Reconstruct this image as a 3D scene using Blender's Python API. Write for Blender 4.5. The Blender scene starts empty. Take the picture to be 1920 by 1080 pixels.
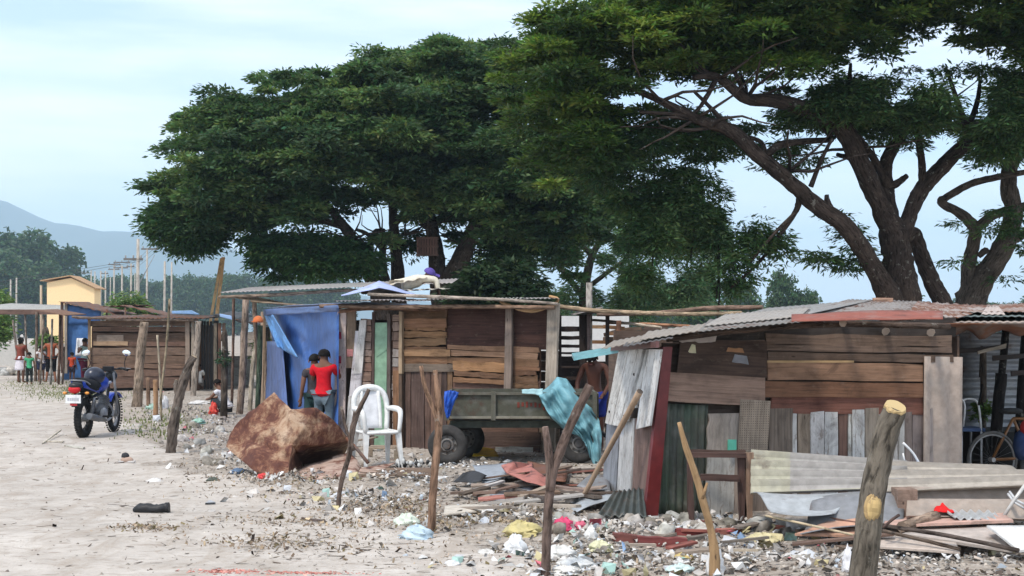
import bpy, bmesh, math, random
import numpy as np
from mathutils import Vector, Matrix, Euler
R = math.radians
scene = bpy.context.scene
# ------------------------------------------------------------------ camera, sky, sun
F, H, HY = 2667.0, 1.65, 620.0            # focal length in photo pixels, eye height, horizon row
cam = bpy.data.cameras.new("camera"); cam_o = bpy.data.objects.new("camera", cam)
scene.collection.objects.link(cam_o); scene.camera = cam_o
cam_o.location = (0, 0, H); cam_o.rotation_euler = (R(90), 0, 0)
cam.sensor_width = 36; cam.lens = F / 1920 * 36
cam.shift_y = (HY - 540) / 1920
cam.clip_end = 30000; cam.clip_start = .1
SUN_EL, SUN_AZ = 56, 150                  # azimuth clockwise from +Y (behind the camera, to its right)
SUN_AZ = 215
world = bpy.data.worlds.new("World"); scene.world = world; world.use_nodes = True
nt = world.node_tree; nt.nodes.clear()
def N(tree, t, **k):
    n = tree.nodes.new(t)
    for a, v in k.items(): setattr(n, a, v)
    return n
wo = N(nt, 'ShaderNodeOutputWorld'); bg = N(nt, 'ShaderNodeBackground'); bg.inputs[1].default_value = .125
sky = N(nt, 'ShaderNodeTexSky', sky_type='NISHITA', sun_disc=False)
sky.sun_elevation = R(SUN_EL); sky.sun_rotation = R(SUN_AZ); sky.air_density = 1.15; sky.dust_density = .9; sky.ozone_density = 1.6
tc = N(nt, 'ShaderNodeTexCoord'); mp = N(nt, 'ShaderNodeMapping'); mp.inputs['Scale'].default_value = (1.2, 1.2, 7.5)
mp.inputs['Rotation'].default_value = (0, R(-7), 0); mp.inputs['Location'].default_value = (.3, .2, .12)
nz = N(nt, 'ShaderNodeTexNoise'); nz.inputs['Scale'].default_value = 2.6; nz.inputs['Detail'].default_value = 7; nz.inputs['Roughness'].default_value = .5
cr = N(nt, 'ShaderNodeValToRGB'); cr.color_ramp.elements[0].position = .36; cr.color_ramp.elements[1].position = .6
cr.color_ramp.elements[0].color = (.22, .22, .22, 1); cr.color_ramp.elements[1].color = (.95, .95, .95, 1)
mx = N(nt, 'ShaderNodeMix', data_type='RGBA'); mx.inputs[7].default_value = (7.9, 7.95, 7.95, 1)
nt.links.new(tc.outputs['Generated'], mp.inputs[0]); nt.links.new(mp.outputs[0], nz.inputs['Vector'])
nt.links.new(nz.outputs['Fac'], cr.inputs[0]); nt.links.new(cr.outputs[0], mx.inputs[0])
tn = N(nt, 'ShaderNodeMix', data_type='RGBA', blend_type='MULTIPLY'); tn.inputs[0].default_value = 1; tn.inputs[7].default_value = (1.0, 1.05, 1.22, 1)
nt.links.new(sky.outputs[0], tn.inputs[6]); nt.links.new(tn.outputs[2], mx.inputs[6]); nt.links.new(mx.outputs[2], bg.inputs[0]); nt.links.new(bg.outputs[0], wo.inputs[0])
sl = bpy.data.lights.new("sun", 'SUN'); sl.energy = 2.2; sl.angle = R(8); sl.color = (1, .93, .83)
so = bpy.data.objects.new("sun", sl); scene.collection.objects.link(so)
a = R(SUN_AZ); e = R(SUN_EL)
so.rotation_euler = Vector((math.sin(a)*math.cos(e), math.cos(a)*math.cos(e), math.sin(e))).to_track_quat('Z', 'Y').to_euler()
so.location = (0, 0, 60)
scene.view_settings.view_transform = 'Standard'; scene.view_settings.look = 'None'
scene.view_settings.exposure = 0.6; scene.view_settings.gamma = 1
try:
    scene.cycles.volume_bounces = 1; scene.cycles.volume_step_rate = 4; scene.cycles.volume_max_steps = 64
    scene.cycles.max_bounces = 6; scene.cycles.transparent_max_bounces = 8
except Exception: pass

random.seed(7); rng = np.random.default_rng(7)
col = scene.collection
# ------------------------------------------------------------------ pixels to places
def W(px, py, Y): return Vector(((px-960)*Y/F, Y, H-(py-HY)*Y/F))
def GY(py): return F*H/(py-HY)
def G(px, py):
    Y = GY(py); return Vector(((px-960)*Y/F, Y, 0))
class Plane:      # a vertical wall standing on two ground points
    def __init__(s, a, b):
        s.a = Vector(a); s.d = (Vector(b)-s.a).normalized(); s.n = Vector((s.d.y, -s.d.x, 0))
        if s.n.y > 0: s.n = -s.n
    def at(s, px, py, off=0):
        r = Vector(((px-960)/F, 1, -(py-HY)/F)); o = Vector((0, 0, H))
        p0 = s.a + s.n*off
        t = (p0-o).dot(s.n)/r.dot(s.n)
        return o + r*t
# ------------------------------------------------------------------ noise and terrain height
def _h(i, j, s): 
    v = np.sin(i*127.1 + j*311.7 + s*74.7)*43758.5453
    return v - np.floor(v)
def vn(x, y, s=0):
    x = np.asarray(x, float); y = np.asarray(y, float)
    i = np.floor(x); j = np.floor(y); u = x-i; v = y-j; u = u*u*(3-2*u); v = v*v*(3-2*v)
    return (_h(i,j,s)*(1-u)+_h(i+1,j,s)*u)*(1-v) + (_h(i,j+1,s)*(1-u)+_h(i+1,j+1,s)*u)*v
_ey = np.array([-50, 3, 9.5, 11.3, 12.9, 15.7, 19.1, 24.4, 38, 63, 130, 4000.])
_ex = np.array([ 3, 2, .3, -1.0, -1.75, -3.06, -4.5, -6.6, -11.6, -21, -40, -900.])
def edge(y): return np.interp(y, _ey, _ex)
def hgt(x, y):
    x = np.asarray(x, float); y = np.asarray(y, float)
    m = np.clip((x-edge(y)+.3)/1.2, 0, 1); f = np.clip((90-y)/60, 0, 1)*np.clip((y+20)/20, 0, 1)
    return f*((vn(x*.45, y*.45, 1)-.5)*.06 + m*(vn(x*1.7, y*1.7, 2)-.5)*.07 + m*(vn(x*4.5, y*4.5, 3)-.4)*.045)
def hz(x, y): return float(hgt(x, y))
# ------------------------------------------------------------------ mesh builder
def rv(s=1.): return Vector((random.uniform(-s,s), random.uniform(-s,s), random.uniform(-s,s)))
def shade(c, k=.12):
    f = 1+random.uniform(-k, k); return (c[0]*f*(1+random.uniform(-k,k)*.25), c[1]*f, c[2]*f*(1+random.uniform(-k,k)*.25))
def catmull(P, n):
    P = [Vector(p) for p in P]; 
    if len(P) < 3: return [P[0].lerp(P[-1], i/n) for i in range(n+1)]
    Q = [P[0]*2-P[1]] + P + [P[-1]*2-P[-2]]; out = []
    m = len(P)-1
    for i in range(n+1):
        t = i/n*m; k = min(int(t), m-1); t -= k; a,b,c,d = Q[k:k+4]
        out.append(.5*((2*b)+(c-a)*t+(2*a-5*b+4*c-d)*t*t+(3*b-a-3*c+d)*t**3))
    return out
class MB:
    def __init__(s): s.v=[]; s.f=[]; s.uv=[]; s.c=[]; s.sm=[]
    def face(s, idx, uv, c, sm=False):
        s.f.append(tuple(idx)); s.uv.extend(uv); s.c.append(c); s.sm.append(sm)
    def hexa(s, P, c, L=1, Wd=1):     # 8 points: bottom 4, top 4
        n = len(s.v); s.v += [Vector(p) for p in P]; o = random.random()*50
        for q in ((3,2,1,0),(4,5,6,7),(0,1,5,4),(1,2,6,5),(2,3,7,6),(3,0,4,7)):
            s.face([n+i for i in q], [(o,o),(o+L,o),(o+L,o+Wd),(o,o+Wd)], c)
        return s
    def box(s, c, size, col, rot=None):
        c = Vector(c); x,y,z = [k/2 for k in size]; M = (rot.to_matrix() if isinstance(rot, Euler) else rot) if rot else None
        P = [Vector(p) for p in ((-x,-y,-z),(x,-y,-z),(x,y,-z),(-x,y,-z),(-x,-y,z),(x,-y,z),(x,y,z),(-x,y,z))]
        if M is not None: P = [M@p for p in P]
        return s.hexa([c+p for p in P], col, max(size), sorted(size)[1])
    def slab(s, G_, th, col, sm=False, colf=None, uvs=None):  # closed slab over a grid of points G_[i][j]
        nu, nv_ = len(G_), len(G_[0]); n0 = len(s.v); o = random.random()*50
        def nrm(i, j):
            a = G_[min(i+1,nu-1)][j]-G_[max(i-1,0)][j]; b = G_[i][min(j+1,nv_-1)]-G_[i][max(j-1,0)]
            n = a.cross(b); return n.normalized() if n.length > 1e-9 else Vector((0,0,1))
        U = [[0.]*nv_ for _ in range(nu)]; V = [[0.]*nv_ for _ in range(nu)]
        for i in range(nu):
            for j in range(nv_):
                if i: U[i][j] = U[i-1][j]+(G_[i][j]-G_[i-1][j]).length
                if j: V[i][j] = V[i][j-1]+(G_[i][j]-G_[i][j-1]).length
        for k in (0, 1):
            for i in range(nu):
                for j in range(nv_): s.v.append(G_[i][j] + (nrm(i,j)*th if k else Vector()))
        I = lambda k,i,j: n0+k*nu*nv_+i*nv_+j
        for i in range(nu-1):
            for j in range(nv_-1):
                uv = [(o+U[a][b], o+V[a][b]) for a,b in ((i,j),(i+1,j),(i+1,j+1),(i,j+1))]
                c = colf(i/(nu-1), j/(nv_-1)) if colf else col
                s.face([I(1,i,j),I(1,i+1,j),I(1,i+1,j+1),I(1,i,j+1)], uv, c, sm)
                s.face([I(0,i,j),I(0,i,j+1),I(0,i+1,j+1),I(0,i+1,j)], [uv[0],uv[3],uv[2],uv[1]], c, sm)
        c = colf(0,0) if colf else col
        for i in range(nu-1):
            for j,fl in ((0,0),(nv_-1,1)):
                q = [I(0,i,j),I(0,i+1,j),I(1,i+1,j),I(1,i,j)]; q = q[::-1] if fl else q
                s.face(q, [(o,o),(o+.1,o),(o+.1,o+.02),(o,o+.02)], c)
        for j in range(nv_-1):
            for i,fl in ((0,1),(nu-1,0)):
                q = [I(0,i,j),I(0,i,j+1),I(1,i,j+1),I(1,i,j)]; q = q[::-1] if fl else q
                s.face(q, [(o,o),(o+.1,o),(o+.1,o+.02),(o,o+.02)], c)
        return s
    def plank(s, a, b, c, d, th, col, wob=.006, seg=5):   # a-b lower long edge, d-c upper long edge; th: thickness vector
        a,b,c,d,th = map(Vector, (a,b,c,d,th)); L = (b-a).length; Wd = (d-a).length
        up = (d-a).normalized(); ax = (b-a).normalized(); o = random.random()*90; n0 = len(s.v)
        wob = min(wob, Wd*.12)
        for i in range(seg+1):
            t = i/seg; p = a.lerp(b,t)+up*random.uniform(-wob,wob); q = d.lerp(c,t)+up*random.uniform(-wob,wob)
            if i in (0,seg): p += ax*random.uniform(-wob,wob); q += ax*random.uniform(-wob,wob)
            s.v += [p, q, q+th, p+th]
        for i in range(seg):
            k = n0+i*4; u0 = o+L*i/seg; u1 = o+L*(i+1)/seg
            for e0,e1,v0,v1 in ((0,1,0,Wd),(1,2,Wd,Wd+.02),(2,3,0,Wd),(3,0,0,.02)):
                s.face([k+e0,k+e1,k+4+e1,k+4+e0], [(u0,o+v0),(u0,o+v1),(u1,o+v1),(u1,o+v0)], col)
        s.face([n0+3,n0+2,n0+1,n0], [(o,o),(o,o+Wd),(o+.02,o+Wd),(o+.02,o)], col)
        k = n0+seg*4; s.face([k,k+1,k+2,k+3], [(o,o),(o,o+Wd),(o+.02,o+Wd),(o+.02,o)], col)
        return s
    def tube(s, P, rad, col, seg=10, jit=0., n=None, sm=True, endcol=None):
        P = [Vector(p) for p in P]
        rad = [rad]*len(P) if not hasattr(rad, '__len__') else list(rad)
        if n:
            m = len(rad)-1; Q = catmull(P, n)
            rr = [rad[min(int(i/n*m), m-1)]*(1-(i/n*m-min(int(i/n*m), m-1)))+rad[min(int(i/n*m), m-1)+1]*(i/n*m-min(int(i/n*m), m-1)) for i in range(n+1)]
            P, rad = Q, rr
        T = [(P[min(i+1,len(P)-1)]-P[max(i-1,0)]).normalized() for i in range(len(P))]
        u = T[0].orthogonal().normalized(); n0 = len(s.v); o = random.random()*50; Ls = 0
        for i,p in enumerate(P):
            u = (u - T[i]*u.dot(T[i])); u = u.normalized() if u.length > 1e-6 else T[i].orthogonal().normalized()
            w = T[i].cross(u)
            for k in range(seg):
                a = 2*math.pi*k/seg; r = rad[i]*(1+random.uniform(-jit,jit)); s.v.append(p+(u*math.cos(a)+w*math.sin(a))*r)
        for i in range(len(P)-1):
            L1 = Ls+(P[i+1]-P[i]).length; c_ = 2*math.pi*rad[i]
            for k in range(seg):
                k2 = (k+1)%seg; s.face([n0+i*seg+k,n0+i*seg+k2,n0+(i+1)*seg+k2,n0+(i+1)*seg+k],
                    [(o+Ls,o+c_*k/seg),(o+Ls,o+c_*(k+1)/seg),(o+L1,o+c_*(k+1)/seg),(o+L1,o+c_*k/seg)], col, sm)
            Ls = L1
        ec = endcol or col
        s.face([n0+k for k in range(seg)][::-1], [(o,o)]*seg, ec); s.face([n0+(len(P)-1)*seg+k for k in range(seg)], [(o,o)]*seg, ec)
        return s
    def ell(s, c, r, col, rot=None, nu=12, nv_=8, v0=0., v1=1., jit=0):
        c = Vector(c); n0 = len(s.v); M = (rot.to_matrix() if isinstance(rot, Euler) else rot) if rot is not None else Matrix.Identity(3)
        for j in range(nv_+1):
            t = math.pi*(v0+(v1-v0)*j/nv_)
            for i in range(nu):
                a = 2*math.pi*i/nu; k = 1+random.uniform(-jit,jit)
                s.v.append(c+M@Vector((r[0]*math.sin(t)*math.cos(a)*k, r[1]*math.sin(t)*math.sin(a)*k, r[2]*math.cos(t)*k)))
        for j in range(nv_):
            for i in range(nu):
                i2 = (i+1)%nu; s.face([n0+j*nu+i,n0+(j+1)*nu+i,n0+(j+1)*nu+i2,n0+j*nu+i2], [(i/nu,j/nv_)]*4, col, True)
        if v1 < 1: s.face([n0+nv_*nu+i for i in range(nu)][::-1], [(0,0)]*nu, col)
        return s
    def torus(s, c, R_, r, axis, col, nu=28, nv_=8, sx=1.):
        axis = Vector(axis).normalized(); u = axis.orthogonal().normalized(); w = axis.cross(u); n0 = len(s.v); c = Vector(c)
        for i in range(nu):
            a = 2*math.pi*i/nu; d = u*math.cos(a)+w*math.sin(a)
            for j in range(nv_):
                b = 2*math.pi*j/nv_; s.v.append(c+d*(R_+r*math.cos(b))+axis*(r*sx*math.sin(b)))
        for i in range(nu):
            for j in range(nv_):
                i2=(i+1)%nu; j2=(j+1)%nv_
                s.face([n0+i*nv_+j,n0+i2*nv_+j,n0+i2*nv_+j2,n0+i*nv_+j2], [(i/nu*4,j/nv_)]*4, col, True)
        return s
    def disc(s, c, R_, th, axis, col, seg=20):
        axis = Vector(axis).normalized(); c = Vector(c)
        return s.tube([c-axis*th/2, c+axis*th/2], R_, col, seg, sm=False)
    def build(s, name, mat, parent=None, loc=None):
        me = bpy.data.meshes.new(name)
        if loc is not None: l = Vector(loc); vs = [tuple(p-l) for p in s.v]
        else: vs = [tuple(p) for p in s.v]
        me.from_pydata(vs, [], s.f)
        ul = me.uv_layers.new(name='UVMap'); ul.data.foreach_set('uv', np.array(s.uv, dtype=np.float32).ravel())
        ca = me.color_attributes.new('tint', 'FLOAT_COLOR', 'CORNER')
        arr = np.concatenate([np.tile(np.array([*c[:3],1.],dtype=np.float32), (len(f),1)) for c,f in zip(s.c,s.f)]) if s.f else np.zeros((0,4))
        ca.data.foreach_set('color', arr.ravel())
        me.polygons.foreach_set('use_smooth', s.sm)
        me.materials.append(mat); me.validate(); me.update()
        o = bpy.data.objects.new(name, me); col.objects.link(o)
        if loc is not None: o.location = loc
        if parent: o.parent = parent
        return o
def tag(o, label=None, cat=None, group=None, kind=None):
    if label: o['label'] = label
    if cat: o['category'] = cat
    if group: o['group'] = group
    if kind: o['kind'] = kind
    return o
def root(name, label, cat, group=None, loc=(0,0,0), rz=0):
    o = bpy.data.objects.new(name, None); col.objects.link(o); o.location = loc; o.rotation_euler = (0,0,rz); o.empty_display_size = .2
    return tag(o, label, cat, group)
# ------------------------------------------------------------------ materials
MATS = {}
def mat_base(name):
    m = bpy.data.materials.new(name); m.use_nodes = True; t = m.node_tree; b = t.nodes['Principled BSDF']; return m, t, b
def noise(t, vec, scale, detail=4, rough=.55, dist=0):
    n = N(t, 'ShaderNodeTexNoise'); n.inputs['Scale'].default_value = scale; n.inputs['Detail'].default_value = detail
    n.inputs['Roughness'].default_value = rough; n.inputs['Distortion'].default_value = dist; t.links.new(vec, n.inputs['Vector']); return n.outputs['Fac']
def ramp(t, fac, stops):
    r = N(t, 'ShaderNodeValToRGB'); e = r.color_ramp.elements
    while len(e) < len(stops): e.new(.5)
    for k,(p,c) in enumerate(stops):
        e[k].position = p; e[k].color = (*c,1) if hasattr(c,'__len__') else (c,c,c,1)
    t.links.new(fac, r.inputs[0]); return r.outputs[0]
def mixc(t, a, b, fac, mode='MIX'):
    m = N(t, 'ShaderNodeMix', data_type='RGBA', blend_type=mode)
    for sock, v in ((m.inputs[6], a), (m.inputs[7], b), (m.inputs[0], fac)):
        if isinstance(v, (int,float)): sock.default_value = v
        elif isinstance(v, tuple): sock.default_value = (*v[:3],1)
        else: t.links.new(v, sock)
    return m.outputs[2]
def bump(t, b, h, strength, dist=.01):
    n = N(t, 'ShaderNodeBump'); n.inputs['Strength'].default_value = strength; n.inputs['Distance'].default_value = dist
    t.links.new(h, n.inputs['Height']); t.links.new(n.outputs[0], b.inputs['Normal'])
def tintnode(t): 
    a = N(t, 'ShaderNodeAttribute', attribute_name='tint'); return a.outputs['Color']
def coords(t, kind='Object', scale=(1,1,1)):
    c = N(t, 'ShaderNodeTexCoord'); m = N(t, 'ShaderNodeMapping'); m.inputs['Scale'].default_value = scale
    t.links.new(c.outputs[kind], m.inputs[0]); return m.outputs[0]
def mk_wood():
    m, t, b = mat_base('weathered_wood'); T = tintnode(t)
    uv = coords(t, 'UV', (1.3, 28, 1)); uv2 = coords(t, 'UV', (1, 1.6, 1))
    g = noise(t, uv, 1.6, 6, .62, .6); st = noise(t, uv2, 3.2, 5, .6)
    sq = N(t,'ShaderNodeSeparateColor'); t.links.new(T, sq.inputs[0]); gf = ramp(t, sq.outputs[1], ((.15,.95),(.5,.45))); c = mixc(t, T, ramp(t, g, ((.25,.42),(.5,.95),(.8,1.35))), gf, 'MULTIPLY')
    c = mixc(t, c, ramp(t, st, ((.3,.5),(.5,1.),(.75,1.3))), .75, 'MULTIPLY')
    w = noise(t, uv2, 9, 5, .7); c = mixc(t, c, (.30,.245,.20), ramp(t, w, ((.58,0.),(.75,.28))))
    st2 = noise(t, coords(t,'UV',(.9,.9,1)), 2.1, 6, .75, 1.2); c = mixc(t, c, (.055,.035,.026), ramp(t, st2, ((.56,0.),(.70,.6))))
    sp = N(t,'ShaderNodeSeparateColor'); t.links.new(T, sp.inputs[0]); pe = noise(t, coords(t,'UV',(2.2,7,1)), 2.6, 8, .75, .8)
    mm = N(t,'ShaderNodeMath', operation='MULTIPLY'); t.links.new(ramp(t, pe, ((.54,0.),(.60,.75))), mm.inputs[0]); t.links.new(ramp(t, sp.outputs[1], ((.25,0.),(.45,.8))), mm.inputs[1])
    c = mixc(t, c, (.17,.125,.095), mm.outputs[0])      # bare wood where pale paint has peeled
    v = N(t,'ShaderNodeTexVoronoi'); v.inputs['Scale'].default_value = 2.6; t.links.new(coords(t,'UV',(1,3.5,1)), v.inputs['Vector'])
    c = mixc(t, c, (.045,.028,.02), ramp(t, v.outputs['Distance'], ((.035,.85),(.075,0.))))   # knots
    t.links.new(c, b.inputs['Base Color']); b.inputs['Roughness'].default_value = .9; b.inputs['Specular IOR Level'].default_value = .2
    bump(t, b, g, .5, .006); return m
def mk_metal(name, rust, gloss=.5, rc=(.17,.075,.04), metallic=.25, sc=3.):
    m, t, b = mat_base(name); T = tintnode(t); uv = coords(t, 'UV'); o = coords(t, 'Object')
    n1 = noise(t, o, sc, 6, .65); n2 = noise(t, o, 14, 4, .6)
    c = mixc(t, T, ramp(t, n2, ((.3,.72),(.7,1.15))), .8, 'MULTIPLY')
    n3 = noise(t, uv, 5, 3); c = mixc(t, c, (.25,.24,.22), ramp(t, n3, ((.5,0.),(.8,.5))))
    rr = mixc(t, rc, (rc[0]*.45,rc[1]*.4,rc[2]*.4), n2); lo = .72-rust*.5
    c = mixc(t, c, rr, ramp(t, n1, ((lo,0.),(min(lo+.12,.99),1.))))
    t.links.new(c, b.inputs['Base Color']); b.inputs['Roughness'].default_value = gloss; b.inputs['Metallic'].default_value = metallic
    bump(t, b, n2, .25, .004); return m
def mk_cloth(name, k=.3, scale=6, rough=.8, spec=.2, bm=.4):
    m, t, b = mat_base(name); T = tintnode(t); o = coords(t, 'Object')
    n1 = noise(t, o, scale, 5, .6, .4); c = mixc(t, T, ramp(t, n1, ((.25,1-k*1.6),(.5,1.),(.75,1+k))), .9, 'MULTIPLY')
    n2 = noise(t, o, scale*.45, 4); c = mixc(t, c, (.3,.27,.24), ramp(t, n2, ((.58,0.),(.8,k*.6))))
    t.links.new(c, b.inputs['Base Color']); b.inputs['Roughness'].default_value = rough; b.inputs['Specular IOR Level'].default_value = spec
    bump(t, b, n1, bm, .02); return m
def mk_leaf(name, tr=.42):
    m, t, b = mat_base(name); T = tintnode(t); out = t.nodes['Material Output']
    b.inputs['Roughness'].default_value = .55; b.inputs['Specular IOR Level'].default_value = .25
    t.links.new(T, b.inputs['Base Color'])
    tl = N(t, 'ShaderNodeBsdfTranslucent'); c2 = mixc(t, T, (1.25,1.35,.6), .6, 'MULTIPLY'); t.links.new(c2, tl.inputs[0])
    ms = N(t, 'ShaderNodeMixShader'); ms.inputs[0].default_value = tr
    t.links.new(b.outputs[0], ms.inputs[1]); t.links.new(tl.outputs[0], ms.inputs[2]); t.links.new(ms.outputs[0], out.inputs[0]); return m
def mk_bark(name='bark'):
    m, t, b = mat_base(name); T = tintnode(t); uv = coords(t, 'UV', (3, 14, 1)); o = coords(t, 'Object')
    g = noise(t, uv, 2., 6, .65, .5); n = noise(t, o, 3.5, 4)
    c = mixc(t, T, ramp(t, g, ((.36,.28),(.5,.95),(.72,1.5))), .95, 'MULTIPLY'); c = mixc(t, c, ramp(t, n, ((.3,.5),(.7,1.4))), .9, 'MULTIPLY'); l_ = noise(t, o, 9, 5, .7); c = mixc(t, c, (.30,.29,.25), ramp(t, l_, ((.60,0.),(.68,.5))))
    t.links.new(c, b.inputs['Base Color']); b.inputs['Roughness'].default_value = .95; b.inputs['Specular IOR Level'].default_value = .1; bump(t, b, g, 1., .03); return m
def mk_plain(name, rough=.5, metallic=0, k=.12, spec=.4):
    m, t, b = mat_base(name); T = tintnode(t); o = coords(t, 'Object')
    n = noise(t, o, 12, 4); c = mixc(t, T, ramp(t, n, ((.3,1-k*2),(.7,1+k))), .9, 'MULTIPLY')
    t.links.new(c, b.inputs['Base Color']); b.inputs['Roughness'].default_value = rough; b.inputs['Metallic'].default_value = metallic
    b.inputs['Specular IOR Level'].default_value = spec; return m
def mk_ground(name, sand):
    m, t, b = mat_base(name); o = coords(t, 'Object'); n0 = noise(t, o, .35, 5, .6); n1 = noise(t, o, 2.2, 6, .65); n2 = noise(t, o, 30, 4, .7)
    n3 = noise(t, coords(t, 'Object', (1,2.2,1)), 7, 5, .7, .6)
    if sand:
        c = ramp(t, n1, ((.25,(.35,.31,.27)),(.5,(.475,.43,.385)),(.75,(.585,.54,.49))))
        c = mixc(t, c, ramp(t, n0, ((.3,.86),(.7,1.08))), 1., 'MULTIPLY')
        c = mixc(t, c, (.22,.17,.13), ramp(t, n3, ((.54,0.),(.64,.55)))); wv = noise(t, coords(t,'Object',(.9,.28,1)), 3.2, 6, .7, 1.); c = mixc(t, c, (.33,.275,.225), ramp(t, wv, ((.5,0.),(.62,.55))))
        c = mixc(t, c, (.15,.12,.095), ramp(t, n2, ((.66,0.),(.72,.7))))
        h = mixc(t, n1, n3, .5); h = mixc(t, h, wv, .4); bump(t, b, h, .9, .05)
    else:
        v = N(t, 'ShaderNodeTexVoronoi'); v.inputs['Scale'].default_value = 17; t.links.new(o, v.inputs['Vector'])
        v2 = N(t, 'ShaderNodeTexVoronoi'); v2.inputs['Scale'].default_value = 41; t.links.new(o, v2.inputs['Vector'])
        s1 = N(t, 'ShaderNodeSeparateColor'); t.links.new(v.outputs['Color'], s1.inputs[0])
        s2 = N(t, 'ShaderNodeSeparateColor'); t.links.new(v2.outputs['Color'], s2.inputs[0])
        c1 = ramp(t, s1.outputs[0], ((0.,(.10,.085,.07)),(.3,(.20,.17,.14)),(.6,(.33,.29,.25)),(.86,(.46,.43,.40)),(1.,(.6,.58,.55))))
        c2 = ramp(t, s2.outputs[1], ((0.,(.12,.10,.085)),(.5,(.30,.26,.22)),(1.,(.5,.46,.41))))
        c = mixc(t, c1, c2, .5); c = mixc(t, c, (.42,.365,.31), ramp(t, n1, ((.38,.25),(.62,.85))))
        c = mixc(t, c, (.13,.10,.08), ramp(t, n3, ((.52,0.),(.66,.7))))
        c = mixc(t, c, ramp(t, n0, ((.3,.8),(.7,1.15))), 1., 'MULTIPLY')
        h = mixc(t, v.outputs['Distance'], n3, .5); bump(t, b, h, .8, .05)
    t.links.new(c, b.inputs['Base Color']); b.inputs['Roughness'].default_value = .95; b.inputs['Specular IOR Level'].default_value = .1; return m
WOOD = mk_wood(); ZINC = mk_metal('zinc_sheet', .25); RUSTY = mk_metal('rusty_sheet', .62, .8, (.22,.09,.045), .0, 4.5); FIBRO = mk_metal('fibre_cement_sheet', .2, .9, (.16,.12,.095), 0, 2.2)
TARP = mk_cloth('plastic_tarp', .28, 5, .5, .35, .6); CLOTH = mk_cloth('cotton_cloth', .16, 14, .9, .1, .3); LEAF = mk_leaf('tree_leaves'); FAR = mk_leaf('far_leaves', .25)
BARK = mk_bark(); PLAST = mk_plain('plastic', .42, 0, .1); PAINT = mk_plain('paint', .3, .1, .15); DARKM = mk_plain('dark_metal', .45, .5, .3)
RUBBER = mk_plain('rubber', .85, 0, .25, .2); SKIN = mk_plain('skin', .6, 0, .08, .3); SAND = mk_ground('sandy_dirt', True); RUB = mk_ground('littered_dirt', False)
STONE = mk_plain('stone', .95, 0, .3, .1); PLASTER = mk_plain('plaster', .9, 0, .05, .1); LITT = mk_plain('litter', .7, 0, .15, .2)
def mk_glow(name, c, s=0):
    m,t,b = mat_base(name); b.inputs['Base Color'].default_value = (*c,1); b.inputs['Roughness'].default_value = .12; b.inputs['Metallic'].default_value = 1; return m
MIRROR = mk_glow('mirror_glass', (.85,.88,.9))
# ------------------------------------------------------------------ terrain
def np_mesh(name, V, Fc, mat, smooth=False, tint=None, parent=None):
    me = bpy.data.meshes.new(name); V = np.asarray(V, np.float32); Fc = np.asarray(Fc, np.int32); k = Fc.shape[1]
    me.vertices.add(len(V)); me.vertices.foreach_set('co', V.ravel())
    me.loops.add(Fc.size); me.loops.foreach_set('vertex_index', Fc.ravel())
    me.polygons.add(len(Fc)); me.polygons.foreach_set('loop_start', np.arange(0, Fc.size, k, dtype=np.int32))
    try: me.polygons.foreach_set('loop_total', np.full(len(Fc), k, dtype=np.int32))
    except Exception: pass
    me.update(calc_edges=True)
    me.polygons.foreach_set('use_smooth', np.full(len(Fc), smooth))
    if tint is not None:
        ca = me.color_attributes.new('tint', 'FLOAT_COLOR', 'POINT'); a4 = np.ones((len(V),4), np.float32); a4[:,:3] = tint; ca.data.foreach_set('color', a4.ravel())
    me.materials.append(mat); me.validate(); me.update()
    o = bpy.data.objects.new(name, me); col.objects.link(o)
    if parent: o.parent = parent
    return o
ys = np.concatenate([[-60,-30,-10], np.linspace(2, 9, 18)[:-1], 9*np.exp(np.linspace(0, np.log(70/9), 330))[:-1], 70*np.exp(np.linspace(0, np.log(7000/70), 50))])
ts = np.linspace(-1, 1, 401)
YY, TT = np.meshgrid(ys, ts, indexing='ij'); XX = TT*(np.maximum(YY, 6)*.62+5)
ZZ = hgt(XX, YY); nr, nc = XX.shape
def gridfaces(nr, nc, mask=None):
    i, j = np.meshgrid(np.arange(nr-1), np.arange(nc-1), indexing='ij'); a = i*nc+j
    Fq = np.stack([a, a+1, a+nc+1, a+nc], -1).reshape(-1,4)
    return Fq if mask is None else Fq[mask[:-1,:-1].ravel()]
tag(np_mesh('ground', np.stack([XX,YY,ZZ],-1).reshape(-1,3), gridfaces(nr,nc), RUB, True), kind='structure')
ed = edge(YY) - XX + (vn(XX*1.1,YY*.9,5)-.5)*1.3 + (vn(XX*4,YY*3,6)-.5)*.5
dz = np.clip(ed*.07, -.05, .018)
tag(np_mesh('dirt_road', np.stack([XX,YY,ZZ+dz],-1).reshape(-1,3), gridfaces(nr,nc,(ed>-.6)&(YY<600)), SAND, True), kind='structure')
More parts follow.
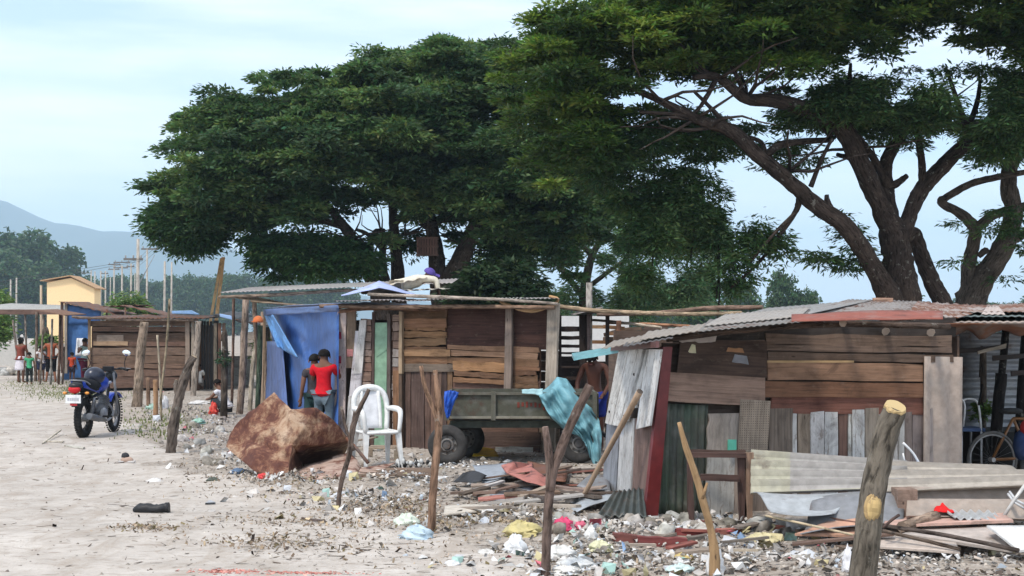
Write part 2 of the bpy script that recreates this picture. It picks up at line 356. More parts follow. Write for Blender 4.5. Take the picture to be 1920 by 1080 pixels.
# hazy mountain beyond the plain
mx_, my_ = np.meshgrid(np.linspace(-2600, 1500, 120), np.linspace(0, 1, 20), indexing='ij')
prof_px = np.array([-1500,-600,-250,-100,0,30,60,100,150,200,260,330,400,450,480,560,700,1000,2000.])
prof_y = np.array([430,330,335,352,372,386,402,416,421,434,436,444,455,470,498,530,556,580,600.])
mp_x = 960 + mx_/3500*F
ridge = (HY-np.interp(mp_x, prof_px, prof_y))*3500/F + 2
zz = ridge*np.sin(np.pi*my_)**.8*(1+.12*(vn(mx_*.01, my_*6, 8)-.5)*(my_<.45)) + 6*(vn(mx_*.03,my_*20,9)-.5)*np.sin(np.pi*my_)
gm, tm, bm_ = mat_base('mountain_forest'); bm_.inputs['Base Color'].default_value = (.06,.09,.09,1); bm_.inputs['Roughness'].default_value = 1
tag(np_mesh('mountains', np.stack([mx_, 3500+(my_-.5)*1500, zz-3],-1).reshape(-1,3), gridfaces(120,20), gm, True), kind='structure')
# ------------------------------------------------------------------ trees
def inpoly(px, py, poly):
    px = np.asarray(px); py = np.asarray(py); ins = np.zeros(px.shape, bool); n = len(poly)
    for i in range(n):
        x1,y1 = poly[i]; x2,y2 = poly[(i+1)%n]
        c = ((y1>py) != (y2>py)) & (px < (x2-x1)*(py-y1)/((y2-y1) if y2!=y1 else 1e-9)+x1); ins ^= c
    return ins
def edist(px, py, poly):
    d = np.full(np.shape(px), 1e9)
    for i in range(len(poly)):
        a = np.array(poly[i], float); b = np.array(poly[(i+1)%len(poly)], float); ab = b-a
        t = np.clip(((px-a[0])*ab[0]+(py-a[1])*ab[1])/(ab@ab+1e-9), 0, 1)
        d = np.minimum(d, np.hypot(px-a[0]-t*ab[0], py-a[1]-t*ab[1]))
    return d
def poly_clumps(poly, n, Yc, depth, r, flat=.42, edge_px=None, front=.8, gap=0., rr=.35):
    """clump centres filling a crown outline, as (x,y,z,rx,ry,rz); the crown is as deep as it is wide"""
    P = np.array(poly, float); lo, hi = P.min(0), P.max(0); out = []
    pr = r*F/Yc
    while len(out) < n:
        x = rng.uniform(lo[0], hi[0], 400); y = rng.uniform(lo[1], hi[1], 400); ok = inpoly(x, y, poly)
        x, y = x[ok], y[ok]; d = edist(x, y, poly); ok = d > (edge_px if edge_px is not None else pr*.45); x,y,d = x[ok],y[ok],d[ok]
        for xi,yi,di in zip(x,y,d):
            if gap and vn(xi/60., yi/38., 17) < gap: continue
            th = depth*min(1, (di/ (pr*4.5)))**.5
            s = rng.uniform(.65,1) if rng.random() < .6 else rng.uniform(-1,.65)
            Yi = Yc - th*s if rng.random() < front else Yc+th*s
            k = r*rng.uniform(1-rr,1+rr)
            p = W(xi, yi, Yi); out.append((p.x,p.y,p.z,k,k,k*flat))
            if len(out) >= n: break
    return np.array(out)
def mounds(poly, nm, per, Yc, depth, R_, r, flat, edge_px, **k):
    """larger leaf mounds, each carrying small clumps on its upper side, so the crown breaks into lit tops and dark gaps"""
    S = poly_clumps(poly, nm, Yc, depth, R_, .78, edge_px=edge_px, rr=.4, **k); out = []
    for x,y,z,rx,ry,rz in S:
        for _ in range(per):
            d = rng.normal(size=3); d /= np.linalg.norm(d); 
            if d[2] < -.15 and rng.random() < .75: d[2] = -d[2]
            q = rng.uniform(.75,1.05); kk = r*rng.uniform(.55,1.35)
            out.append((x+d[0]*rx*q, y+d[1]*ry*q, z+d[2]*rz*q, kk, kk, kk*flat))
    return np.array(out)
def leaf_mesh(name, C, per, size, asp, cols, mat, parent, up=.55, droop=.25, var=.25, shell=.55):
    """many small pointed leaf sprays filling each clump"""
    n = len(C)*per; ci = np.repeat(np.arange(len(C)), per)
    d = rng.normal(size=(n,3)); d /= np.linalg.norm(d,axis=1)[:,None]; d[:,2] = np.where(rng.random(n)<.7, np.abs(d[:,2]), d[:,2])
    rad = shell+(1-shell)*rng.random(n)**.6; rad *= 1+.24*rng.normal(size=n)
    p = C[ci,:3] + d*C[ci,3:6]*rad[:,None]
    ax = d.copy(); ax[:,2] *= .5; ax += rng.normal(size=(n,3))*.5; ax[:,2] = ax[:,2]*.5-droop; ax /= np.linalg.norm(ax,axis=1)[:,None]
    nn = np.array([0,0,1.])*up + rng.normal(size=(n,3))*.45; sd = np.cross(nn, ax); sd /= np.linalg.norm(sd,axis=1)[:,None]+1e-9
    L = size*rng.uniform(.6,1.4,n)[:,None]; Wd = L*asp
    a = p; b = p+ax*L*.45+sd*Wd*.5; c = p+ax*L; e = p+ax*L*.45-sd*Wd*.5
    V = np.stack([a,b,c,e],1).reshape(-1,3); Fq = np.arange(n*4).reshape(-1,4)
    cc = np.array(cols); cl = cc[rng.integers(0,len(cc),len(C))][ci]; f = (1+var*rng.normal(size=n)).clip(.45,1.9)[:,None]
    cl = cl*f; cl[:,0] *= (1+.18*rng.normal(size=n)).clip(.6,1.6); tint = np.repeat(cl,4,axis=0)
    return np_mesh(name, V, Fq, mat, False, tint, parent)
def limbs(paths, Yc, colr=(.075,.056,.045), base=None):
    mb = MB()
    for pts in paths:      # (px, py, radius px, depth offset m)
        P = [W(x,y,Yc+dy) for x,y,r,dy in pts]; rr = [r*(Yc+dy)/F for x,y,r,dy in pts]
        mb.tube(P, rr, colr, 12, .10, n=max(6,(len(pts)-1)*6))
    return mb
def twigs(mb, starts, n, Yc, L=1.2, colr=(.075,.055,.045)):
    for (x,y,dy) in starts:
        for _ in range(n):
            p = W(x,y,Yc+dy); d = Vector((random.uniform(-1,1), random.uniform(-1,1), random.uniform(-.1,.7))).normalized()
            P = [p]
            for k in range(4): d = (d+rv(.35)).normalized(); P.append(P[-1]+d*L*.3)
            mb.tube(P, [.035,.028,.02,.014,.006], colr, 5, 0)
GREENS = [(.080,.145,.058),(.055,.102,.044),(.110,.180,.065),(.068,.120,.060),(.044,.080,.036),(.140,.210,.075),(.080,.135,.054)]
WARMG = [(.080,.140,.030),(.058,.105,.028),(.115,.180,.036),(.045,.080,.026),(.072,.115,.028),(.145,.210,.045)]
# --- broad dense tree behind the shacks
YA = 42.
A = root('shade_tree', 'wide dense dark green tree standing behind the blue tarp hut', 'tree', loc=(-3.0, YA, 0))
def keep(o, r): o.parent = r; o.matrix_parent_inverse = Matrix.Translation(-r.location); return o
polyA = [(278,440),(290,400),(284,350),(300,325),(284,275),(308,244),(340,232),(385,200),(440,165),(500,160),(540,135),(590,128),(600,108),(650,112),(700,92),(745,78),(800,68),(860,75),(930,80),(1000,105),(1080,180),(1150,300),(1180,430),(1120,500),(1040,530),(960,480),(900,500),(850,450),(780,430),(720,450),(660,430),(600,440),(570,470),(520,480),(480,455),(440,425),(400,470),(350,480),(318,455)]
C = mounds(polyA, 215, 8, YA, 4.8, .98, .42, .42, 40, front=.78)
keep(leaf_mesh('crown', C, 360, .165, .38, GREENS, LEAF, None, droop=.15), A)
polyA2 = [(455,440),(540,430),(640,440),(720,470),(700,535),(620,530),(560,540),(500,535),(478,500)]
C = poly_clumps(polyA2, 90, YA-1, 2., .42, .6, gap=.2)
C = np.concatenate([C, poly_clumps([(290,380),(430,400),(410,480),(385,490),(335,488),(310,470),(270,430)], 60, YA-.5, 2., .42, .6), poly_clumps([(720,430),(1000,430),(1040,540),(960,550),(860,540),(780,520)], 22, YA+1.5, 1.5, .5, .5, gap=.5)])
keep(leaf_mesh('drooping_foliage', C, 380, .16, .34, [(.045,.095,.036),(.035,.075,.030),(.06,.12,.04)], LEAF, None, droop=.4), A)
tp = [[(846,735,30,0),(845,640,26,0),(842,570,24,0),(850,520,20,0),(880,450,15,0),(905,380,10,-.5),(930,280,6,-1)],
      [(836,735,24,0),(838,640,22,0),(828,560,20,0),(820,500,17,.2),(812,440,13,.4),(800,360,9,.6),(790,250,5,.8)],
      [(745,735,22,-.6),(730,640,20,-.6),(712,560,17,-.6),(690,505,14,-.6),(665,460,12,-.8),(645,425,9,-1),(600,370,6,-1.5),(520,300,4,-2)],
      [(752,735,19,.3),(750,640,17,.3),(748,560,14,.3),(745,500,12,.4),(738,420,9,.5),(735,330,6,.5)],
      [(740,560,9,0),(722,520,8,0),(718,470,6,0),(728,440,5,0),(760,400,4,.2)],
      [(690,505,6,-.6),(700,440,5,-.4),(720,432,4,0)],[(718,470,4,0),(690,440,4,-.2),(668,430,3,-.5)],
      [(645,425,7,-1),(560,400,5,-1.5),(440,360,4,-1),(330,330,3,0)],[(880,450,8,0),(960,400,6,0),(1040,360,4,0)]]
mb = limbs(tp, YA); twigs(mb, [(660,450,-1),(720,450,0),(700,480,-.5),(760,440,0),(800,430,.3),(870,460,0)], 5, YA, 1.6)
keep(mb.build('trunk', BARK), A)
# --- large spreading tree with forked trunk over the board shack
YB = 26.
B = root('spreading_tree', 'huge spreading tree with thick forked trunk rising behind the board shack', 'tree', loc=(7.0, YB, 0))
polyB = [(985,108),(962,78),(1010,40),(1080,0),(1180,-60),(1400,-160),(1800,-220),(2300,-150),(2500,50),(2350,200),(2100,240),(1950,150),(1850,140),(1780,90),(1640,110),(1560,150),(1530,195),(1450,215),(1400,170),(1330,185),(1250,180),(1190,215),(1140,250),(1130,330),(1060,390),(980,385),(935,330),(915,270),(950,210),(935,150)]
C = mounds(polyB, 205, 7, YB, 3.8, .74, .34, .30, 30, front=.80)
keep(leaf_mesh('crown', C, 400, .12, .34, WARMG, LEAF, None, droop=.05, up=.8), B)
under = [(1040,240),(1200,190),(1420,215),(1600,130),(1920,120),(2050,200),(1980,300),(1850,330),(1700,290),(1560,260),(1470,260),(1400,300),(1300,330),(1280,390),(1180,420),(1080,400)]
C = poly_clumps(under, 520, YB+.6, 2.8, .31, .32, front=.45, gap=.30)
C = np.concatenate([C, poly_clumps([(1440,215),(1560,160),(1720,110),(1900,120),(1960,250),(1900,330),(1820,270),(1740,250),(1640,260),(1540,235)], 190, YB-.2, 2.4, .32, .34, gap=.26)])
C = np.concatenate([C, poly_clumps([(1150,400),(1290,330),(1400,330),(1450,380),(1400,440),(1330,450),(1300,540),(1190,560),(1120,500)], 110, YB, 1.6, .20, 1.7, gap=.44),
    poly_clumps([(1340,430),(1470,420),(1500,470),(1430,540),(1360,560),(1310,520)], 50, YB-.5, 1., .20, 1.2, gap=.40),
    poly_clumps([(1500,380),(1620,380),(1640,520),(1540,560),(1490,500)], 18, YB, 1., .33, .28, gap=.42),
    poly_clumps([(1740,430),(1980,330),(1980,540),(1880,560),(1760,520)], 18, YB+1, 1., .3, .28, gap=.5),
    poly_clumps([(1400,250),(1500,240),(1560,300),(1500,340),(1420,330)], 16, YB+1, 1., .35, .25)])
keep(leaf_mesh('hanging_foliage', C, 135, .115, .28, [(.060,.110,.04),(.045,.085,.035),(.085,.14,.05)], LEAF, None, droop=.35, up=.8), B)
tp = [[(1712,800,42,0),(1706,640,36,0),(1698,570,32,0),(1686,500,29,0),(1676,440,27,0),(1650,385,18,-.2),(1620,320,19,-.4),(1580,240,18,-.6),(1540,215,15,-.8),(1460,190,13,-1.2),(1400,185,11,-1.4),(1345,145,8,-1.8),(1300,145,5,-2)],
      [(1698,800,30,-.2),(1688,700,27,-.3),(1672,575,24,-.3),(1636,500,18,-.6),(1590,430,17,-.9),(1530,385,16,-1),(1480,340,14,-1.2),(1420,290,14,-1.3),(1370,245,13,-1.4),(1310,225,10,-1.6),(1240,190,7,-1.9),(1150,150,4,-2.2)],
      [(1676,440,19,0),(1668,390,14,.2),(1660,340,14,.3),(1663,300,12,.4),(1690,255,10,.5),(1720,220,8,.6),(1745,170,4,.7)],
      [(1690,450,19,0),(1705,405,14,.1),(1725,360,15,.2),(1760,320,15,.3),(1800,280,13,.4),(1850,245,10,.5),(1920,190,7,.6)],
      [(1700,440,13,.3),(1714,440,14,.4),(1728,480,15,.5),(1748,530,16,.5),(1772,580,17,.5),(1800,690,22,.5),(1800,800,26,.5)],
      [(1730,355,8,.2),(1728,300,7,.2),(1718,240,6,.3),(1715,190,3,.3)],[(1665,350,8,.2),(1640,300,7,0),(1615,265,6,-.2),(1590,225,5,-.4)],
      [(1650,385,9,0),(1625,330,7,0),(1600,300,6,0),(1570,290,4,.3)],[(1585,230,7,-.6),(1590,170,6,-.4),(1595,120,3,0)],
      [(1480,340,6,-1.2),(1440,300,5,-1),(1420,262,4,-.8),(1330,250,3,-.6)],[(1430,295,8,-1.3),(1470,270,7,-1),(1560,262,5,0)],
      [(1500,372,7,-1),(1490,400,5,-1),(1455,450,4,-1),(1420,495,3,-1),(1370,540,2,-1)],[(1490,400,4,-1.1),(1450,440,3,-1.2),(1400,500,2,-1.2)],
      [(1565,410,8,-.9),(1552,380,6,-.9),(1550,365,4,-.9)],[(1520,350,5,-1),(1540,300,4,-1),(1560,260,3,-1)],
      [(1370,245,5,-1.4),(1340,210,4,-1.4),(1300,170,3,-1.5)],[(1310,225,5,-1.6),(1270,215,4,-1.8),(1200,210,3,-2)],[(1345,145,5,-1.8),(1320,190,4,-1.7),(1300,215,3,-1.6)],
      [(1400,185,5,-1.4),(1380,140,4,-1.5),(1350,80,3,-1.6)],[(1700,330,5,.3),(1680,345,7,.2),(1665,350,7,.2)],[(1800,280,6,.4),(1830,200,5,.5),(1838,150,3,.6)],[(1775,130,3,0),(1795,190,5,0),(1820,260,7,.2)]]
mb = limbs(tp, YB, (.058,.042,.034)); twigs(mb, [(1400,185,-1.4),(1345,150,-1.8),(1300,225,-1.6),(1240,190,-1.9),(1480,320,-1),(1600,280,0),(1720,240,.5),(1560,262,0),(1850,245,.5),(1330,240,-1.5)], 4, YB, 1.3)
keep(mb.build('trunk', BARK), B)
mb = MB()
for x,y0,y1 in ((1225,290,500),(1297,380,485),(1345,480,620),(1345,430,560),(1180,300,470)):
    mb.tube([W(x,y0,YB-.5), W(x+4,(y0+y1)/2,YB-.5), W(x-2,y1,YB-.5)], .018, (.05,.05,.035), 5, .2, n=6)
keep(mb.build('hanging_vines', BARK), B)
# --- tree at the picture's edge with two bare stems
YC = 28.
Ct = root('forked_tree', 'forked tree with pale bare lower stems beside the huge spreading tree', 'tree', loc=(9.8, YC, 0))
tp = [[(1830,780,34,0),(1822,600,31,0),(1822,560,30,0),(1845,520,22,0),(1880,465,20,0),(1900,400,17,0),(1890,340,15,0),(1905,280,13,0),(1930,200,10,0)],
      [(1825,570,24,0),(1815,520,14,0),(1822,470,12,.1),(1828,430,12,.1),(1800,400,9,.1),(1765,380,8,0),(1775,370,7,0),(1820,345,7,-.2),(1880,330,6,-.3),(1940,320,5,-.4)],
      [(1828,430,9,.1),(1860,405,9,0),(1905,390,8,-.1),(1960,380,6,-.2)],[(1895,450,10,0),(1940,430,8,0),(2000,400,6,0)],
      [(1835,480,5,0),(1848,470,7,0),(1850,476,4,0)]]
keep(limbs(tp, YC, (.105,.082,.066)).build('trunk', BARK), Ct)
C = poly_clumps([(1780,230),(1850,120),(2000,60),(2300,80),(2350,300),(2150,360),(1980,330),(1900,300),(1820,290)], 110, YC+1, 2.6, .6, .34, gap=.25)
keep(leaf_mesh('crown', C, 520, .13, .32, WARMG[:4], LEAF, None, up=.8), Ct)
# --- looser tree seen between the two big crowns
YD = 50.
Dt = root('loose_tree', 'loose light green tree with thin hanging sprays between the two large crowns', 'tree', loc=(2.4, YD, 0))
C = poly_clumps([(900,470),(930,430),(1020,400),(1150,400),(1260,370),(1370,420),(1350,520),(1330,575),(1180,590),(1060,580),(930,560)], 380, YD, 3., .26, 1.8, gap=.36, edge_px=2)
keep(leaf_mesh('crown', C, 260, .18, .26, [(.14,.24,.12),(.10,.18,.09),(.19,.29,.15),(.12,.20,.11)], LEAF, None, droop=.3), Dt)
mb = limbs([[(1090,715,14,0),(1090,650,12,0),(1095,560,10,0),(1110,480,7,0),(1150,420,4,0)],[(1095,560,6,0),(1050,500,5,0),(1010,440,3,0)],[(1110,480,5,0),(1060,430,4,0)],[(1100,540,5,0),(1180,480,3,0),(1230,430,2,0)]], YD, (.12,.1,.08)); keep(mb.build('trunk', BARK), Dt)
# --- dark bush under the dense tree
def bush(name, label, cat, poly, n, Y, dep, r, per, size, cols, group=None, stem=True):
    xs = sum(p[0] for p in poly)/len(poly); o = root(name, label, cat, group, loc=((xs-960)*Y/F, Y, 0))
    Cc = poly_clumps(poly, n, Y, dep, r, .6); keep(leaf_mesh('crown' if 'tree' in name else 'foliage', Cc, per, size, .35, cols, FAR, None), o)
    if stem:
        top = min(p[1] for p in poly)
        m_ = MB(); m_.tube([W(xs,HY,Y)*1.0-Vector((0,0,H)), W(xs+2,HY-(HY-top)*.3,Y), W(xs-4,HY-(HY-top)*.7,Y)], [.02*Y/8,.016*Y/8,.008*Y/8], (.09,.07,.055), 7, .1, n=8)
        keep(m_.build('trunk' if 'tree' in name else 'stem', BARK), o)
    return o
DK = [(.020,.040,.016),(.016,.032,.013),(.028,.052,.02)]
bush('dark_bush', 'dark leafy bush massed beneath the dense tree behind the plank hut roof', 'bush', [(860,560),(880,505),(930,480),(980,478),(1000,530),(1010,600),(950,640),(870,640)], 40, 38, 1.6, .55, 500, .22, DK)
# --- far trees, each its own
HZ = [(.055,.105,.04),(.045,.085,.035),(.07,.12,.045)]
protos = []
def far_proto(k, lab):
    o = root('far_tree', lab, 'tree', 'trees of the distant tree line'); 
    u = [(.5+.5*math.cos(t)*(.8+.25*math.sin(3*t+k)), math.sin(t)*(.5+.1*math.cos(2*t+k))) for t in np.linspace(0,2*math.pi,14)[:-1]]
    cl = []
    for _ in range(80):
        t = rng.uniform(0,2*math.pi); rr_ = rng.random()**.5; z = rng.uniform(.06,.90)
        w = math.sin(math.pi*min(1,max(0,(z-.12)/.95)))**.6*.46*(1+.2*math.sin(3*t+k))
        cl.append((math.cos(t)*rr_*w, math.sin(t)*rr_*w, z+.05*math.sin(4*t+k), .13, .13, .085))
    c = leaf_mesh('crown', np.array(cl), 110, .06, .6, HZ if k else HZ[:2], FAR, o)
    m_ = MB(); m_.tube([(0,0,0),(.01,0,.2),(-.02,.01,.5)], [.035,.028,.015], (.12,.10,.08), 6, .1, n=4)
    m_.tube([(0,0,.2),(.1,0,.4),(.2,.02,.6)], [.02,.015,.008], (.12,.10,.08), 5, .1); t_ = m_.build('trunk', BARK, o)
    return o
def far_tree(k, cx, top, wpx, Y, label=None, group=None):
    s = protos[k]; o = s if not s.get('used') else s.copy()
    if o is not s:
        col.objects.link(o)
        for ch in s.children: c = ch.copy(); col.objects.link(c); c.parent = o
        if 'used' in o: del o['used']
    s['used'] = 1
    hgt_ = H+(HY-top)*Y/F; w = wpx*Y/F
    o.location = ((cx-960)*Y/F, Y, 0); o.scale = (w, w*.9, hgt_/.98); o.rotation_euler = (0,0,random.uniform(0,6))
    o['label'] = label or 'hazy round tree in the long tree line on the horizon'
    if label: o.pop('group', None) if hasattr(o,'pop') else None
    else: o['group'] = 'trees of the distant tree line'
    if label and 'group' in o: del o['group']
    return o
for k in range(3): protos.append(far_proto(k, 'hazy round tree in the long tree line on the horizon'))
# the hazy tall wood at the photo's edge
for (cx,top,w,Y,lab) in ((-60,430,210,330,'tall hazy tree, farthest out of the wood beyond the cream house'),(30,436,170,330,'tallest hazy broad tree of the wood behind the grey roof shed'),(98,455,120,340,'hazy tree sloping down behind the cream house gable'),(-10,470,150,300,'hazy tree low in the wood above the grey shed roof'),(70,490,130,310,'hazy tree just behind the cream house wall'),(140,530,70,330,'small hazy tree beside the cream house gable')):
    far_tree(random.randrange(3), cx, top, w, Y, lab)
LINE = 0
for cx in range(140, 640, 26):
    far_tree(random.randrange(3), cx+random.uniform(-8,8), 524+random.uniform(-12,14) if cx<290 else 520+random.uniform(-10,12), random.uniform(58,85), random.uniform(430,520), None, 'g')
for cx in range(1000, 1990, 38):
    far_tree(random.randrange(3), cx+random.uniform(-10,10), 566+random.uniform(-14,14), random.uniform(70,95), random.uniform(240,330), None, 'g')
far_tree(0, 1468, 512, 66, 150, 'small round hazy tree seen under the hanging branches beside the big trunk')
far_tree(1, 1520, 543, 40, 150, 'smallest hazy treetop peeping beside the round tree above the zinc roof')
far_tree(2, 1392, 528, 70, 150, 'hazy tree partly hidden by hanging sprays beside the round tree')
far_tree(1, 1310, 548, 90, 120, 'hazy green tree above the long roof pole')
far_tree(2, 1010, 545, 110, 90, 'green tree low behind the end of the long roof')
for p in protos:
    if 'used' in p: del p['used']
BG = [(.10,.17,.035),(.08,.14,.03),(.12,.19,.05)]
bush('green_bush', 'bright green bush beside the grey roof shed', 'bush', [(-60,655),(-40,560),(0,530),(15,560),(12,640),(8,655)], 22, 62, 1.2, .6, 260, .2, BG)
bush('green_bush', 'bright green shrub growing under the open shed behind the women', 'bush', [(68,655),(72,630),(85,622),(98,630),(100,655)], 10, 58, .5, .35, 160, .14, BG)
bush('green_bush', 'light green bush behind the leaning poles and wires', 'bush', [(205,600),(215,560),(240,548),(262,560),(290,572),(295,610),(240,620)], 16, 75, 1., .6, 240, .22, BG)
bush('small_plant', 'green leafy plant beside the dark open hut doorway', 'plant', [(410,690),(410,662),(420,648),(430,660),(428,690)], 6, 27, .2, .10, 60, .07, [(.025,.06,.03),(.04,.08,.04)])
bush('green_bush', 'yellow green bush seen between poles next to the tarp hut', 'bush', [(488,690),(488,640),(500,625),(512,640),(512,690)], 8, 40, .5, .3, 150, .12, BG)
# ------------------------------------------------------------------ building helpers
def pq(mb, P, q, colr, off=0., th=.022, wob=.006, k=.14, seg=5):
    """one board on wall P; q = outline corners lower-left, lower-right, upper-right, upper-left"""
    a,b,c,d = [P.at(x,y,off) for x,y in q]; cc = shade(colr,k)
    if (b-a).length >= (d-a).length: mb.plank(a,b,c,d,P.n*th,cc,wob,seg)
    else: mb.plank(b,c,d,a,P.n*th,cc,wob,seg)
    return mb
def rect(x0,y0,x1,y1): return [(x0,y1),(x1,y1),(x1,y0),(x0,y0)]
def rows(mb, P, x0,x1,y0,y1,n, cols, off=0., th=.022, jx=4, vertical=False, skew=0):
    e = [0]+sorted(random.uniform(.0,1) for _ in range(n-1))+[1]; e = [(i/n*.7+e[i]*.3) for i in range(n)]+[1]
    e[0]=0
    for i in range(n):
        c = random.choice(cols); o = off+random.uniform(0,.006)
        if vertical:
            a = x0+(x1-x0)*e[i]; b = x0+(x1-x0)*e[i+1]-1.3; j0 = random.uniform(-jx,jx); j1 = random.uniform(-jx,jx)
            pq(mb, P, [(a,y1+j1),(b,y1+j1),(b+skew,y0+j0),(a+skew,y0+j0)], c, o, th)
        else:
            a = y0+(y1-y0)*e[i]; b = y0+(y1-y0)*e[i+1]-1.3; j0 = random.uniform(-jx,jx); j1 = random.uniform(-jx,jx)
            t1,t2 = random.uniform(-1.6,1.6),random.uniform(-1.6,1.6); pq(mb, P, [(x0+j0,b+t1),(x1+j1,b+skew+t2),(x1+j1,a+skew+t2*.5),(x0+j0,a+t1*.5)], c, o, th, .012, seg=8)
    return mb
def corr(mb, O, U, V, nr_, amp, colr, th=.004, nv_=5, sag=0., curl=0., phase=0., colf=None, jit=0.):
    """corrugated sheet; ridges run along V, nr_ waves across U"""
    O,U,V = map(Vector,(O,U,V)); n = U.cross(V).normalized(); m = nr_*6; Gd = []
    for i in range(m+1):
        r_ = []
        for j in range(nv_+1):
            u = i/m; v = j/nv_; p = O+U*u+V*v+n*(amp*math.sin(2*math.pi*nr_*u+phase) + curl*u*u - sag*4*v*(1-v))
            if jit: p += rv(jit)
            r_.append(p)
        Gd.append(r_)
    return mb.slab(Gd, th, colr, True, colf)
def sheet(mb, O, U, V, nu, nv_, th, colr, bumpy=0., seed=0, sm=False, colf=None, freq=3.):
    O,U,V = map(Vector,(O,U,V)); n = U.cross(V).normalized(); Gd = []
    for i in range(nu+1):
        Gd.append([O+U*(i/nu)+V*(j/nv_)+n*bumpy*(float(vn(i/nu*freq+seed*3.1, j/nv_*freq+seed*1.7, seed))-.5)*2 for j in range(nv_+1)])
    return mb.slab(Gd, th, colr, sm, colf)
def wpost(name, label, pts, rpx, colr=(.30,.23,.17), mat=None, group=None, endcol=None, jit=.07, seg=9, cat='post', branches=(), Y=None, bury=.25, Ydz=0.):
    """rough pole given by its path in the photo at its own distance (the ground distance of its foot unless Y)"""
    x0,y0 = pts[0]; Yb = Y or GY(y0); g = hz((x0-960)*Yb/F, Yb)
    P = [W(x,y,Yb+Ydz*i/(len(pts)-1)) for i,(x,y) in enumerate(pts)]; rr = [r*Yb/F for r in (rpx if hasattr(rpx,'__len__') else [rpx]*len(pts))]
    foot = P[0].copy(); foot.z = min(g, foot.z)-.02; base = foot.copy()
    if P[0].z > g: P = [Vector((P[0].x,P[0].y,g-.1))]+P; rr = [rr[0]]+rr
    mb = MB(); mb.tube(P, rr, colr, seg, jit, n=(len(P)-1)*5, endcol=endcol or (.45,.34,.22))
    for bp, br in branches:
        Q = [W(x,y,Yb-.01) for x,y in bp]; mb.tube(Q, [r*Yb/F for r in br], colr, seg-2, jit, n=(len(Q)-1)*4, endcol=endcol or (.45,.34,.22))
    o = mb.build(name, mat or BARK, loc=base); return tag(o, label, cat, group)
def at_part(mb, name, mat, parent):
    return keep(mb.build(name, mat), parent)
def thing(name, label, cat, px, Y, group=None, z=None):
    x = (px-960)*Y/F; return root(name, label, cat, group, (x, Y, hz(x,Y) if z is None else z))
BR = [(.17,.095,.055),(.13,.07,.042),(.22,.125,.07),(.10,.06,.04),(.15,.10,.07),(.19,.11,.06)]
OR = [(.30,.165,.085),(.24,.13,.07),(.20,.11,.065),(.34,.21,.12)]
GB = [(.22,.155,.115),(.18,.12,.085),(.27,.21,.165),(.15,.10,.075)]
# ================================================================== middle hut
PM = Plane(G(640,835), G(1050,850))
M = thing('plank_hut', 'plank hut with pale green door and dark brown upper wall panel behind the trailer', 'hut', 845, 20)
w = MB()
rows(w, PM, 758,838, 580,690, 6, OR[:3]+BR[:3], jx=2); pq(w, PM, rect(757,655,845,668), (.34,.20,.11), .03)
pq(w, PM, rect(757,597,838,615), (.27,.14,.08), .028)
rows(w, PM, 838,1012, 646,690, 4, [(.26,.15,.09),(.20,.11,.065),(.30,.18,.11)], jx=4, skew=6)
rows(w, PM, 850,948, 676,716, 3, OR, .02, jx=4, skew=5); rows(w, PM, 950,1008, 655,730, 5, OR[:2]+BR[:3], .0, jx=3)
rows(w, PM, 838,1012, 716,850, 7, [(.11,.065,.05),(.08,.05,.04),(.14,.08,.06)], -.03, jx=2)
rows(w, PM, 742,850, 690,846, 8, [(.11,.07,.055),(.14,.085,.06),(.09,.06,.05),(.17,.10,.06)], -.01, vertical=True, jx=3)
pq(w, PM, rect(748,682,858,697), (.17,.13,.10), .02); pq(w, PM, rect(738,695,756,846), (.20,.11,.06), .02)
pq(w, PM, rect(985,800,1050,862), (.25,.2,.16), -.05); pq(w, PM, rect(930,838,1000,852), (.45,.42,.38), .1)
at_part(w, 'wall', WOOD, M)
w = MB(); pq(w, PM, rect(838,573,1026,655), (.075,.038,.030), -.012, .015, .003, 0, 8); at_part(w, 'wall_panel', WOOD, M)
# entrance strip: boards, brick patterned columns, green door
w = MB(); pq(w, PM, [(626,838),(648,838),(650,582),(634,582)], (.50,.42,.40), .02); pq(w, PM, [(650,690),(668,690),(668,582),(652,582)], (.26,.18,.13), .0)
pq(w, PM, [(650,812),(671,812),(686,620),(668,620)], (.62,.60,.60), .03); pq(w, PM, [(648,836),(692,836),(690,742),(655,742)], (.60,.58,.57), .05); pq(w, PM, [(664,700),(680,700),(688,600),(676,600)], (.66,.65,.63), .045)
for y in (622,668): pq(w, PM, rect(628,y,640,y+13), (.45,.05,.09), .046, .004)
pq(w, PM, rect(650,655,662,668), (.48,.20,.20), .03,.004)
at_part(w, 'pale_wall_boards', WOOD, M)
w = MB()
for x0,x1,y0,y1 in ((678,699,598,836),(735,751,590,836)):
    pq(w, PM, rect(x0,y0,x1,y1), (.10,.06,.045), -.02)
    y = y0
    while y < y1-12:
        hgt_ = random.uniform(11,19); pq(w, PM, rect(x0+1+random.uniform(0,2),y,x1-1-random.uniform(0,2),min(y+hgt_,y1)-2), random.choice([(.26,.17,.13),(.20,.12,.09),(.30,.22,.18),(.34,.30,.28)]), .0,.02); y += hgt_
at_part(w, 'stacked_block_column', WOOD, M)
w = MB(); pq(w, PM, [(697,838),(702,838),(704,585),(699,585)], (.09,.06,.05), .03); pq(w, PM, rect(727,588,733,838), (.14,.11,.10), .03); at_part(w, 'door_frame', WOOD, M)
w = MB(); pq(w, PM, [(700,838),(725,838),(728,605),(704,605)], (.22,.36,.24), .01,.03,.002,.02); pq(w, PM, [(706,668),(725,655),(725,658),(706,671)], (.16,.27,.18), .041,.003,0)
at_part(w, 'door', PAINT, M)
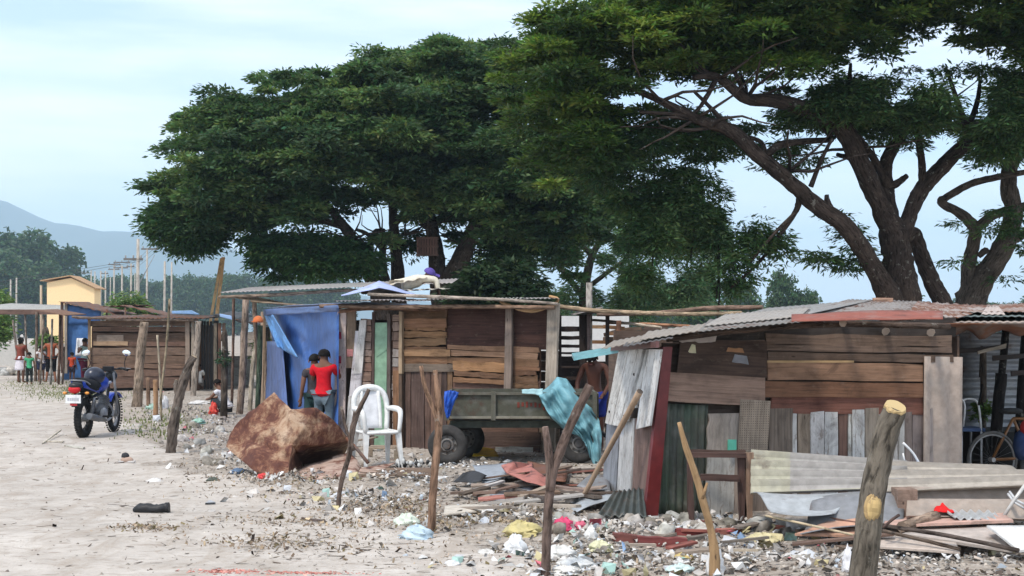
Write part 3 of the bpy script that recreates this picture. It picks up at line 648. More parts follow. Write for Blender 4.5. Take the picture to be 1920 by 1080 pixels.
for q,c,o_ in (([(948,730),(961,730),(963,572),(951,572)],(.24,.19,.155),.06),([(1020,862),(1042,862),(1050,568),(1030,568)],(.36,.31,.26),.10),([(751,700),(757,700),(758,584),(752,584)],(.38,.28,.19),.05),([(752,846),(758,846),(757,700),(751,700)],(.12,.08,.06),.03)):
    w = MB(); pq(w, PM, q, c, o_, .06, .004); at_part(w, 'post', WOOD, M)
# back and side walls keep the inside dark
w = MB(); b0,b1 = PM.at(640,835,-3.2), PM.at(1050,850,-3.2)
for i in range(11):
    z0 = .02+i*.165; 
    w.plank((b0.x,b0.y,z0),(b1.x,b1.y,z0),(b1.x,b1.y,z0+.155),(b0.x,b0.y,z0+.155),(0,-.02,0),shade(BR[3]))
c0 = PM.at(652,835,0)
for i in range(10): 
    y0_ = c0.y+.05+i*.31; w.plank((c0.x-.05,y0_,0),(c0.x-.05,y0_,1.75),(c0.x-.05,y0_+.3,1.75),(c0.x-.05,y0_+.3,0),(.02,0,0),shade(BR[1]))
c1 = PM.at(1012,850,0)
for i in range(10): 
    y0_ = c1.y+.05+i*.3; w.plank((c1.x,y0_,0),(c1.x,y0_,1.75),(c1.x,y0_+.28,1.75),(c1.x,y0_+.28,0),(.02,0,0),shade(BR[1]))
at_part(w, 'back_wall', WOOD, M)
# roof of zinc sheets and its poles
w = MB(); rng2 = random.Random(3)
e0, e1 = PM.at(628,566,.45), PM.at(1046,560,.45); bk = Vector((0,3.9,.10))
for i in range(7):
    p = e0.lerp(e1, i/7); q = e0.lerp(e1, (i+1.06)/7)
    corr(w, p+Vector((0,rng2.uniform(-.1,.12),.006*(i%2)+rng2.uniform(0,.012))), q-p, bk, 8, .008, shade((.26,.24,.225),.25), .003)
at_part(w, 'roof', ZINC, M)
w = MB(); w.tube([PM.at(690,552,.5),PM.at(800,556,.5),PM.at(940,562,.5),PM.at(1046,570,.5)],[.022,.025,.022,.02],(.36,.30,.25),7,.1,n=14)
w.tube([PM.at(600,574,.35),PM.at(740,576,.35),PM.at(860,575,.35),PM.at(1040,577,.35)],[.028,.03,.03,.028],(.26,.17,.12),7,.1,n=14)
w.tube([PM.at(636,584,.2),PM.at(700,578,.2),PM.at(838,580,.2)],[.03,.03,.03],(.22,.13,.09),7,.1,n=8)
at_part(w, 'roof_pole', BARK, M)
w = MB(); P_ = [PM.at(x,y,.2) for x,y in ((938,566),(955,572),(975,580),(1000,582),(1025,574),(1042,568),(1046,560),(1030,556))]
w.tube(P_, [.018]*len(P_), (.40,.24,.12), 6, .25, n=26); w.tube([p+Vector((.02,-.02,-.02)) for p in P_[:6]], .012, (.45,.28,.15), 5, .2, n=20); at_part(w, 'rope', CLOTH, M)
# --- blue tarp hut
TH = thing('tarp_hut', 'hut walled with hanging blue tarp between thin poles', 'hut', 565, 21)
def tarp(mb, q, off, colr, nu=26, nv_=20, fold=.05, P=PM, f=3.5, seed=1, th=.006, colf=None):
    (ax,ay),(bx,by),(cx,cy),(dx,dy) = q; Gd = []
    for i in range(nu+1):
        r_ = []
        for j in range(nv_+1):
            u,v = i/nu, j/nv_
            x = (ax*(1-u)+bx*u)*(1-v)+(dx*(1-u)+cx*u)*v; y = (ay*(1-u)+by*u)*(1-v)+(dy*(1-u)+cy*u)*v
            d = fold*(2*float(vn(u*f+v*.9+seed, v*1.3+seed, seed))-1)+fold*.5*(2*float(vn(u*f*2.6+v*3, v*2.5-u, seed+3))-1)
            r_.append(P.at(x,y,off+d))
        Gd.append(r_)
    return mb.slab(Gd, th, colr, True, colf)
PT = Plane(G(497,764), PM.at(636,835,0)*Vector((1,1,0)) if False else Vector((PM.at(636,835).x, PM.at(636,835).y, 0)))
w = MB(); tarp(w, [(541,790),(634,838),(636,574),(500,582)], .05, (.035,.10,.30), fold=.10, seed=2, P=PT)
tarp(w, [(498,762),(541,785),(530,640),(500,640)], .10, (.085,.13,.29), 10, 14, .04, seed=5, P=PT)
tarp(w, [(520,650),(560,672),(512,590),(495,590)], .22, (.09,.24,.50), 8, 14, .06, seed=8, P=PT)
tarp(w, [(495,592),(636,584),(634,572),(494,580)], .24, (.05,.09,.22), 24, 4, .03, seed=3, P=PT)
at_part(w, 'tarp_wall', TARP, TH)
w = MB(); a0_, a1_ = PT.at(494,580,.1), PT.at(636,572,.1); a_ = [a0_, a1_, a1_+Vector((.6,3.4,.06)), a0_+Vector((3.2,3.5,.10))]
Gd = [[a_[0].lerp(a_[1],u/10).lerp(a_[3].lerp(a_[2],u/10),v/8)+Vector((0,0,.05*float(vn(u*.6,v*.6,4)))) for v in range(9)] for u in range(11)]
w.slab(Gd, .006, (.35,.42,.62), True); at_part(w, 'tarp_roof', TARP, TH)
w = MB(); 
for q in ([(492,766),(497,766),(498,585),(493,585)],[(541,785),(545,785),(545,585),(541,585)]): w = MB(); pq(w, PT, q, (.30,.21,.14), -.1,.05); at_part(w, 'pole', WOOD, TH)
# --- open pole shelter with long zinc roof
OS = thing('pole_shelter', 'open shelter of bare poles carrying a long zinc roof', 'shelter', 500, 28.5)
YS = 28.
w = MB(); PS = Plane((-5,YS,0),(0,YS,0))
for i in range(5):
    x0 = 412+i*86; x1 = x0+92; y0 = 549-i*3.6; y1 = y0-4
    p,q = W(x0,y0,YS-.1*i), W(x1,y1,YS-.1*i)
    corr(w, p, q-p, Vector((0,3.4,.21)), 11, .008, shade((.38,.355,.33),.18), .004)
at_part(w, 'roof', ZINC, OS)
w = MB(); w.tube([W(410,557,YS),W(520,553,YS),W(640,545,YS),W(700,545,YS)],[.03,.035,.03,.03],(.27,.2,.15),7,.1,n=14)
w.tube([W(440,556,YS),W(490,562,YS+1),W(530,570,YS+2)],[.035]*3,(.42,.30,.18),7,.1,n=8); w.tube([W(470,565,YS-.1),W(560,572,YS-.1),W(640,578,YS-.1)],[.02]*3,(.30,.22,.15),6,.1,n=8)
at_part(w, 'beam', BARK, OS)
for pts,r,c in (([(448,778),(455,700),(458,630),(461,562)],6.5,(.27,.20,.155)),([(434,752),(437,660),(438,560)],2.6,(.14,.09,.07)),([(468,762),(474,690),(486,615)],4.5,(.42,.36,.28)),
                ([(482,776),(484,700),(479,620),(477,566)],4.2,(.26,.18,.13)),([(497,770),(500,700),(503,640)],4,(.28,.2,.14))):
    w = MB(); Yp = min(GY(pts[0][1]), 29.5); P_ = [W(x,y,Yp) for x,y in pts]; P_[0].z = -.1; w.tube(P_, r*Yp/F, c, 8, .1, n=12); at_part(w, 'pole', BARK, OS)
# pale blue tarp heaped on the roofs
tt = thing('roof_tarp', 'pale lilac blue tarp peaked over the long zinc roof', 'tarp', 715, 22, z=2.1)
w = MB(); Yt = 20.6; Gd = []
for i in range(25):
    u = i/24; r_ = []
    for j in range(13):
        v = j/12; x = 640+170*u; pk = max(0,1-abs(u-.42)/.46)**1.15
        y = 556-28*pk*math.sin(math.pi*min(1,.12+v*.76))**.6 - 1.5*float(vn(u*9,v*5,3)); r_.append(W(x,y,Yt+2.6*v))
    Gd.append(r_)
w.slab(Gd, .006, (.36,.42,.66), True); keep(w.build('tarp', TARP), tt)
# person crouching on roof in pale shirt, sheets beside
rs = MB(); 
for k,(a_,b_) in enumerate((((700,541),(800,520)),((735,546),(836,541)))):
    p,q = W(*a_,22.3-k*.6), W(*b_,22.3-k*.6); corr(rs, p, q-p, Vector((0,1.6,.05)), 5, .012, (.50,.45,.38), .004)
tag(rs.build('roof_sheet', FIBRO), 'cream roofing sheets lying loose behind the peaked lilac tarp', 'roofing sheet')
# birdcage like crate in the tree
w = MB(); Yk = 41; cr_ = thing('hanging_crate', 'brown slatted wooden crate hanging in the dense tree above the roof', 'crate', 800, Yk, z=3.9)
for x in range(783,822,5): w.box(W(x,462,Yk), (.05,.05,.55), shade((.16,.09,.07)))
for y in (446,462,478): w.box(W(802,y,Yk), (.62,.06,.05), (.14,.08,.06))
for x in (783,820): w.box(W(x,447,Yk+.25), (.05,.5,.05), (.14,.08,.06)); w.box(W(x,478,Yk+.25), (.05,.5,.05), (.14,.08,.06))
w.box(W(802,462,Yk+.5), (.6,.03,.5), (.10,.06,.05)); keep(w.build('slats', WOOD), cr_)
w = MB(); w.tube([W(802,446,Yk+.2),W(803,405,Yk+.2)], .02, (.1,.08,.06), 5); keep(w.build('rope', CLOTH), cr_)
# ================================================================== board hut (left middle) and dark open hut
YL = 38.5; PL3 = Plane((-12,YL,0),(-4,YL+.1,0))
L3 = thing('board_hut', 'low brown hut of horizontal boards beyond the parked motorbike', 'hut', 268, YL)
w = MB(); rows(w, PL3, 172,358, 601,728, 9, [(.17,.11,.08),(.12,.075,.055),(.22,.15,.11),(.15,.09,.065),(.26,.19,.13)], jx=3)
pq(w, PL3, rect(176,640,240,648), (.36,.24,.15), .03); pq(w, PL3, rect(182,628,232,642), (.26,.2,.16), .026); at_part(w, 'wall', WOOD, L3)
for x,wd,c in ((168,5,(.28,.19,.13)),(352,8,(.26,.2,.16)),(362,6,(.34,.28,.23))):
    w = MB(); pq(w, PL3, rect(x-wd/2,594 if x<200 else 600,x+wd/2,735), c, .05,.05); at_part(w, 'post', WOOD, L3)
w = MB(); b_ = PL3.at(172,735,-3); b1_ = PL3.at(366,735,-3)
sheet(w,(b_.x,b_.y,0),(b1_.x-b_.x,0,0),(0,0,1.75),3,3,.02,BR[3]); 
for bx in (PL3.at(172,735,0), PL3.at(366,735,0)): sheet(w,(bx.x,bx.y+.03,0),(0,2.9,0),(0,0,1.8),3,3,.02,BR[1])
at_part(w, 'back_wall', WOOD, L3)
w = MB(); 
for i in range(6):
    p = PL3.at(140+i*40,597+random.uniform(-1,1),.35); q = PL3.at(182+i*40,597+random.uniform(-1,2),.35); corr(w, p, q-p, Vector((0,3.9,.10+.05*random.random())), 5, .014, random.choice([(.10,.08,.07),(.07,.06,.055),(.17,.15,.135)]), .004)
at_part(w, 'roof', RUSTY, L3)
w = MB(); w.tube([PL3.at(135,594,.3),PL3.at(250,600,.3),PL3.at(372,600,.3)], .035, (.2,.15,.12), 6, .1, n=8); at_part(w, 'roof_pole', BARK, L3)
# brown lean-to roofs behind
w = MB()
for (x0,y0,x1,y1,Yr,c) in ((192,575,262,572,46,(.14,.09,.07)),(225,572,330,596,45,(.12,.08,.065)),(262,590,310,596,44,(.30,.24,.19))):
    p,q = W(x0,y0,Yr), W(x1,y1,Yr); corr(w, p, q-p, Vector((0,2.2,.02)), 5, .015, c, .006)
for x,y in ((200,578),(235,575),(322,596)):
    p = W(x,y+2,46); w.tube([(p.x,p.y,0),p], .03, (.15,.1,.08), 6)
tag(w.build('rusty_roof_shelter', RUSTY), 'rusty brown sheet roof sloping up behind the low board hut', 'shelter')
DH = thing('dark_hut', 'dark open hut under black sheeting beside the low board hut', 'hut', 400, 39.5)
w = MB(); PD = Plane((-9,39.2,0),(-4,39.3,0)); rows(w, PD, 376,412, 602,740, 5, [(.018,.016,.015),(.025,.02,.018)], vertical=True, jx=1); at_part(w,'wall',TARP,DH)
w = MB()
for k,(x0,x1,y0,y1,c) in enumerate(((366,404,598,596,(.03,.028,.028)),(396,440,592,598,(.03,.03,.03)),(436,500,602,612,(.035,.03,.03)))):
    p,q = PD.at(x0,y0,.3), PD.at(x1,y1,.3); corr(w,p,q-p,Vector((0,3.,.16)),3,.015,c,.01)
at_part(w,'roof',TARP,DH)
w = MB(); tarp(w,[(412,594),(436,600),(434,592),(412,588)],.5,(.28,.42,.66),8,4,.01,P=PD); at_part(w,'blue_tarp_scrap',TARP,DH); w = MB(); tarp(w,[(322,588),(376,590),(360,582),(322,583)],-.6,(.25,.42,.68),8,4,.02,P=PD); at_part(w,'blue_tarp_scrap',TARP,DH)
for x,c in ((404,(.30,.24,.18)),(412,(.18,.10,.07)),(420,(.13,.09,.07))):
    w = MB(); pq(w, PD, rect(x-3,606,x+3,742), c, .1,.05); at_part(w,'post',WOOD,DH)
w = MB(); b_ = PD.at(376,740,-3); b1_ = PD.at(470,740,-3); sheet(w,(b_.x,b_.y,0),(b1_.x-b_.x,0,0),(0,0,.9),3,3,.02,(.5,.48,.45)); at_part(w,'back_wall',WOOD,DH)
# ================================================================== far left: cream house, blue hut, grey roof shed
YH = 105
CH = thing('cream_house', 'cream orange rendered house with low gable roof beyond the sheds', 'house', 140, YH)
w = MB(); a0 = W(88,620,YH); a1 = W(177,620,YH); zt0 = W(0,530,YH).z; zap = W(0,521,YH).z; xm = W(133,0,YH).x; dp = 1.6
fr = [(a0.x,YH,0),(a1.x,YH,0),(a1.x,YH,W(0,541,YH).z),(xm,YH,zap),(a0.x,YH,zt0)]
n0 = len(w.v); w.v += [Vector(p) for p in fr]+[Vector((p[0],YH+dp,p[2])) for p in fr]; c_ = (.88,.64,.36)
w.face([0,1,2,3,4],[(0,0)]*5,c_); w.face([9,8,7,6,5],[(0,0)]*5,c_)
for i in range(5): j=(i+1)%5; w.face([i+5,j+5,j,i],[(0,0)]*4,c_)
at_part(w,'wall',PLASTER,CH)
w = MB(); 
for s_,(pa,pb) in enumerate(((W(75,527,YH-.3),Vector((xm,YH-.3,zap+.12))),(Vector((xm,YH-.3,zap+.12)),W(181,542,YH-.3)))): sheet(w,pa,pb-pa,(0,dp+.8,0),2,2,.07,(.42,.27,.16))
at_part(w,'roof',PLASTER,CH)
for yy in (YH+.8,): w=MB(); w.box((W(88,0,YH).x-.03,yy,W(0,548,YH).z),(.1,.8,.7),(.05,.05,.05)); at_part(w,'window',DARKM,CH)
for yy in (YH,YH+1.6): w=MB(); w.tube([(W(77,0,YH).x,yy,0),(W(77,0,YH).x,yy,zt0-.2)],.09,(.45,.35,.25),8); at_part(w,'porch_post',PLASTER,CH)
BH = thing('blue_hut', 'narrow blue tarp hut with brown posts beside the low board hut', 'hut', 150, 46)
PB = Plane((-15,46,0),(-9,46.2,0)); w = MB()
tarp(w,[(120,712),(168,712),(168,583),(124,571)],.02,(.05,.14,.34),12,14,.04,P=PB,seed=4)
tarp(w,[(128,608),(188,608),(190,583),(124,569)],.1,(.045,.12,.30),14,6,.04,P=PB,seed=9); at_part(w,'tarp_wall',TARP,BH)
w = MB(); p,q = PB.at(110,566,.3),PB.at(215,590,.3); corr(w,p,q-p,Vector((0,3,.05)),6,.015,(.07,.06,.055),.01); at_part(w,'roof',RUSTY,BH)
w = MB(); 
for x,c in ((117,(.14,.09,.07)),(124,(.35,.3,.26))): pq(w,PB,rect(x-2.5,566,x+2.5,700),c,.12,.05)
at_part(w,'post',WOOD,BH)
w = MB(); tarp(w,[(141,668),(158,668),(158,634),(144,634)],.2,(.7,.7,.72),6,8,.04,P=PB,seed=6); tag(w.build('hanging_cloth',CLOTH),'white cloth hanging against the blue tarp hut','cloth')
GS = thing('open_shed', 'open shed with long pale grey roof on thin poles beside bright green bush', 'shed', 50, 47)
w = MB(); 
for i in range(5):
    x0=-60+i*31; p,q = W(x0,579+i*1.2,46),W(x0+33,580+i*1.2,46); corr(w,p,q-p,Vector((0,4,.24)),6,.02,shade((.42,.41,.38),.05),.006)
at_part(w,'roof',FIBRO,GS)
w = MB(); w.box(W(30,585,45.9),(3.2,.05,.16),(.16,.10,.08)); 
p,q=W(68,582,43),W(122,592,40); sheet(w,p,q-p,(0,2,.05),4,2,.02,(.20,.11,.07)); at_part(w,'fascia',WOOD,GS)
for x,x2,y2,c in ((68,68,583,(.16,.12,.1)),(38,24,600,(.22,.18,.15)),(52,47,590,(.22,.18,.15)),(75,82,592,(.25,.2,.16)),(110,114,590,(.13,.08,.06)),(95,98,598,(.3,.28,.25))):
    w = MB(); Yq = 46 if x<70 else 43; g_ = W(x,620,Yq); w.tube([(g_.x,Yq,-.05),W(x2,y2,Yq)],.035,c,6,.1,n=4); at_part(w,'pole',BARK,GS)
w = MB(); w.box((W(60,0,66).x,66,.5),(3.6,.25,1.1),(.52,.50,.47))
tag(w.build('concrete_wall',PLASTER),'low pale concrete wall seen through the open shed poles','wall')
w = MB(); P_=[W(x,y,52) for x,y in ((-10,668),(20,664),(50,670))]
for k in range(14): w.ell((P_[0].x+k*.16,52+random.uniform(-.3,.3),.12+random.uniform(-.04,.05)),(.2,.25,.17),shade((.38,.36,.33),.3),jit=.12)
tag(w.build('stone_heap',STONE),'grey heap of stones beside the women under the shed','stones',kind='stuff')
# far strip of huts between
for i,(x,wd,y,Yf,c,lab) in enumerate(((560,130,588,60,(.3,.27,.25),'grey distant shed glimpsed between the shelter poles'),(470,60,600,52,(.2,.15,.12),'small brown distant shed glimpsed behind the thin poles'))):
    w=MB(); p=W(x-wd/2,y,Yf); q=W(x+wd/2,y+2,Yf); Sd=thing('distant_shed',lab,'shed',x,Yf); corr(w,p,q-p,Vector((0,3,.1)),6,.02,c,.01); keep(w.build('roof',RUSTY),Sd); w=MB(); w.box(((p.x+q.x)/2,Yf+.3,.8),(q.x-p.x-.3,.05,1.6),(.33,.28,.24)); keep(w.build('wall',WOOD),Sd)
# ================================================================== dark slatted hut between the two large huts
SH = thing('slatted_hut', 'dark open slatted hut frame between the trailer and the white door', 'hut', 1090, 21)
PSl = Plane((.5,21.5,0),(2.5,21.5,0)); w = MB()
for y0,y1 in ((612,622),(630,637),(646,652),(660,664),(668,686),(690,706),(712,726),(732,748)): pq(w,PSl,rect(1046,y0,1092,y1),(.03,.022,.02),0,.02,.003)
at_part(w,'slats',WOOD,SH)
for x0,x1,o_ in ((1086,1100,.05),(1100,1107,.1),(1135,1142,.0),(1048,1053,.0)):
    w=MB(); pq(w,PSl,rect(x0,590,x1,870),(.04,.03,.027) if x0!=1100 else (.20,.15,.14),o_,.06,.004); at_part(w,'post',WOOD,SH)
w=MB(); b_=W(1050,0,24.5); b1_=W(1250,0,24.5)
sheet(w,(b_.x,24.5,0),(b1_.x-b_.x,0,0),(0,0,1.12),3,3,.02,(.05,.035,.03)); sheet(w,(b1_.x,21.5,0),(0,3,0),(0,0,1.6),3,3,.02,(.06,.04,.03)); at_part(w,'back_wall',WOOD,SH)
w=MB(); p,q=W(1085,587,21.2),W(1195,590,21.2); sheet(w,p,q-p,(0,2.8,.10),5,3,.012,(.05,.045,.045),.02,2); p,q=W(1075,590,21),W(1130,578,21); sheet(w,p,q-p,(0,.8,0),4,2,.02,(.32,.28,.25),.01); at_part(w,'roof',ZINC,SH)
w=MB(); w.tube([W(1048,575,20.5),W(1100,581,20.3),W(1180,586,20),W(1280,589,19),W(1390,587,18)],[.035,.035,.032,.03,.025],(.36,.27,.18),7,.1,n=22)
w.tube([W(1120,590,21),W(1240,586,20.5),W(1330,578,20),W(1430,576,19.5)],[.03,.03,.035,.03],(.24,.16,.12),7,.1,n=16)
w.tube([W(1140,605,22),W(1200,607,21.5),W(1300,612,21)],[.022]*3,(.38,.2,.12),6,.1,n=8); w.tube([W(1110,600,22),W(1160,604,21.5),W(1240,614,21)],[.02]*3,(.5,.42,.33),6,.1,n=8)
at_part(w,'roof_pole',BARK,SH)
w=MB(); w.box((W(1160,0,21).x,21,.9),(.07,.07,1.8),(.26,.13,.08)); at_part(w,'post',WOOD,SH); w=MB(); w.tube([W(1103,800,22),W(1105,530,22)],.05,(.42,.38,.34),8,.06,n=6); at_part(w,'pole',BARK,SH)
w=MB(); w.box((W(1085,0,34).x,34,.95),(2.4,.1,2.1),(.72,.72,.72))
tag(w.build('white_shed',PLASTER),'white shed wall seen through the gaps of the dark slats','shed')
w=MB(); 
for k in range(16): 
    p=W(random.uniform(1110,1235),random.uniform(612,645),24+random.random()); w.box(p,(random.uniform(.3,.8),.06,.06),shade(random.choice(OR+GB),.2),Euler((0,random.uniform(-.25,.25),random.uniform(-.6,.6))))
at_part(w,'rafter',WOOD,SH)
# teal board sticking out
w=MB(); p,q=W(1076,676,14.2),W(1160,662,13.9); w.plank(p,q,q+Vector((0,0,.035)),p+Vector((0,0,.035)),(0,.45,.03),(.20,.42,.46),.003); tag(w.build('teal_board',PAINT),'pale teal board jutting out above the shirtless man','board')
# ================================================================== board hut on the right
C0 = Vector(((1225-960)*12.75/F,12.75,0)); PR = Plane(C0, Vector(((1790-960)*14./F,14.,0)))
PRl = Plane(C0, Vector(((1132-960)*14.9/F,14.9,0))); PRl.n = Vector((PRl.d.y,-PRl.d.x,0)); 
if PRl.n.x>0: PRl.n=-PRl.n
Rh = thing('patchwork_hut', 'patchwork hut of weathered boards with dark red corner post and white door boards', 'hut', 1480, 14.5)
w=MB()
rows(w,PR,1436,1782,626,676,3,[(.115,.075,.055),(.085,.058,.044),(.14,.095,.07)],.0,jx=3,skew=4)
pq(w,PR,[(1249,752),(1432,762),(1432,708),(1249,697)],(.29,.19,.145),.03,.02,.003,.03)
pq(w,PR,[(1437,712),(1728,716),(1728,683),(1437,677)],(.25,.15,.095),.01); pq(w,PR,[(1430,745),(1728,745),(1728,718),(1432,714)],(.18,.09,.055),.02); pq(w,PR,[(1442,775),(1728,777),(1728,746),(1444,744)],(.16,.07,.05),.0)
pq(w,PR,[(1437,680),(1600,680),(1600,676),(1437,676)],(.45,.30,.16),.025,.01,0)
at_part(w,'wall',WOOD,Rh)
w=MB(); pq(w,PR,[(1268,699),(1437,708),(1437,640),(1275,636)],(.080,.052,.040),.035,.012,.002,0,9); at_part(w,'dark_wall_panel',WOOD,Rh)
w=MB(); pq(w,PR,[(1272,641),(1340,642),(1345,627),(1280,626)],(.45,.38,.34),.045,.006,.012,0,9)
pq(w,PR,[(1290,660),(1304,663),(1303,646),(1296,646)],(.60,.55,.36),.05,.003,.006,0,4); pq(w,PR,[(1362,660),(1395,662),(1393,653),(1364,652)],(.35,.18,.09),.05,.003,.006,0,4)
pq(w,PR,[(1372,680),(1405,683),(1400,668),(1378,665)],(.24,.24,.26),.05,.003,.006,0,4)
at_part(w,'torn_paper',LITT,Rh)
w=MB(); x=1440
for wd,c in ((44,(.19,.15,.12)),(10,(.55,.53,.5)),(24,(.27,.21,.16)),(26,(.50,.48,.46)),(26,(.55,.54,.52)),(18,(.15,.09,.07)),(8,(.55,.54,.5)),(25,(.52,.51,.5)),(24,(.24,.20,.16)),(20,(.5,.48,.46)),(18,(.45,.42,.40)),(12,(.42,.40,.38)),(14,(.22,.17,.15)),(22,(.20,.16,.15)),(18,(.26,.22,.21))):
    pq(w,PR,[(x,945),(x+wd-1.2,945),(x+wd-1.2+random.uniform(-2,2),768+random.uniform(-4,6)),(x+random.uniform(-1,1),768+random.uniform(-4,6))],c,random.uniform(-.01,.01),.02,.004,.06); x+=wd
at_part(w,'lower_wall_boards',WOOD,Rh)
w=MB(); pq(w,PR,[(1322,965),(1374,965),(1376,848),(1324,848)],(.42,.40,.37),.0,.02,.006,.02); pq(w,PR,[(1374,965),(1400,965),(1400,850),(1376,850)],(.30,.24,.19),.0)
pq(w,PR,[(1324,846),(1385,846),(1385,776),(1328,774)],(.33,.28,.24),.015,.02,.012,.02); pq(w,PR,[(1400,958),(1440,958),(1440,770),(1400,770)],(.22,.17,.14),-.01)
at_part(w,'grey_wall_boards',WOOD,Rh)
w=MB(); pq(w,PR,[(1383,852),(1438,850),(1444,752),(1388,748)],(.33,.26,.20),.05,.01,.002,0,3)
for i in range(14):
    for j in range(22):
        a=PR.at(1386.5+i*4+(j*.16),847-j*4.4,.0612); w.box(a,(.006,.002,.006),(.10,.07,.05))
at_part(w,'perforated_panel',WOOD,Rh)
w=MB(); pq(w,PR,rect(1364,824,1380,846),(.10,.42,.30),.06,.01,.002,0); at_part(w,'green_patch',PLAST,Rh)
w=MB(); p=PR.at(1232,968,.0); q=PR.at(1324,968,.0); t_=PR.at(1236,756,.0); 
corr(w,p,q-p,t_-p,7,.012,(.05,.075,.06),.004,8,colf=lambda u,v:(.055+.03*float(vn(u*9,v*5,3)),.07+.025*float(vn(u*9+4,v*4,5)),.058)); at_part(w,'green_metal_panel',mk_metal('green_zinc',.15,.6,(.12,.10,.08)),Rh)
w=MB(); Q=[(1205,966),(1229,966),(1256,650),(1238,650)]; pq(w,PR,Q,(.15,.022,.022),.07,.05,.002,0); pq(w,PRl,[(1150,658),(1236,652),(1236,640),(1152,648)],(.14,.06,.055),.10,.03,.003,.03); at_part(w,'corner_post',PAINT,Rh)
w=MB(); p=PR.at(1728,944,.03); q=PR.at(1800,942,.03); t_=PR.at(1730,668,.03); corr(w,p,q-p,t_-p,2,.022,(.37,.30,.255),.008,8,phase=1.2); at_part(w,'fibre_cement_panel',FIBRO,Rh)
# left face: white door boards and grey lower boards
w=MB()
for q,c in (([(1138,793),(1150,797),(1182,655),(1163,660)],(.60,.58,.55)),([(1151,797),(1166,799),(1200,655),(1183,655)],(.64,.63,.60)),([(1166,790),(1180,790),(1216,655),(1201,655)],(.58,.57,.55)),([(1196,805),(1222,798),(1243,655),(1217,655)],(.68,.67,.65)),([(1181,765),(1196,765),(1222,655),(1210,655)],(.63,.62,.6))):
    pq(w,PRl,q,c,.06,.02,.003,.03)
for x,y in ((1189,702),(1143,772),(1170,780)): 
    a=PRl.at(x,y,.083); w.ell(a,(.012,.004,.014),(.05,.04,.035),nu=6,nv_=4)
keep(w.build('door_boards',WOOD),Rh)
w=MB(); pq(w,PRl,[(1132,924),(1158,930),(1166,790),(1142,790)],(.24,.25,.27),.0); pq(w,PRl,[(1160,930),(1186,942),(1194,785),(1168,785)],(.55,.53,.50),.01); pq(w,PRl,[(1188,948),(1215,955),(1225,790),(1196,785)],(.23,.15,.13),.0); keep(w.build('side_wall_boards',WOOD),Rh)
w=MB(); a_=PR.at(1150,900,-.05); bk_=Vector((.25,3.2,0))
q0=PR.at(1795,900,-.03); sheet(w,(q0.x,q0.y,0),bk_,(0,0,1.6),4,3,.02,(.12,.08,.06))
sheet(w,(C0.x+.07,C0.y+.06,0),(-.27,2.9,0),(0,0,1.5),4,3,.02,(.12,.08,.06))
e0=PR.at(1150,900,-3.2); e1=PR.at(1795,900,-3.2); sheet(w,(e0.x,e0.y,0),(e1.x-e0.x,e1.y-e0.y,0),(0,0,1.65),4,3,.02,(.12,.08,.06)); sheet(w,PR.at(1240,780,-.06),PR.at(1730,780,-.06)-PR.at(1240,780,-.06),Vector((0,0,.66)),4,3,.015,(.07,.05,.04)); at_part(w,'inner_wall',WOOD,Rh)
# roof: overlapping zinc and fibre sheets climbing to the back
RUSTY2 = mk_metal('part_rusted_sheet', .42, .75, (.15,.075,.05), .1, 3.2)
def rsheet(q, Yf, c, mat, nrg, amp=.014, name='roof_sheet', th=.005, jit=0., par=None, dY=(0,0)):
    """q: front-left, front-right, back-right, back-left in photo px, with front / back distances"""
    (Y0,Y1)=Yf; w=MB(); A_,B_=W(*q[0],Y0),W(*q[1],Y0+dY[0]); C_,D_=W(*q[2],Y1+dY[1]),W(*q[3],Y1); nrg=int(nrg*2); amp*=.32; c=tuple(k*.82 for k in c); m=nrg*6; Gd=[]
    for i in range(m+1):
        u=i/m; Gd.append([A_.lerp(B_,u).lerp(D_.lerp(C_,u),j/6)+Vector((0,0,amp*math.sin(2*math.pi*nrg*u)+ (rv(jit).z if jit else 0))) for j in range(7)])
    w.slab(Gd,th,c,True); return keep(w.build(name,mat),par or Rh)
rsheet([(1128,655),(1250,632),(1262,618),(1150,640)],(12.6,14.2),(.30,.26,.22),FIBRO,5)
rsheet([(1200,638),(1330,618),(1345,604),(1215,622)],(12.5,14.6),(.33,.29,.25),FIBRO,5)
rsheet([(1168,651),(1262,634),(1262,628),(1172,644)],(12.3,13.),(.13,.12,.12),ZINC,4)
rsheet([(1310,622),(1500,604),(1520,580),(1330,600)],(12.35,14.8),(.25,.235,.22),RUSTY2,8)
rsheet([(1320,612),(1500,594),(1520,576),(1360,590)],(13,15.2),(.38,.35,.32),FIBRO,8)
rsheet([(1362,600),(1520,588),(1640,562),(1440,578)],(14,17),(.40,.385,.37),ZINC,8)
rsheet([(1500,590),(1760,592),(1745,566),(1590,562)],(14.5,17),(.33,.30,.28),RUSTY2,10,jit=.006)
rsheet([(1700,590),(1800,596),(1860,574),(1720,566)],(14.2,16.5),(.42,.36,.33),RUSTY,4,jit=.008)
w=MB(); Gd=[]
for i in range(31):
    u=i/30; Gd.append([W(1484+284*u,603-6*u+ (4 if 0 else 0)-3*math.sin(u*3.1)*v/4-14*v/4+ 2.5*float(vn(u*6,v,5)),12.4+v*.12) for v in range(5)])
w.slab(Gd,.006,(.26,.075,.05),True); keep(w.build('red_ridge_sheet',mk_metal('red_sheet',.35,.75,(.16,.05,.035),0,7)),Rh)
w=MB(); w.tube([W(1250,636,12.7),W(1400,618,12.8),W(1560,608,12.9),W(1780,612,13.4)],[.03]*4,(.10,.07,.055),7,.1,n=14)
for x,y in ((1580,606),(1660,622),(1745,624)): w.tube([W(x,y,12.5),W(x+4,y-3,15.5)],[.035,.035],(.34,.26,.20),7,.08,n=3)
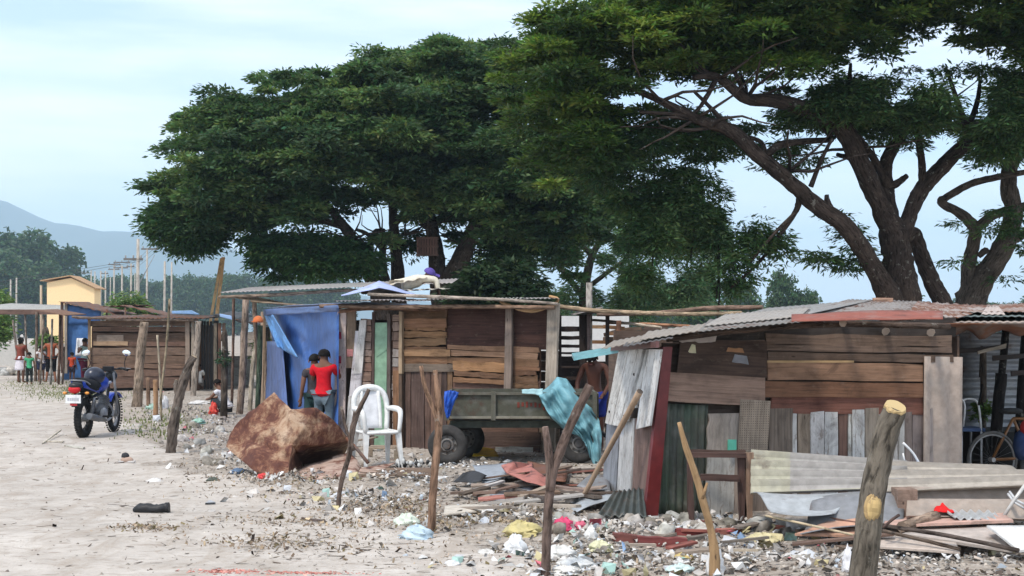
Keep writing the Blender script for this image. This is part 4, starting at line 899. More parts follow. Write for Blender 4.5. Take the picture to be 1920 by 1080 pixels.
w.box(W(1655,564,16.8),(.22,.1,.07),(.45,.28,.2)); keep(w.build('rafter',BARK),Rh)
w=MB(); p=W(1262,632,12.95); q=W(1800,628,13.6); 
pq(w,PR,[(1262,642),(1790,630),(1790,596),(1262,628)],(.05,.04,.035),-.02,.015); keep(w.build('eave_board',WOOD),Rh)
# ================================================================== corrugated metal shelter at the edge
MS = thing('metal_shelter', 'shelter with corrugated zinc back wall and leaning dark posts', 'shelter', 1860, 17)
w=MB(); 
for (x0,x1,y0,y1,Yw,nrg,c) in ((1760,1800,622,880,16.6,15,(.20,.22,.25)),(1797,1990,624,720,16.5,6,(.27,.28,.30)),(1797,1990,706,812,16.45,7,(.33,.34,.355)),(1797,1990,800,884,16.5,5,(.20,.19,.175))):
    a_,b_,t_=W(x0,y1,Yw),W(x1,y1,Yw),W(x0,y0,Yw); corr(w,a_,t_-a_,b_-a_,nrg,.018,c,.004)
at_part(w,'wall',ZINC,MS)
for pts,r in (([(1862,880),(1872,760),(1878,700)],11),([(1872,765),(1884,640),(1886,610)],7),([(1905,900),(1918,700),(1926,610)],9),([(1835,760),(1842,720)],2)):
    w=MB(); Yp=15.2; P_=[W(x,y,Yp) for x,y in pts]; 
    if pts[0][1]>870: P_=[Vector((P_[0].x-.03,Yp,-.1))]+P_
    w.tube(P_, r*Yp/F,(.02,.017,.016),7,.06,n=8); at_part(w,'post',BARK,MS)
w=MB()
for p,q in (((1790,664),(1880,655)),((1860,676),(1990,664)),((1895,705),(1990,700))):
    a_,b_=W(*p,15.1),W(*q,15.1); w.plank(a_,b_,b_+Vector((0,0,.05)),a_+Vector((0,0,.05)),(0,-.03,0),shade((.05,.042,.04)))
a_,b_=W(1832,664,15),W(1885,652,15); w.plank(a_,b_,b_+Vector((0,0,.045)),a_+Vector((0,0,.03)),(0,-.03,0),(.33,.29,.24)); at_part(w,'rail',WOOD,MS)
rsheet([(1770,605),(2000,606),(2000,592),(1770,594)],(14,17),(.38,.31,.26),FIBRO,8,par=MS,name='roof')
rsheet([(1768,594),(1990,594),(1990,582),(1775,584)],(14.5,17.5),(.16,.20,.19),ZINC,8,par=MS,name='roof_sheet')
rsheet([(1790,586),(2000,584),(2000,566),(1800,574)],(15,18),(.40,.33,.30),RUSTY,8,par=MS,name='roof_sheet')
rsheet([(1840,590),(1885,590),(1872,574),(1850,576)],(14.8,15.6),(.55,.46,.42),FIBRO,2,par=MS,name='roof_sheet')
w=MB(); Gd=[[W(1770+220*u/20,607+ (18+6*math.sin(u*1.1))*v/4+ (10*max(0,1-abs(u-6)/2) if v>1 else 0),13.9+.1*v) for v in range(5)] for u in range(21)]
w.slab(Gd,.006,(.16,.115,.095),True); at_part(w,'eave_sheet',RUSTY,MS)
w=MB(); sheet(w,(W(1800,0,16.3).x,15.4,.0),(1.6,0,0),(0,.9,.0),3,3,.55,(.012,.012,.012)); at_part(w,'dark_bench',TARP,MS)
bush('small_plant','yellow green plant growing beside the corrugated zinc wall','plant',[(1828,790),(1832,752),(1848,745),(1856,770),(1846,792)],7,16.,.12,.07,90,.06,BG)
# ================================================================== people
JB = dict(pelvis=(0,0,.52),waist=(0,0,.60),chest=(0,.005,.715),upper=(0,0,.785),neck=(0,0,.845),head=(0,.012,.905),top=(0,.008,.955),
          hipL=(-.052,0,.495),kneeL=(-.06,.01,.275),ankleL=(-.062,-.01,.045),toeL=(-.07,.075,.018),
          hipR=(.052,0,.495),kneeR=(.06,.01,.275),ankleR=(.062,-.01,.045),toeR=(.07,.075,.018),
          shL=(-.105,0,.795),elL=(-.135,-.015,.63),wrL=(-.145,.03,.485),shR=(.105,0,.795),elR=(.135,-.015,.63),wrR=(.145,.03,.485))
JR = dict(pelvis=.078,waist=.070,chest=.082,upper=.062,neck=.032,head=.060,top=.045,hipL=.058,kneeL=.034,ankleL=.022,toeL=.018,shL=.036,elL=.025,wrL=.017,hipR=.058,kneeR=.034,ankleR=.022,toeR=.018,shR=.036,elR=.025,wrR=.017)
JE = [('pelvis','waist'),('waist','chest'),('chest','upper'),('upper','neck'),('neck','head'),('head','top')]+[e for s in 'LR' for e in (('pelvis','hip'+s),('hip'+s,'knee'+s),('knee'+s,'ankle'+s),('ankle'+s,'toe'+s),('upper','sh'+s),('sh'+s,'el'+s),('el'+s,'wr'+s))]
def skinmesh(name, pts, rad, edges, rootk, mat, colr, parent, sub=1):
    keys = list(pts); ix = {k:i for i,k in enumerate(keys)}
    me = bpy.data.meshes.new(name); me.from_pydata([tuple(pts[k]) for k in keys], [(ix[a],ix[b]) for a,b in edges], [])
    o = bpy.data.objects.new(name, me); col.objects.link(o)
    sk = o.modifiers.new('skin','SKIN'); sk.use_smooth_shade = True; sk.branch_smoothing = .4
    if not me.skin_vertices: 
        bm = bmesh.new(); bm.from_mesh(me); bm.verts.layers.skin.verify(); bm.to_mesh(me); bm.free()
    for i,k in enumerate(keys):
        d = me.skin_vertices[0].data[i]; r = rad[k]; d.radius = (r,r) if not hasattr(r,'__len__') else r; d.use_root = (k == rootk)
    ss = o.modifiers.new('sub','SUBSURF'); ss.levels = sub; ss.render_levels = sub
    dg = bpy.context.evaluated_depsgraph_get(); ev = o.evaluated_get(dg); m2 = bpy.data.meshes.new_from_object(ev)
    bpy.data.objects.remove(o); m2.name = name
    o = bpy.data.objects.new(name, m2); col.objects.link(o); m2.materials.clear(); m2.materials.append(mat)
    ca = m2.color_attributes.new('tint','FLOAT_COLOR','POINT'); a4 = np.ones((len(m2.vertices),4),np.float32); a4[:,:3] = colr; ca.data.foreach_set('color', a4.ravel())
    m2.polygons.foreach_set('use_smooth', np.ones(len(m2.polygons),bool)); o.parent = parent; return o
SK = (.16,.075,.045)
def person(label, px, Y, h, rz, top=None, bottom=None, pose=None, group=None, skin=SK, hair='short', haircol=(.012,.01,.009), z=None, female=False, skirt=None, sleeves=.55, bc=(.05,.05,.06), legs='long', cap=None):
    x=(px-960)*Y/F; r=root('person',label,'person',group,(x,Y,hz(x,Y) if z is None else z),R(rz))
    J={k:Vector(v) for k,v in JB.items()}; 
    if pose: 
        for k,v in pose.items(): J[k]=Vector(v)
    J={k:v*h for k,v in J.items()}; Rd={k:v*h for k,v in JR.items()}
    if female: Rd['pelvis']*=1.12; Rd['hipL']*=1.1; Rd['hipR']*=1.1
    E=list(JE); 
    for s in 'LR':      # hands: palm, four fingers, thumb
        d=(J['wr'+s]-J['el'+s]).normalized(); sd=d.cross(Vector((0,0,1))); sd=sd.normalized() if sd.length>.1 else Vector((0,1,0)); fw=sd.cross(d)
        pl='palm'+s; J[pl]=J['wr'+s]+d*.035*h; Rd[pl]=.021*h; E.append(('wr'+s,pl))
        for f,(o_,ln) in enumerate(((-.015,.040),(-.005,.046),(.005,.043),(.014,.034))):
            a,b=f'f{f}{s}',f'g{f}{s}'; J[a]=J[pl]+d*(.012+ln*.45)*h+sd*o_*h; J[b]=J[a]+(d*.8+fw*.5)*ln*.55*h; Rd[a]=.0062*h; Rd[b]=.0045*h; E+=[(pl,a),(a,b)]
        J['t'+s]=J['wr'+s]+d*.03*h+sd*-.026*h+fw*.012*h; Rd['t'+s]=.0065*h; E.append(('wr'+s,'t'+s))
    hd=(J['top']-J['neck']).normalized(); fc=Vector((0,1,0)); fc=(fc-hd*fc.dot(hd)).normalized(); sdv=hd.cross(fc)
    J['nose']=J['head']+fc*.066*h-hd*.008*h; Rd['nose']=.009*h; E.append(('head','nose'))
    skinmesh('body',J,Rd,E,'pelvis',SKIN,skin,r,2)
    hc=J['head']+hd*.006*h
    M3=Matrix((sdv,fc,hd)).transposed()
    f=MB()
    for sx in (-1,1): f.ell(J['head']+sdv*sx*.022*h+fc*.055*h+hd*.008*h,(.008*h,.006*h,.005*h),(.6,.58,.55),nu=8,nv_=5)
    at_=f.build('eyes',PLAST,r)
    f=MB(); f.ell(J['head']+fc*.054*h-hd*.030*h,(.018*h,.008*h,.005*h),(.20,.06,.05),M3,nu=8,nv_=5); f.build('mouth',SKIN,r)
    f=MB()
    for sx in (-1,1): f.ell(J['head']+sdv*sx*.060*h-hd*.004*h,(.008*h,.012*h,.018*h),skin,M3,nu=8,nv_=5)
    f.build('ears',SKIN,r)
    if hair!='none':
        f=MB(); f.ell(hc-fc*.008*h+hd*.006*h,(.064*h,.068*h,.066*h),haircol,M3,14,10,0,.56,.04)
        if hair=='bun': f.ell(hc-fc*.075*h+hd*.02*h,(.03*h,.03*h,.03*h),haircol,M3,10,6,jit=.08)
        if hair in('bun','long'): f.ell(hc-fc*.022*h-hd*.03*h,(.052*h,.045*h,.06*h),haircol,M3,12,8,jit=.05)
        f.build('hair',CLOTH,r)
    if cap:
        f=MB(); f.ell(hc+hd*.012*h,(.069*h,.072*h,.062*h),cap,M3,14,8,0,.5); f.box(hc+fc*.09*h+hd*.02*h,(.09*h,.07*h,.008*h),cap,M3); f.build('cap',CLOTH,r)
    def part(nm,keys,add,colr,rt,cut=()):
        P={k:J[k] for k in keys}; Q={k:Rd[k]*(1+.06)+add*h for k in keys}; Ed=[e for e in JE if e[0] in P and e[1] in P]
        if nm=='shirt': Q['pelvis']+=.012*h; P['hem']=(J['hipL']+J['hipR'])/2-(J['waist']-J['pelvis']).normalized()*.02*h; Q['hem']=Q['pelvis']*1.03; Ed.append(('pelvis','hem'))
        for a,b,t,ra in cut:
            k=a+b; P[k]=J[a].lerp(J[b],t); Q[k]=(Rd[a]*(1-t)+Rd[b]*t)*1.1+ra*h; Ed.append((a,k))
        return skinmesh(nm,P,Q,Ed,rt,CLOTH,colr,r,1)
    if top: part('shirt',['pelvis','waist','chest','upper','shL','shR'] if sleeves<=1 else ['pelvis','waist','chest','upper','shL','shR','elL','elR'],.010,top,'waist',[('shL','elL',sleeves,.012),('shR','elR',sleeves,.012)] if sleeves<=1 else [('elL','wrL',.8,.01),('elR','wrR',.8,.01)])
    if bottom:
        if legs=='long': part('trousers',['pelvis','hipL','hipR','kneeL','kneeR'],.006,bottom,'pelvis',[('kneeL','ankleL',.85,.014),('kneeR','ankleR',.85,.014)])
        elif legs=='capri': part('leggings',['pelvis','hipL','hipR','kneeL','kneeR'],.007,bottom,'pelvis',[('kneeL','ankleL',.3,.006),('kneeR','ankleR',.3,.006)])
        else: part('shorts',['pelvis','hipL','hipR'],.013,bottom,'pelvis',[('hipL','kneeL',.85,.02),('hipR','kneeR',.85,.02)])
    if skirt:
        f=MB(); c=J['pelvis']; n=24; ring=[]
        for j in range(7):
            v=j/6; rr=(.088+.05*v)*h; ring.append([c+Vector((math.cos(2*math.pi*i/n)*rr*(1+.06*math.sin(6*math.pi*2*i/n)*v),math.sin(2*math.pi*i/n)*rr*.85,(.06-.30*v)*h)) for i in range(n+1)])
        f.slab(ring,.004,skirt,True); f.build('skirt',CLOTH,r)
    return r
person('woman seen from behind in brown red top and white skirt holding her arms up front',39,GY(719),1.46,-20,(.20,.055,.04),None,dict(elL=(-.13,.06,.66),wrL=(-.06,.12,.68),elR=(.13,.06,.66),wrR=(.06,.12,.70)),'people standing by the sheds',female=True,skirt=(.62,.58,.62),hair='bun')
person('small child in green shirt and dark trousers beside the woman in white skirt',55,GY(722),1.02,15,(.06,.34,.17),(.025,.03,.03),None,'people standing by the sheds',hair='short')
person('child in white top and navy shorts between the two women',77,GY(716),1.2,-140,(.62,.58,.58),(.03,.035,.07),dict(elR=(.13,.05,.66),wrR=(.07,.12,.62)),'people standing by the sheds',legs='short')
person('woman with hands on hips in bare backed brown top and black leggings',96,GY(718),1.50,10,(.32,.09,.045),(.012,.012,.014),dict(elL=(-.20,-.05,.66),wrL=(-.10,.0,.56),elR=(.20,-.05,.66),wrR=(.10,.0,.56),kneeL=(-.075,.01,.275),ankleL=(-.10,0,.045),toeL=(-.12,.07,.018),ankleR=(.09,-.01,.045)),'people standing by the sheds',skin=(.27,.12,.07),female=True,legs='capri',hair='long',sleeves=.1)
person('small child in orange red shirt and dark shorts facing the blue tarp hut',135,GY(717),.98,-10,(.50,.07,.03),(.06,.05,.07),None,'people standing by the sheds',legs='short')
person('woman in grey green sleeveless top and maroon trousers beside the low board hut',160,GY(722),1.46,60,(.28,.37,.34),(.11,.018,.035),dict(elL=(-.13,.07,.68),wrL=(-.05,.14,.74)),'people standing by the sheds',female=True,sleeves=.12,hair='short')
SIT=dict(pelvis=(0,0,.13),waist=(0,.03,.20),chest=(0,.07,.31),upper=(0,.10,.375),neck=(0,.125,.43),head=(0,.16,.485),top=(0,.175,.532),hipL=(-.055,.02,.12),kneeL=(-.10,.20,.25),ankleL=(-.08,.16,.045),toeL=(-.085,.25,.018),hipR=(.055,.02,.12),kneeR=(.10,.20,.25),ankleR=(.08,.16,.045),toeR=(.085,.25,.018),shL=(-.105,.10,.375),elL=(-.13,.2,.27),wrL=(-.05,.30,.24),shR=(.105,.10,.375),elR=(.13,.2,.27),wrR=(.05,.30,.24))
person('squatting child in white shirt playing on the ground beside thin poles',424,GY(778),1.22,72,(.62,.62,.66),(.04,.045,.05),SIT,hair='short')
person('person in white shirt sitting with back turned at the dark hut doorway',372,GY(733),1.1,10,(.66,.64,.60),(.25,.22,.2),dict(SIT,pelvis=(0,0,.22),waist=(0,.01,.3),chest=(0,.02,.41),upper=(0,.04,.475),neck=(0,.06,.53),head=(0,.08,.585),top=(0,.09,.63),shL=(-.105,.04,.475),shR=(.105,.04,.475),hipL=(-.055,.02,.21),hipR=(.055,.02,.21),kneeL=(-.09,.2,.24),kneeR=(.09,.2,.24)))
person('boy in red t-shirt and grey denim shorts with his back turned at the blue tarp',607,GY(836),1.40,-12,(.52,.012,.022),(.13,.17,.20),dict(elL=(-.14,.06,.66),wrL=(-.10,.13,.62),elR=(.15,.08,.68),wrR=(.10,.17,.74),head=(.0,.02,.90)),sleeves=.7,legs='long')
person('smaller boy in black and white shirt partly behind the boy in red',590,GY(834),1.34,20,(.05,.045,.05),(.03,.06,.06),dict(elR=(.13,.05,.66),wrR=(.06,.12,.62)),legs='short')
f=MB(); xw=(586-960)*GY(834)/F
person('shirtless man with head bowed in blue shorts behind the teal sheet on the trailer',1115,19.3,1.46,160,None,(.02,.035,.22),dict(chest=(0,.02,.715),upper=(0,.03,.785),neck=(0,.06,.835),head=(0,.11,.875),top=(0,.135,.92),elL=(-.16,.03,.64),wrL=(-.13,.14,.55),elR=(.16,.03,.64),wrR=(.13,.12,.52)),skin=(.085,.032,.02),legs='short',hair='short')
# figure in purple cap lying along the roof
person('person in cream long sleeved shirt and purple cap leaning over the roof sheets',800,22.6,1.35,-90,(.62,.57,.47),(.45,.40,.32),dict(pelvis=(0,-.33,.10),waist=(0,-.24,.13),chest=(0,-.12,.16),upper=(0,-.05,.19),neck=(.02,.0,.205),head=(.04,.03,.24),top=(.045,.035,.285),hipL=(-.05,-.34,.09),hipR=(.05,-.34,.09),kneeL=(-.06,-.55,.05),kneeR=(.06,-.55,.05),ankleL=(-.06,-.72,.03),ankleR=(.06,-.72,.03),toeL=(-.06,-.77,.02),toeR=(.06,-.77,.02),shL=(-.10,-.05,.19),shR=(.10,-.05,.19),elL=(-.11,.10,.17),wrL=(-.11,.13,.02),elR=(.11,.12,.18),wrR=(.11,.15,.02)),sleeves=2,cap=(.10,.07,.28),hair='none',z=2.22)
# orange cap on top of post
f=MB(); YC_=24; p=W(484,603,YC_)
PO=thing('orange_cap','orange cap hung on top of a dark green post','cap',484,YC_,z=p.z); f.ell(p,(.09,.10,.10),(.55,.16,.06),nu=14,nv_=8,v1=.55); f.box(p+Vector((-.03,-.11,0)),(.11,.09,.015),(.55,.16,.06)); keep(f.build('crown',CLOTH),PO)
wpost('post','dark green post under the orange cap',[(482,785),(486,700),(488,610)],5,(.055,.075,.05),Y=24)
# ================================================================== motorbike
def motorbike():
    Yb=21.5; r=root('motorcycle','blue motorcycle parked on the sandy dirt with white plate and red tail light','motorcycle',None,((157-960)*Yb/F,Yb,hz((157-960)*Yb/F,Yb)+.01),R(-5))
    BK=(.014,.014,.016); GR=(.26,.26,.27); BL=(.02,.06,.42)
    for y,fr in ((0,0),(1.24,1)):
        m=MB(); rot=(1,0,0) if not fr else (1,.10,0); m.torus((0,y,.30),.243,.056 if not fr else .045,rot,(.022,.021,.02),32,10,.95)
        for k in range(40):
            a=2*math.pi*k/40; 
            for s in (-1,1): m.box((s*.022,y+math.cos(a)*.298,.30+math.sin(a)*.298),(.03,.022,.012),(.03,.028,.026),Euler((a+math.pi/2,0,.3*s)))
        ty=m.build('wheel',RUBBER,r); 
        m=MB(); m.torus((0,y,.30),.205,.014,rot,GR,32,6,1.6); 
        for k in range(18): 
            a=2*math.pi*k/18; m.tube([(random.uniform(-.02,.02),y,.30),(0,y+math.cos(a)*.2,.30+math.sin(a)*.2)],.0028,GR,4)
        m.disc((0,y,.30),.055,.13,rot,(.18,.18,.18)); m.disc((-.05,y,.30),.075,.012,rot,(.3,.3,.3)); m.build('rim',PAINT,ty)
    m=MB(); m.tube([(0,.02,.58),(0,.35,.60),(0,.72,.66),(0,1.0,.86)],[.025,.025,.03,.03],BK,8); m.tube([(0,.38,.58),(0,.42,.34),(0,.60,.22),(0,.90,.30),(0,1.02,.78)],.022,BK,8)
    for s in (-1,1): m.tube([(s*.09,0,.30),(s*.07,.42,.36)],.02,BK,6); m.tube([(s*.09,-.02,.56),(s*.07,.4,.58)],.014,BK,6)
    m.build('frame',DARKM,r)
    m=MB(); m.ell((0,.62,.36),(.13,.17,.14),(.10,.10,.105),nu=12); m.tube([(0,.66,.42),(0,.76,.60)],[.085,.07],(.16,.16,.165),12)
    for k in range(6): m.box((0,.67+k*.017,.43+k*.028),(.20,.17,.008),(.2,.2,.2),Euler((-.5,0,0)))
    m.ell((.10,.55,.33),(.05,.12,.10),(.30,.30,.31),nu=12); m.ell((-.10,.55,.33),(.05,.12,.10),(.30,.30,.31),nu=12); m.build('engine',PAINT,r)
    m=MB(); m.tube([(.06,.82,.50),(.12,.90,.34),(.13,.70,.24),(.14,.45,.23)],[.018]*4,GR,8,n=12); m.tube([(.15,.48,.24),(.165,.1,.29),(.17,-.22,.34)],[.032,.05,.05],(.14,.14,.145),12); m.build('exhaust',PAINT,r)
    for s in (-1,1):
        m=MB(); m.tube([(s*.125,-.02,.31),(s*.125,.10,.60)],[.02,.02],GR,8); 
        for k in range(9): m.torus((s*.125,.005+k*.011,.38+k*.021),.028,.006,(0,.45,1),(.12,.12,.13),12,5)
        m.build('shock_absorber',PAINT,r)
    m=MB(); Gd=[]
    for i in range(12):
        a=math.pi*(.15+.62*i/11); Gd.append([Vector((x,math.cos(a)*-.34+.0,.32+math.sin(a)*.36)) for x in (-.07,-.04,0,.04,.07)])
    m.slab(Gd,.006,BK,True); m.build('rear_fender',PLAST,r)
    m=MB(); Gd=[]
    for i in range(10):
        a=math.pi*(.2+.55*i/9); Gd.append([Vector((x,1.24-math.cos(a)*.33,.30+math.sin(a)*.34)) for x in (-.06,0,.06)])
    m.slab(Gd,.005,BL,True); m.build('front_fender',PAINT,r)
    m=MB(); m.ell((0,.62,.80),(.135,.26,.13),BL,nu=16,nv_=10); m.ell((0,.42,.73),(.11,.14,.07),BL,nu=14); m.box((.118,.66,.80),(.03,.2,.03),(.45,.48,.55),Euler((.2,0,-.15))); m.box((-.118,.66,.80),(.03,.2,.03),(.45,.48,.55),Euler((.2,0,.15))); m.build('fuel_tank',PAINT,r)
    m=MB(); m.tube([(0,.46,.775),(0,.25,.76),(0,.0,.80),(0,-.26,.845)],[.10,.12,.115,.075],(.018,.018,.02),14,0,n=12); m.build('seat',RUBBER,r)
    for s in (-1,1):
        m=MB(); Gd=[[Vector((s*(.105-.01*v),.38-.62*u,.66+.05*v+.11*u)) for v in range(3)] for u in [k/6 for k in range(7)]]; m.slab(Gd,.012,BL,True); m.build('side_panel',PAINT,r)
        m=MB(); m.tube([(s*.06,-.28,.70),(s*.15,-.29,.69)],.009,BK,6); m.ell((s*.17,-.30,.69),(.035,.025,.022),(.75,.30,.05),nu=10,nv_=6); m.build('turn_signal',PLAST,r)
        m=MB(); m.tube([(s*.07,1.24,.30),(s*.07,1.04,.95)],[.024,.02],(.22,.22,.23),8); m.build('fork',PAINT,r)
        m=MB(); m.tube([(s*.30,.93,1.03),(s*.28,.96,1.12),(s*.33,.93,1.24)],.007,BK,6,n=8); mo=m.build('mirror',DARKM,r)
        m=MB(); m.ell((s*.33,.915,1.27),(.07,.014,.045),(.4,.4,.4),Euler((0,.25*s,0)),14,8); m.build('glass',MIRROR,mo)
    m=MB(); m.tube([(-.36,.86,1.0),(-.22,.93,1.03),(0,1.0,.98),(.22,.93,1.03),(.36,.86,1.0)],.012,BK,8,n=16); 
    for s in (-1,1): m.tube([(s*.24,.92,1.03),(s*.37,.855,1.0)],.019,(.02,.02,.02),8); m.tube([(s*.22,.97,1.04),(s*.38,.95,1.02)],.007,GR,5)
    m.box((0,1.0,1.02),(.16,.07,.07),BK); m.build('handlebar',DARKM,r)
    m=MB(); m.ell((0,1.12,.90),(.10,.09,.10),BK,nu=14); m.ell((0,1.17,.90),(.08,.05,.08),(.6,.6,.6),nu=14); m.build('headlight',PLAST,r)
    m=MB(); m.tube([(-.10,.02,.80),(-.11,-.2,.86),(-.07,-.36,.88),(.07,-.36,.88),(.11,-.2,.86),(.10,.02,.80)],.011,GR,6,n=20); m.build('grab_rail',PAINT,r)
    m=MB(); m.ell((0,-.31,.80),(.105,.11,.055),BK,nu=14); m.build('tail_cowl',PLAST,r)
    m=MB(); m.ell((0,-.36,.745),(.095,.055,.062),(.55,.008,.012),nu=14,nv_=10); m.build('tail_light',PLAST,r)
    m=MB(); m.box((0,-.405,.605),(.235,.006,.125),(.78,.78,.78)); pl=m.build('license_plate',PLAST,r)
    m=MB(); 
    for k in range(6): m.box((-.075+k*.03,-.4095,.60),(.014,.003,.045),(.25,.25,.3))
    m.build('plate_marks',PLAST,pl)
    m=MB(); m.box((0,-.385,.53),(.10,.03,.05),(.4,.02,.02)); m.tube([(0,-.30,.74),(0,-.39,.56)],.02,BK,6); m.build('reflector',PLAST,r)
    m=MB(); m.tube([(-.08,.5,.28),(-.24,.44,.015)],.011,BK,6); m.build('side_stand',DARKM,r)
    m=MB(); 
    for s in (-1,1): m.tube([(s*.08,.46,.30),(s*.27,.46,.30)],.014,BK,6)
    m.build('foot_peg',DARKM,r)
    hp=Matrix.Rotation(R(-5),3,'Z')@Vector((0,.44,.90))+r.location
    h_=root('helmet','dark blue grey helmet resting on the motorcycle tank','helmet',None,hp,R(-40))
    m=MB(); m.ell((0,0,.02),(.135,.165,.14),(.03,.035,.055),nu=18,nv_=12,v1=.8); m.build('shell',PAINT,h_); m=MB(); m.ell((0,.03,.03),(.125,.148,.075),(.008,.008,.01),nu=18,nv_=8); m.build('visor',PAINT,h_)
motorbike()
# ================================================================== trailer
PAINT_OLD = mk_metal('old_olive_paint',.3,.8,(.10,.06,.04),.0,6)
def trailer():
    Yt=17.4; r=thing('farm_trailer','olive green flat trailer with low sides on four car tyres','trailer',945,Yt)
    z=lambda y:H-(y-HY)*Yt/F; X=lambda x:(x-960)*Yt/F; OL=(.075,.074,.052)
    x0,x1=X(835),X(1118); zt,zb=z(738),z(784); dp=1.5
    m=MB(); m.plank((x0,Yt,zb),(x1,Yt,zb),(x1,Yt,zt),(x0,Yt,zt),(0,.03,0),OL,.004,8); 
    m.box(((x0+x1)/2,Yt-.012,zt),(x1-x0,.045,.03),(.11,.10,.075)); m.box(((x0+x1)/2,Yt-.012,zb+.01),(x1-x0,.045,.028),(.24,.22,.17)); keep(m.build('side_board',PAINT_OLD),r)
    m=MB()
    for xx in (x0+.02,X(925),X(1035),x1-.02): m.box((xx,Yt-.025,(zt+zb)/2),(.055,.04,zt-zb+.05),(.10,.095,.07))
    keep(m.build('side_stake',PAINT_OLD),r)
    m=MB(); m.plank((x0,Yt+dp,zb),(x1,Yt+dp,zb),(x1,Yt+dp,zt),(x0,Yt+dp,zt),(0,.03,0),OL,.004,8); keep(m.build('rear_side_board',PAINT_OLD),r)
    for xx in (x0,x1):
        m=MB(); m.plank((xx,Yt,zb),(xx,Yt+dp,zb),(xx,Yt+dp,zt),(xx,Yt,zt),(.03,0,0),OL); keep(m.build('end_board',PAINT_OLD),r)
    m=MB(); m.box(((x0+x1)/2,Yt+dp/2,zb+.0),(x1-x0,dp,.04),(.08,.06,.05)); keep(m.build('bed_floor',WOOD),r)
    m=MB(); m.box(((x0+x1)/2,Yt+.2,z(797)),(x1-x0-.1,.07,.09),(.06,.065,.05)); m.box(((x0+x1)/2,Yt+dp-.2,z(797)),(x1-x0-.1,.07,.09),(.06,.065,.05))
    for a in (X(842),X(1085)): m.box((a,Yt+dp/2,z(812)),(.10,dp-.1,.08),(.05,.05,.045)); m.tube([(a,Yt-.02,z(838)),(a,Yt+dp,z(838))],.03,(.04,.04,.04),8); 
    for a in (X(842),X(1085)):
        for yy in (Yt+.15,Yt+dp-.15): 
            for k in range(4): m.box((a,yy,z(818)-k*.012),(.42-.07*k,.05,.010),(.05,.045,.04))
            m.box((a,yy,z(828)),(.06,.05,.12),(.05,.045,.04))
    m.tube([(X(1110),Yt+.7,z(800)),(X(1150),Yt+.5,z(830))],.03,(.04,.04,.04),6); keep(m.build('chassis',DARKM),r)
    for a,yy in ((X(840),Yt-.12),(X(1085),Yt-.12),(X(868),Yt+dp-.3),(X(1104),Yt+dp-.1)):
        m=MB(); zc=.243; gg=hz(a,yy); c=Vector((a,yy,gg+zc)); ax=(0.12,1,0)
        m.torus(c,.178,.068,ax,(.055,.052,.05),36,12,1.05); wl=keep(m.build('wheel',RUBBER),r)
        m=MB(); m.torus(c,.125,.016,ax,(.22,.21,.19),28,8,2.2); axv=Vector(ax).normalized(); m.disc(c-axv*.01,.12,.02,ax,(.17,.16,.15),24); m.disc(c-axv*.045,.045,.04,ax,(.10,.09,.085),14); m.torus(c-axv*.03,.07,.014,ax,(.2,.19,.18),20,6)
        u=axv.orthogonal().normalized(); w_=axv.cross(u)
        for k in range(8): 
            t_=2*math.pi*k/8; m.disc(c-axv*.028+(u*math.cos(t_)+w_*math.sin(t_))*.098,.016,.012,ax,(.04,.035,.03),8)
        for k in range(5): 
            t_=2*math.pi*k/5; m.disc(c-axv*.05+(u*math.cos(t_)+w_*math.sin(t_))*.03,.007,.02,ax,(.3,.28,.25),6)
        m.build('rim',PAINT_OLD,wl)
    # red faded lettering smear
    m=MB()
    for k in range(7): m.box((X(972+k*8),Yt-.0035,z(763+random.uniform(-5,4))),(.028,.004,random.uniform(.03,.09)),(.20,.045,.03))
    keep(m.build('faded_red_paint',LITT),r)
    return Yt
trailer()
# teal sheet draped over the end of the trailer
def drape(name,label,cat,pts_rows,Y,colr,mat,th=.006,fold=.05,seed=1,nu=34,nv_=26,lean=0.):
    """pts_rows: rows of outline points in photo px from top to bottom, each [(x,y,dy) ...]"""
    m=MB(); nr_=len(pts_rows); Gd=[]
    for i in range(nu+1):
        u=i/nu; r_=[]
        for j in range(nv_+1):
            v=j/nv_*(nr_-1); k=min(int(v),nr_-2); t_=v-k
            def rowpt(row):
                s_=u*(len(row)-1); q=min(int(s_),len(row)-2); f_=s_-q; a,b=row[q],row[q+1]; return [a[n_]*(1-f_)+b[n_]*f_ for n_ in range(3)]
            A_,B_=rowpt(pts_rows[k]),rowpt(pts_rows[k+1]); x,y,d=[A_[n_]*(1-t_)+B_[n_]*t_ for n_ in range(3)]
            w1=float(vn(u*9+v*.8+seed,v*.8-u*2+seed,seed)); w2=float(vn(u*17-v*1.5,v*1.4+seed,seed+5)); w3=float(vn(u*5+seed,v*2.2+u*3,seed+9))
            r_.append(W(x+(w3-.5)*2,y+(w1-.5)*2,Y+d+fold*((w1-.5)*2+(w2-.5)*1.2+(w3-.5)*1.2)))
        Gd.append(r_)
    m.slab(Gd,th,colr,True); o=m.build(name,mat); return tag(o,label,cat)
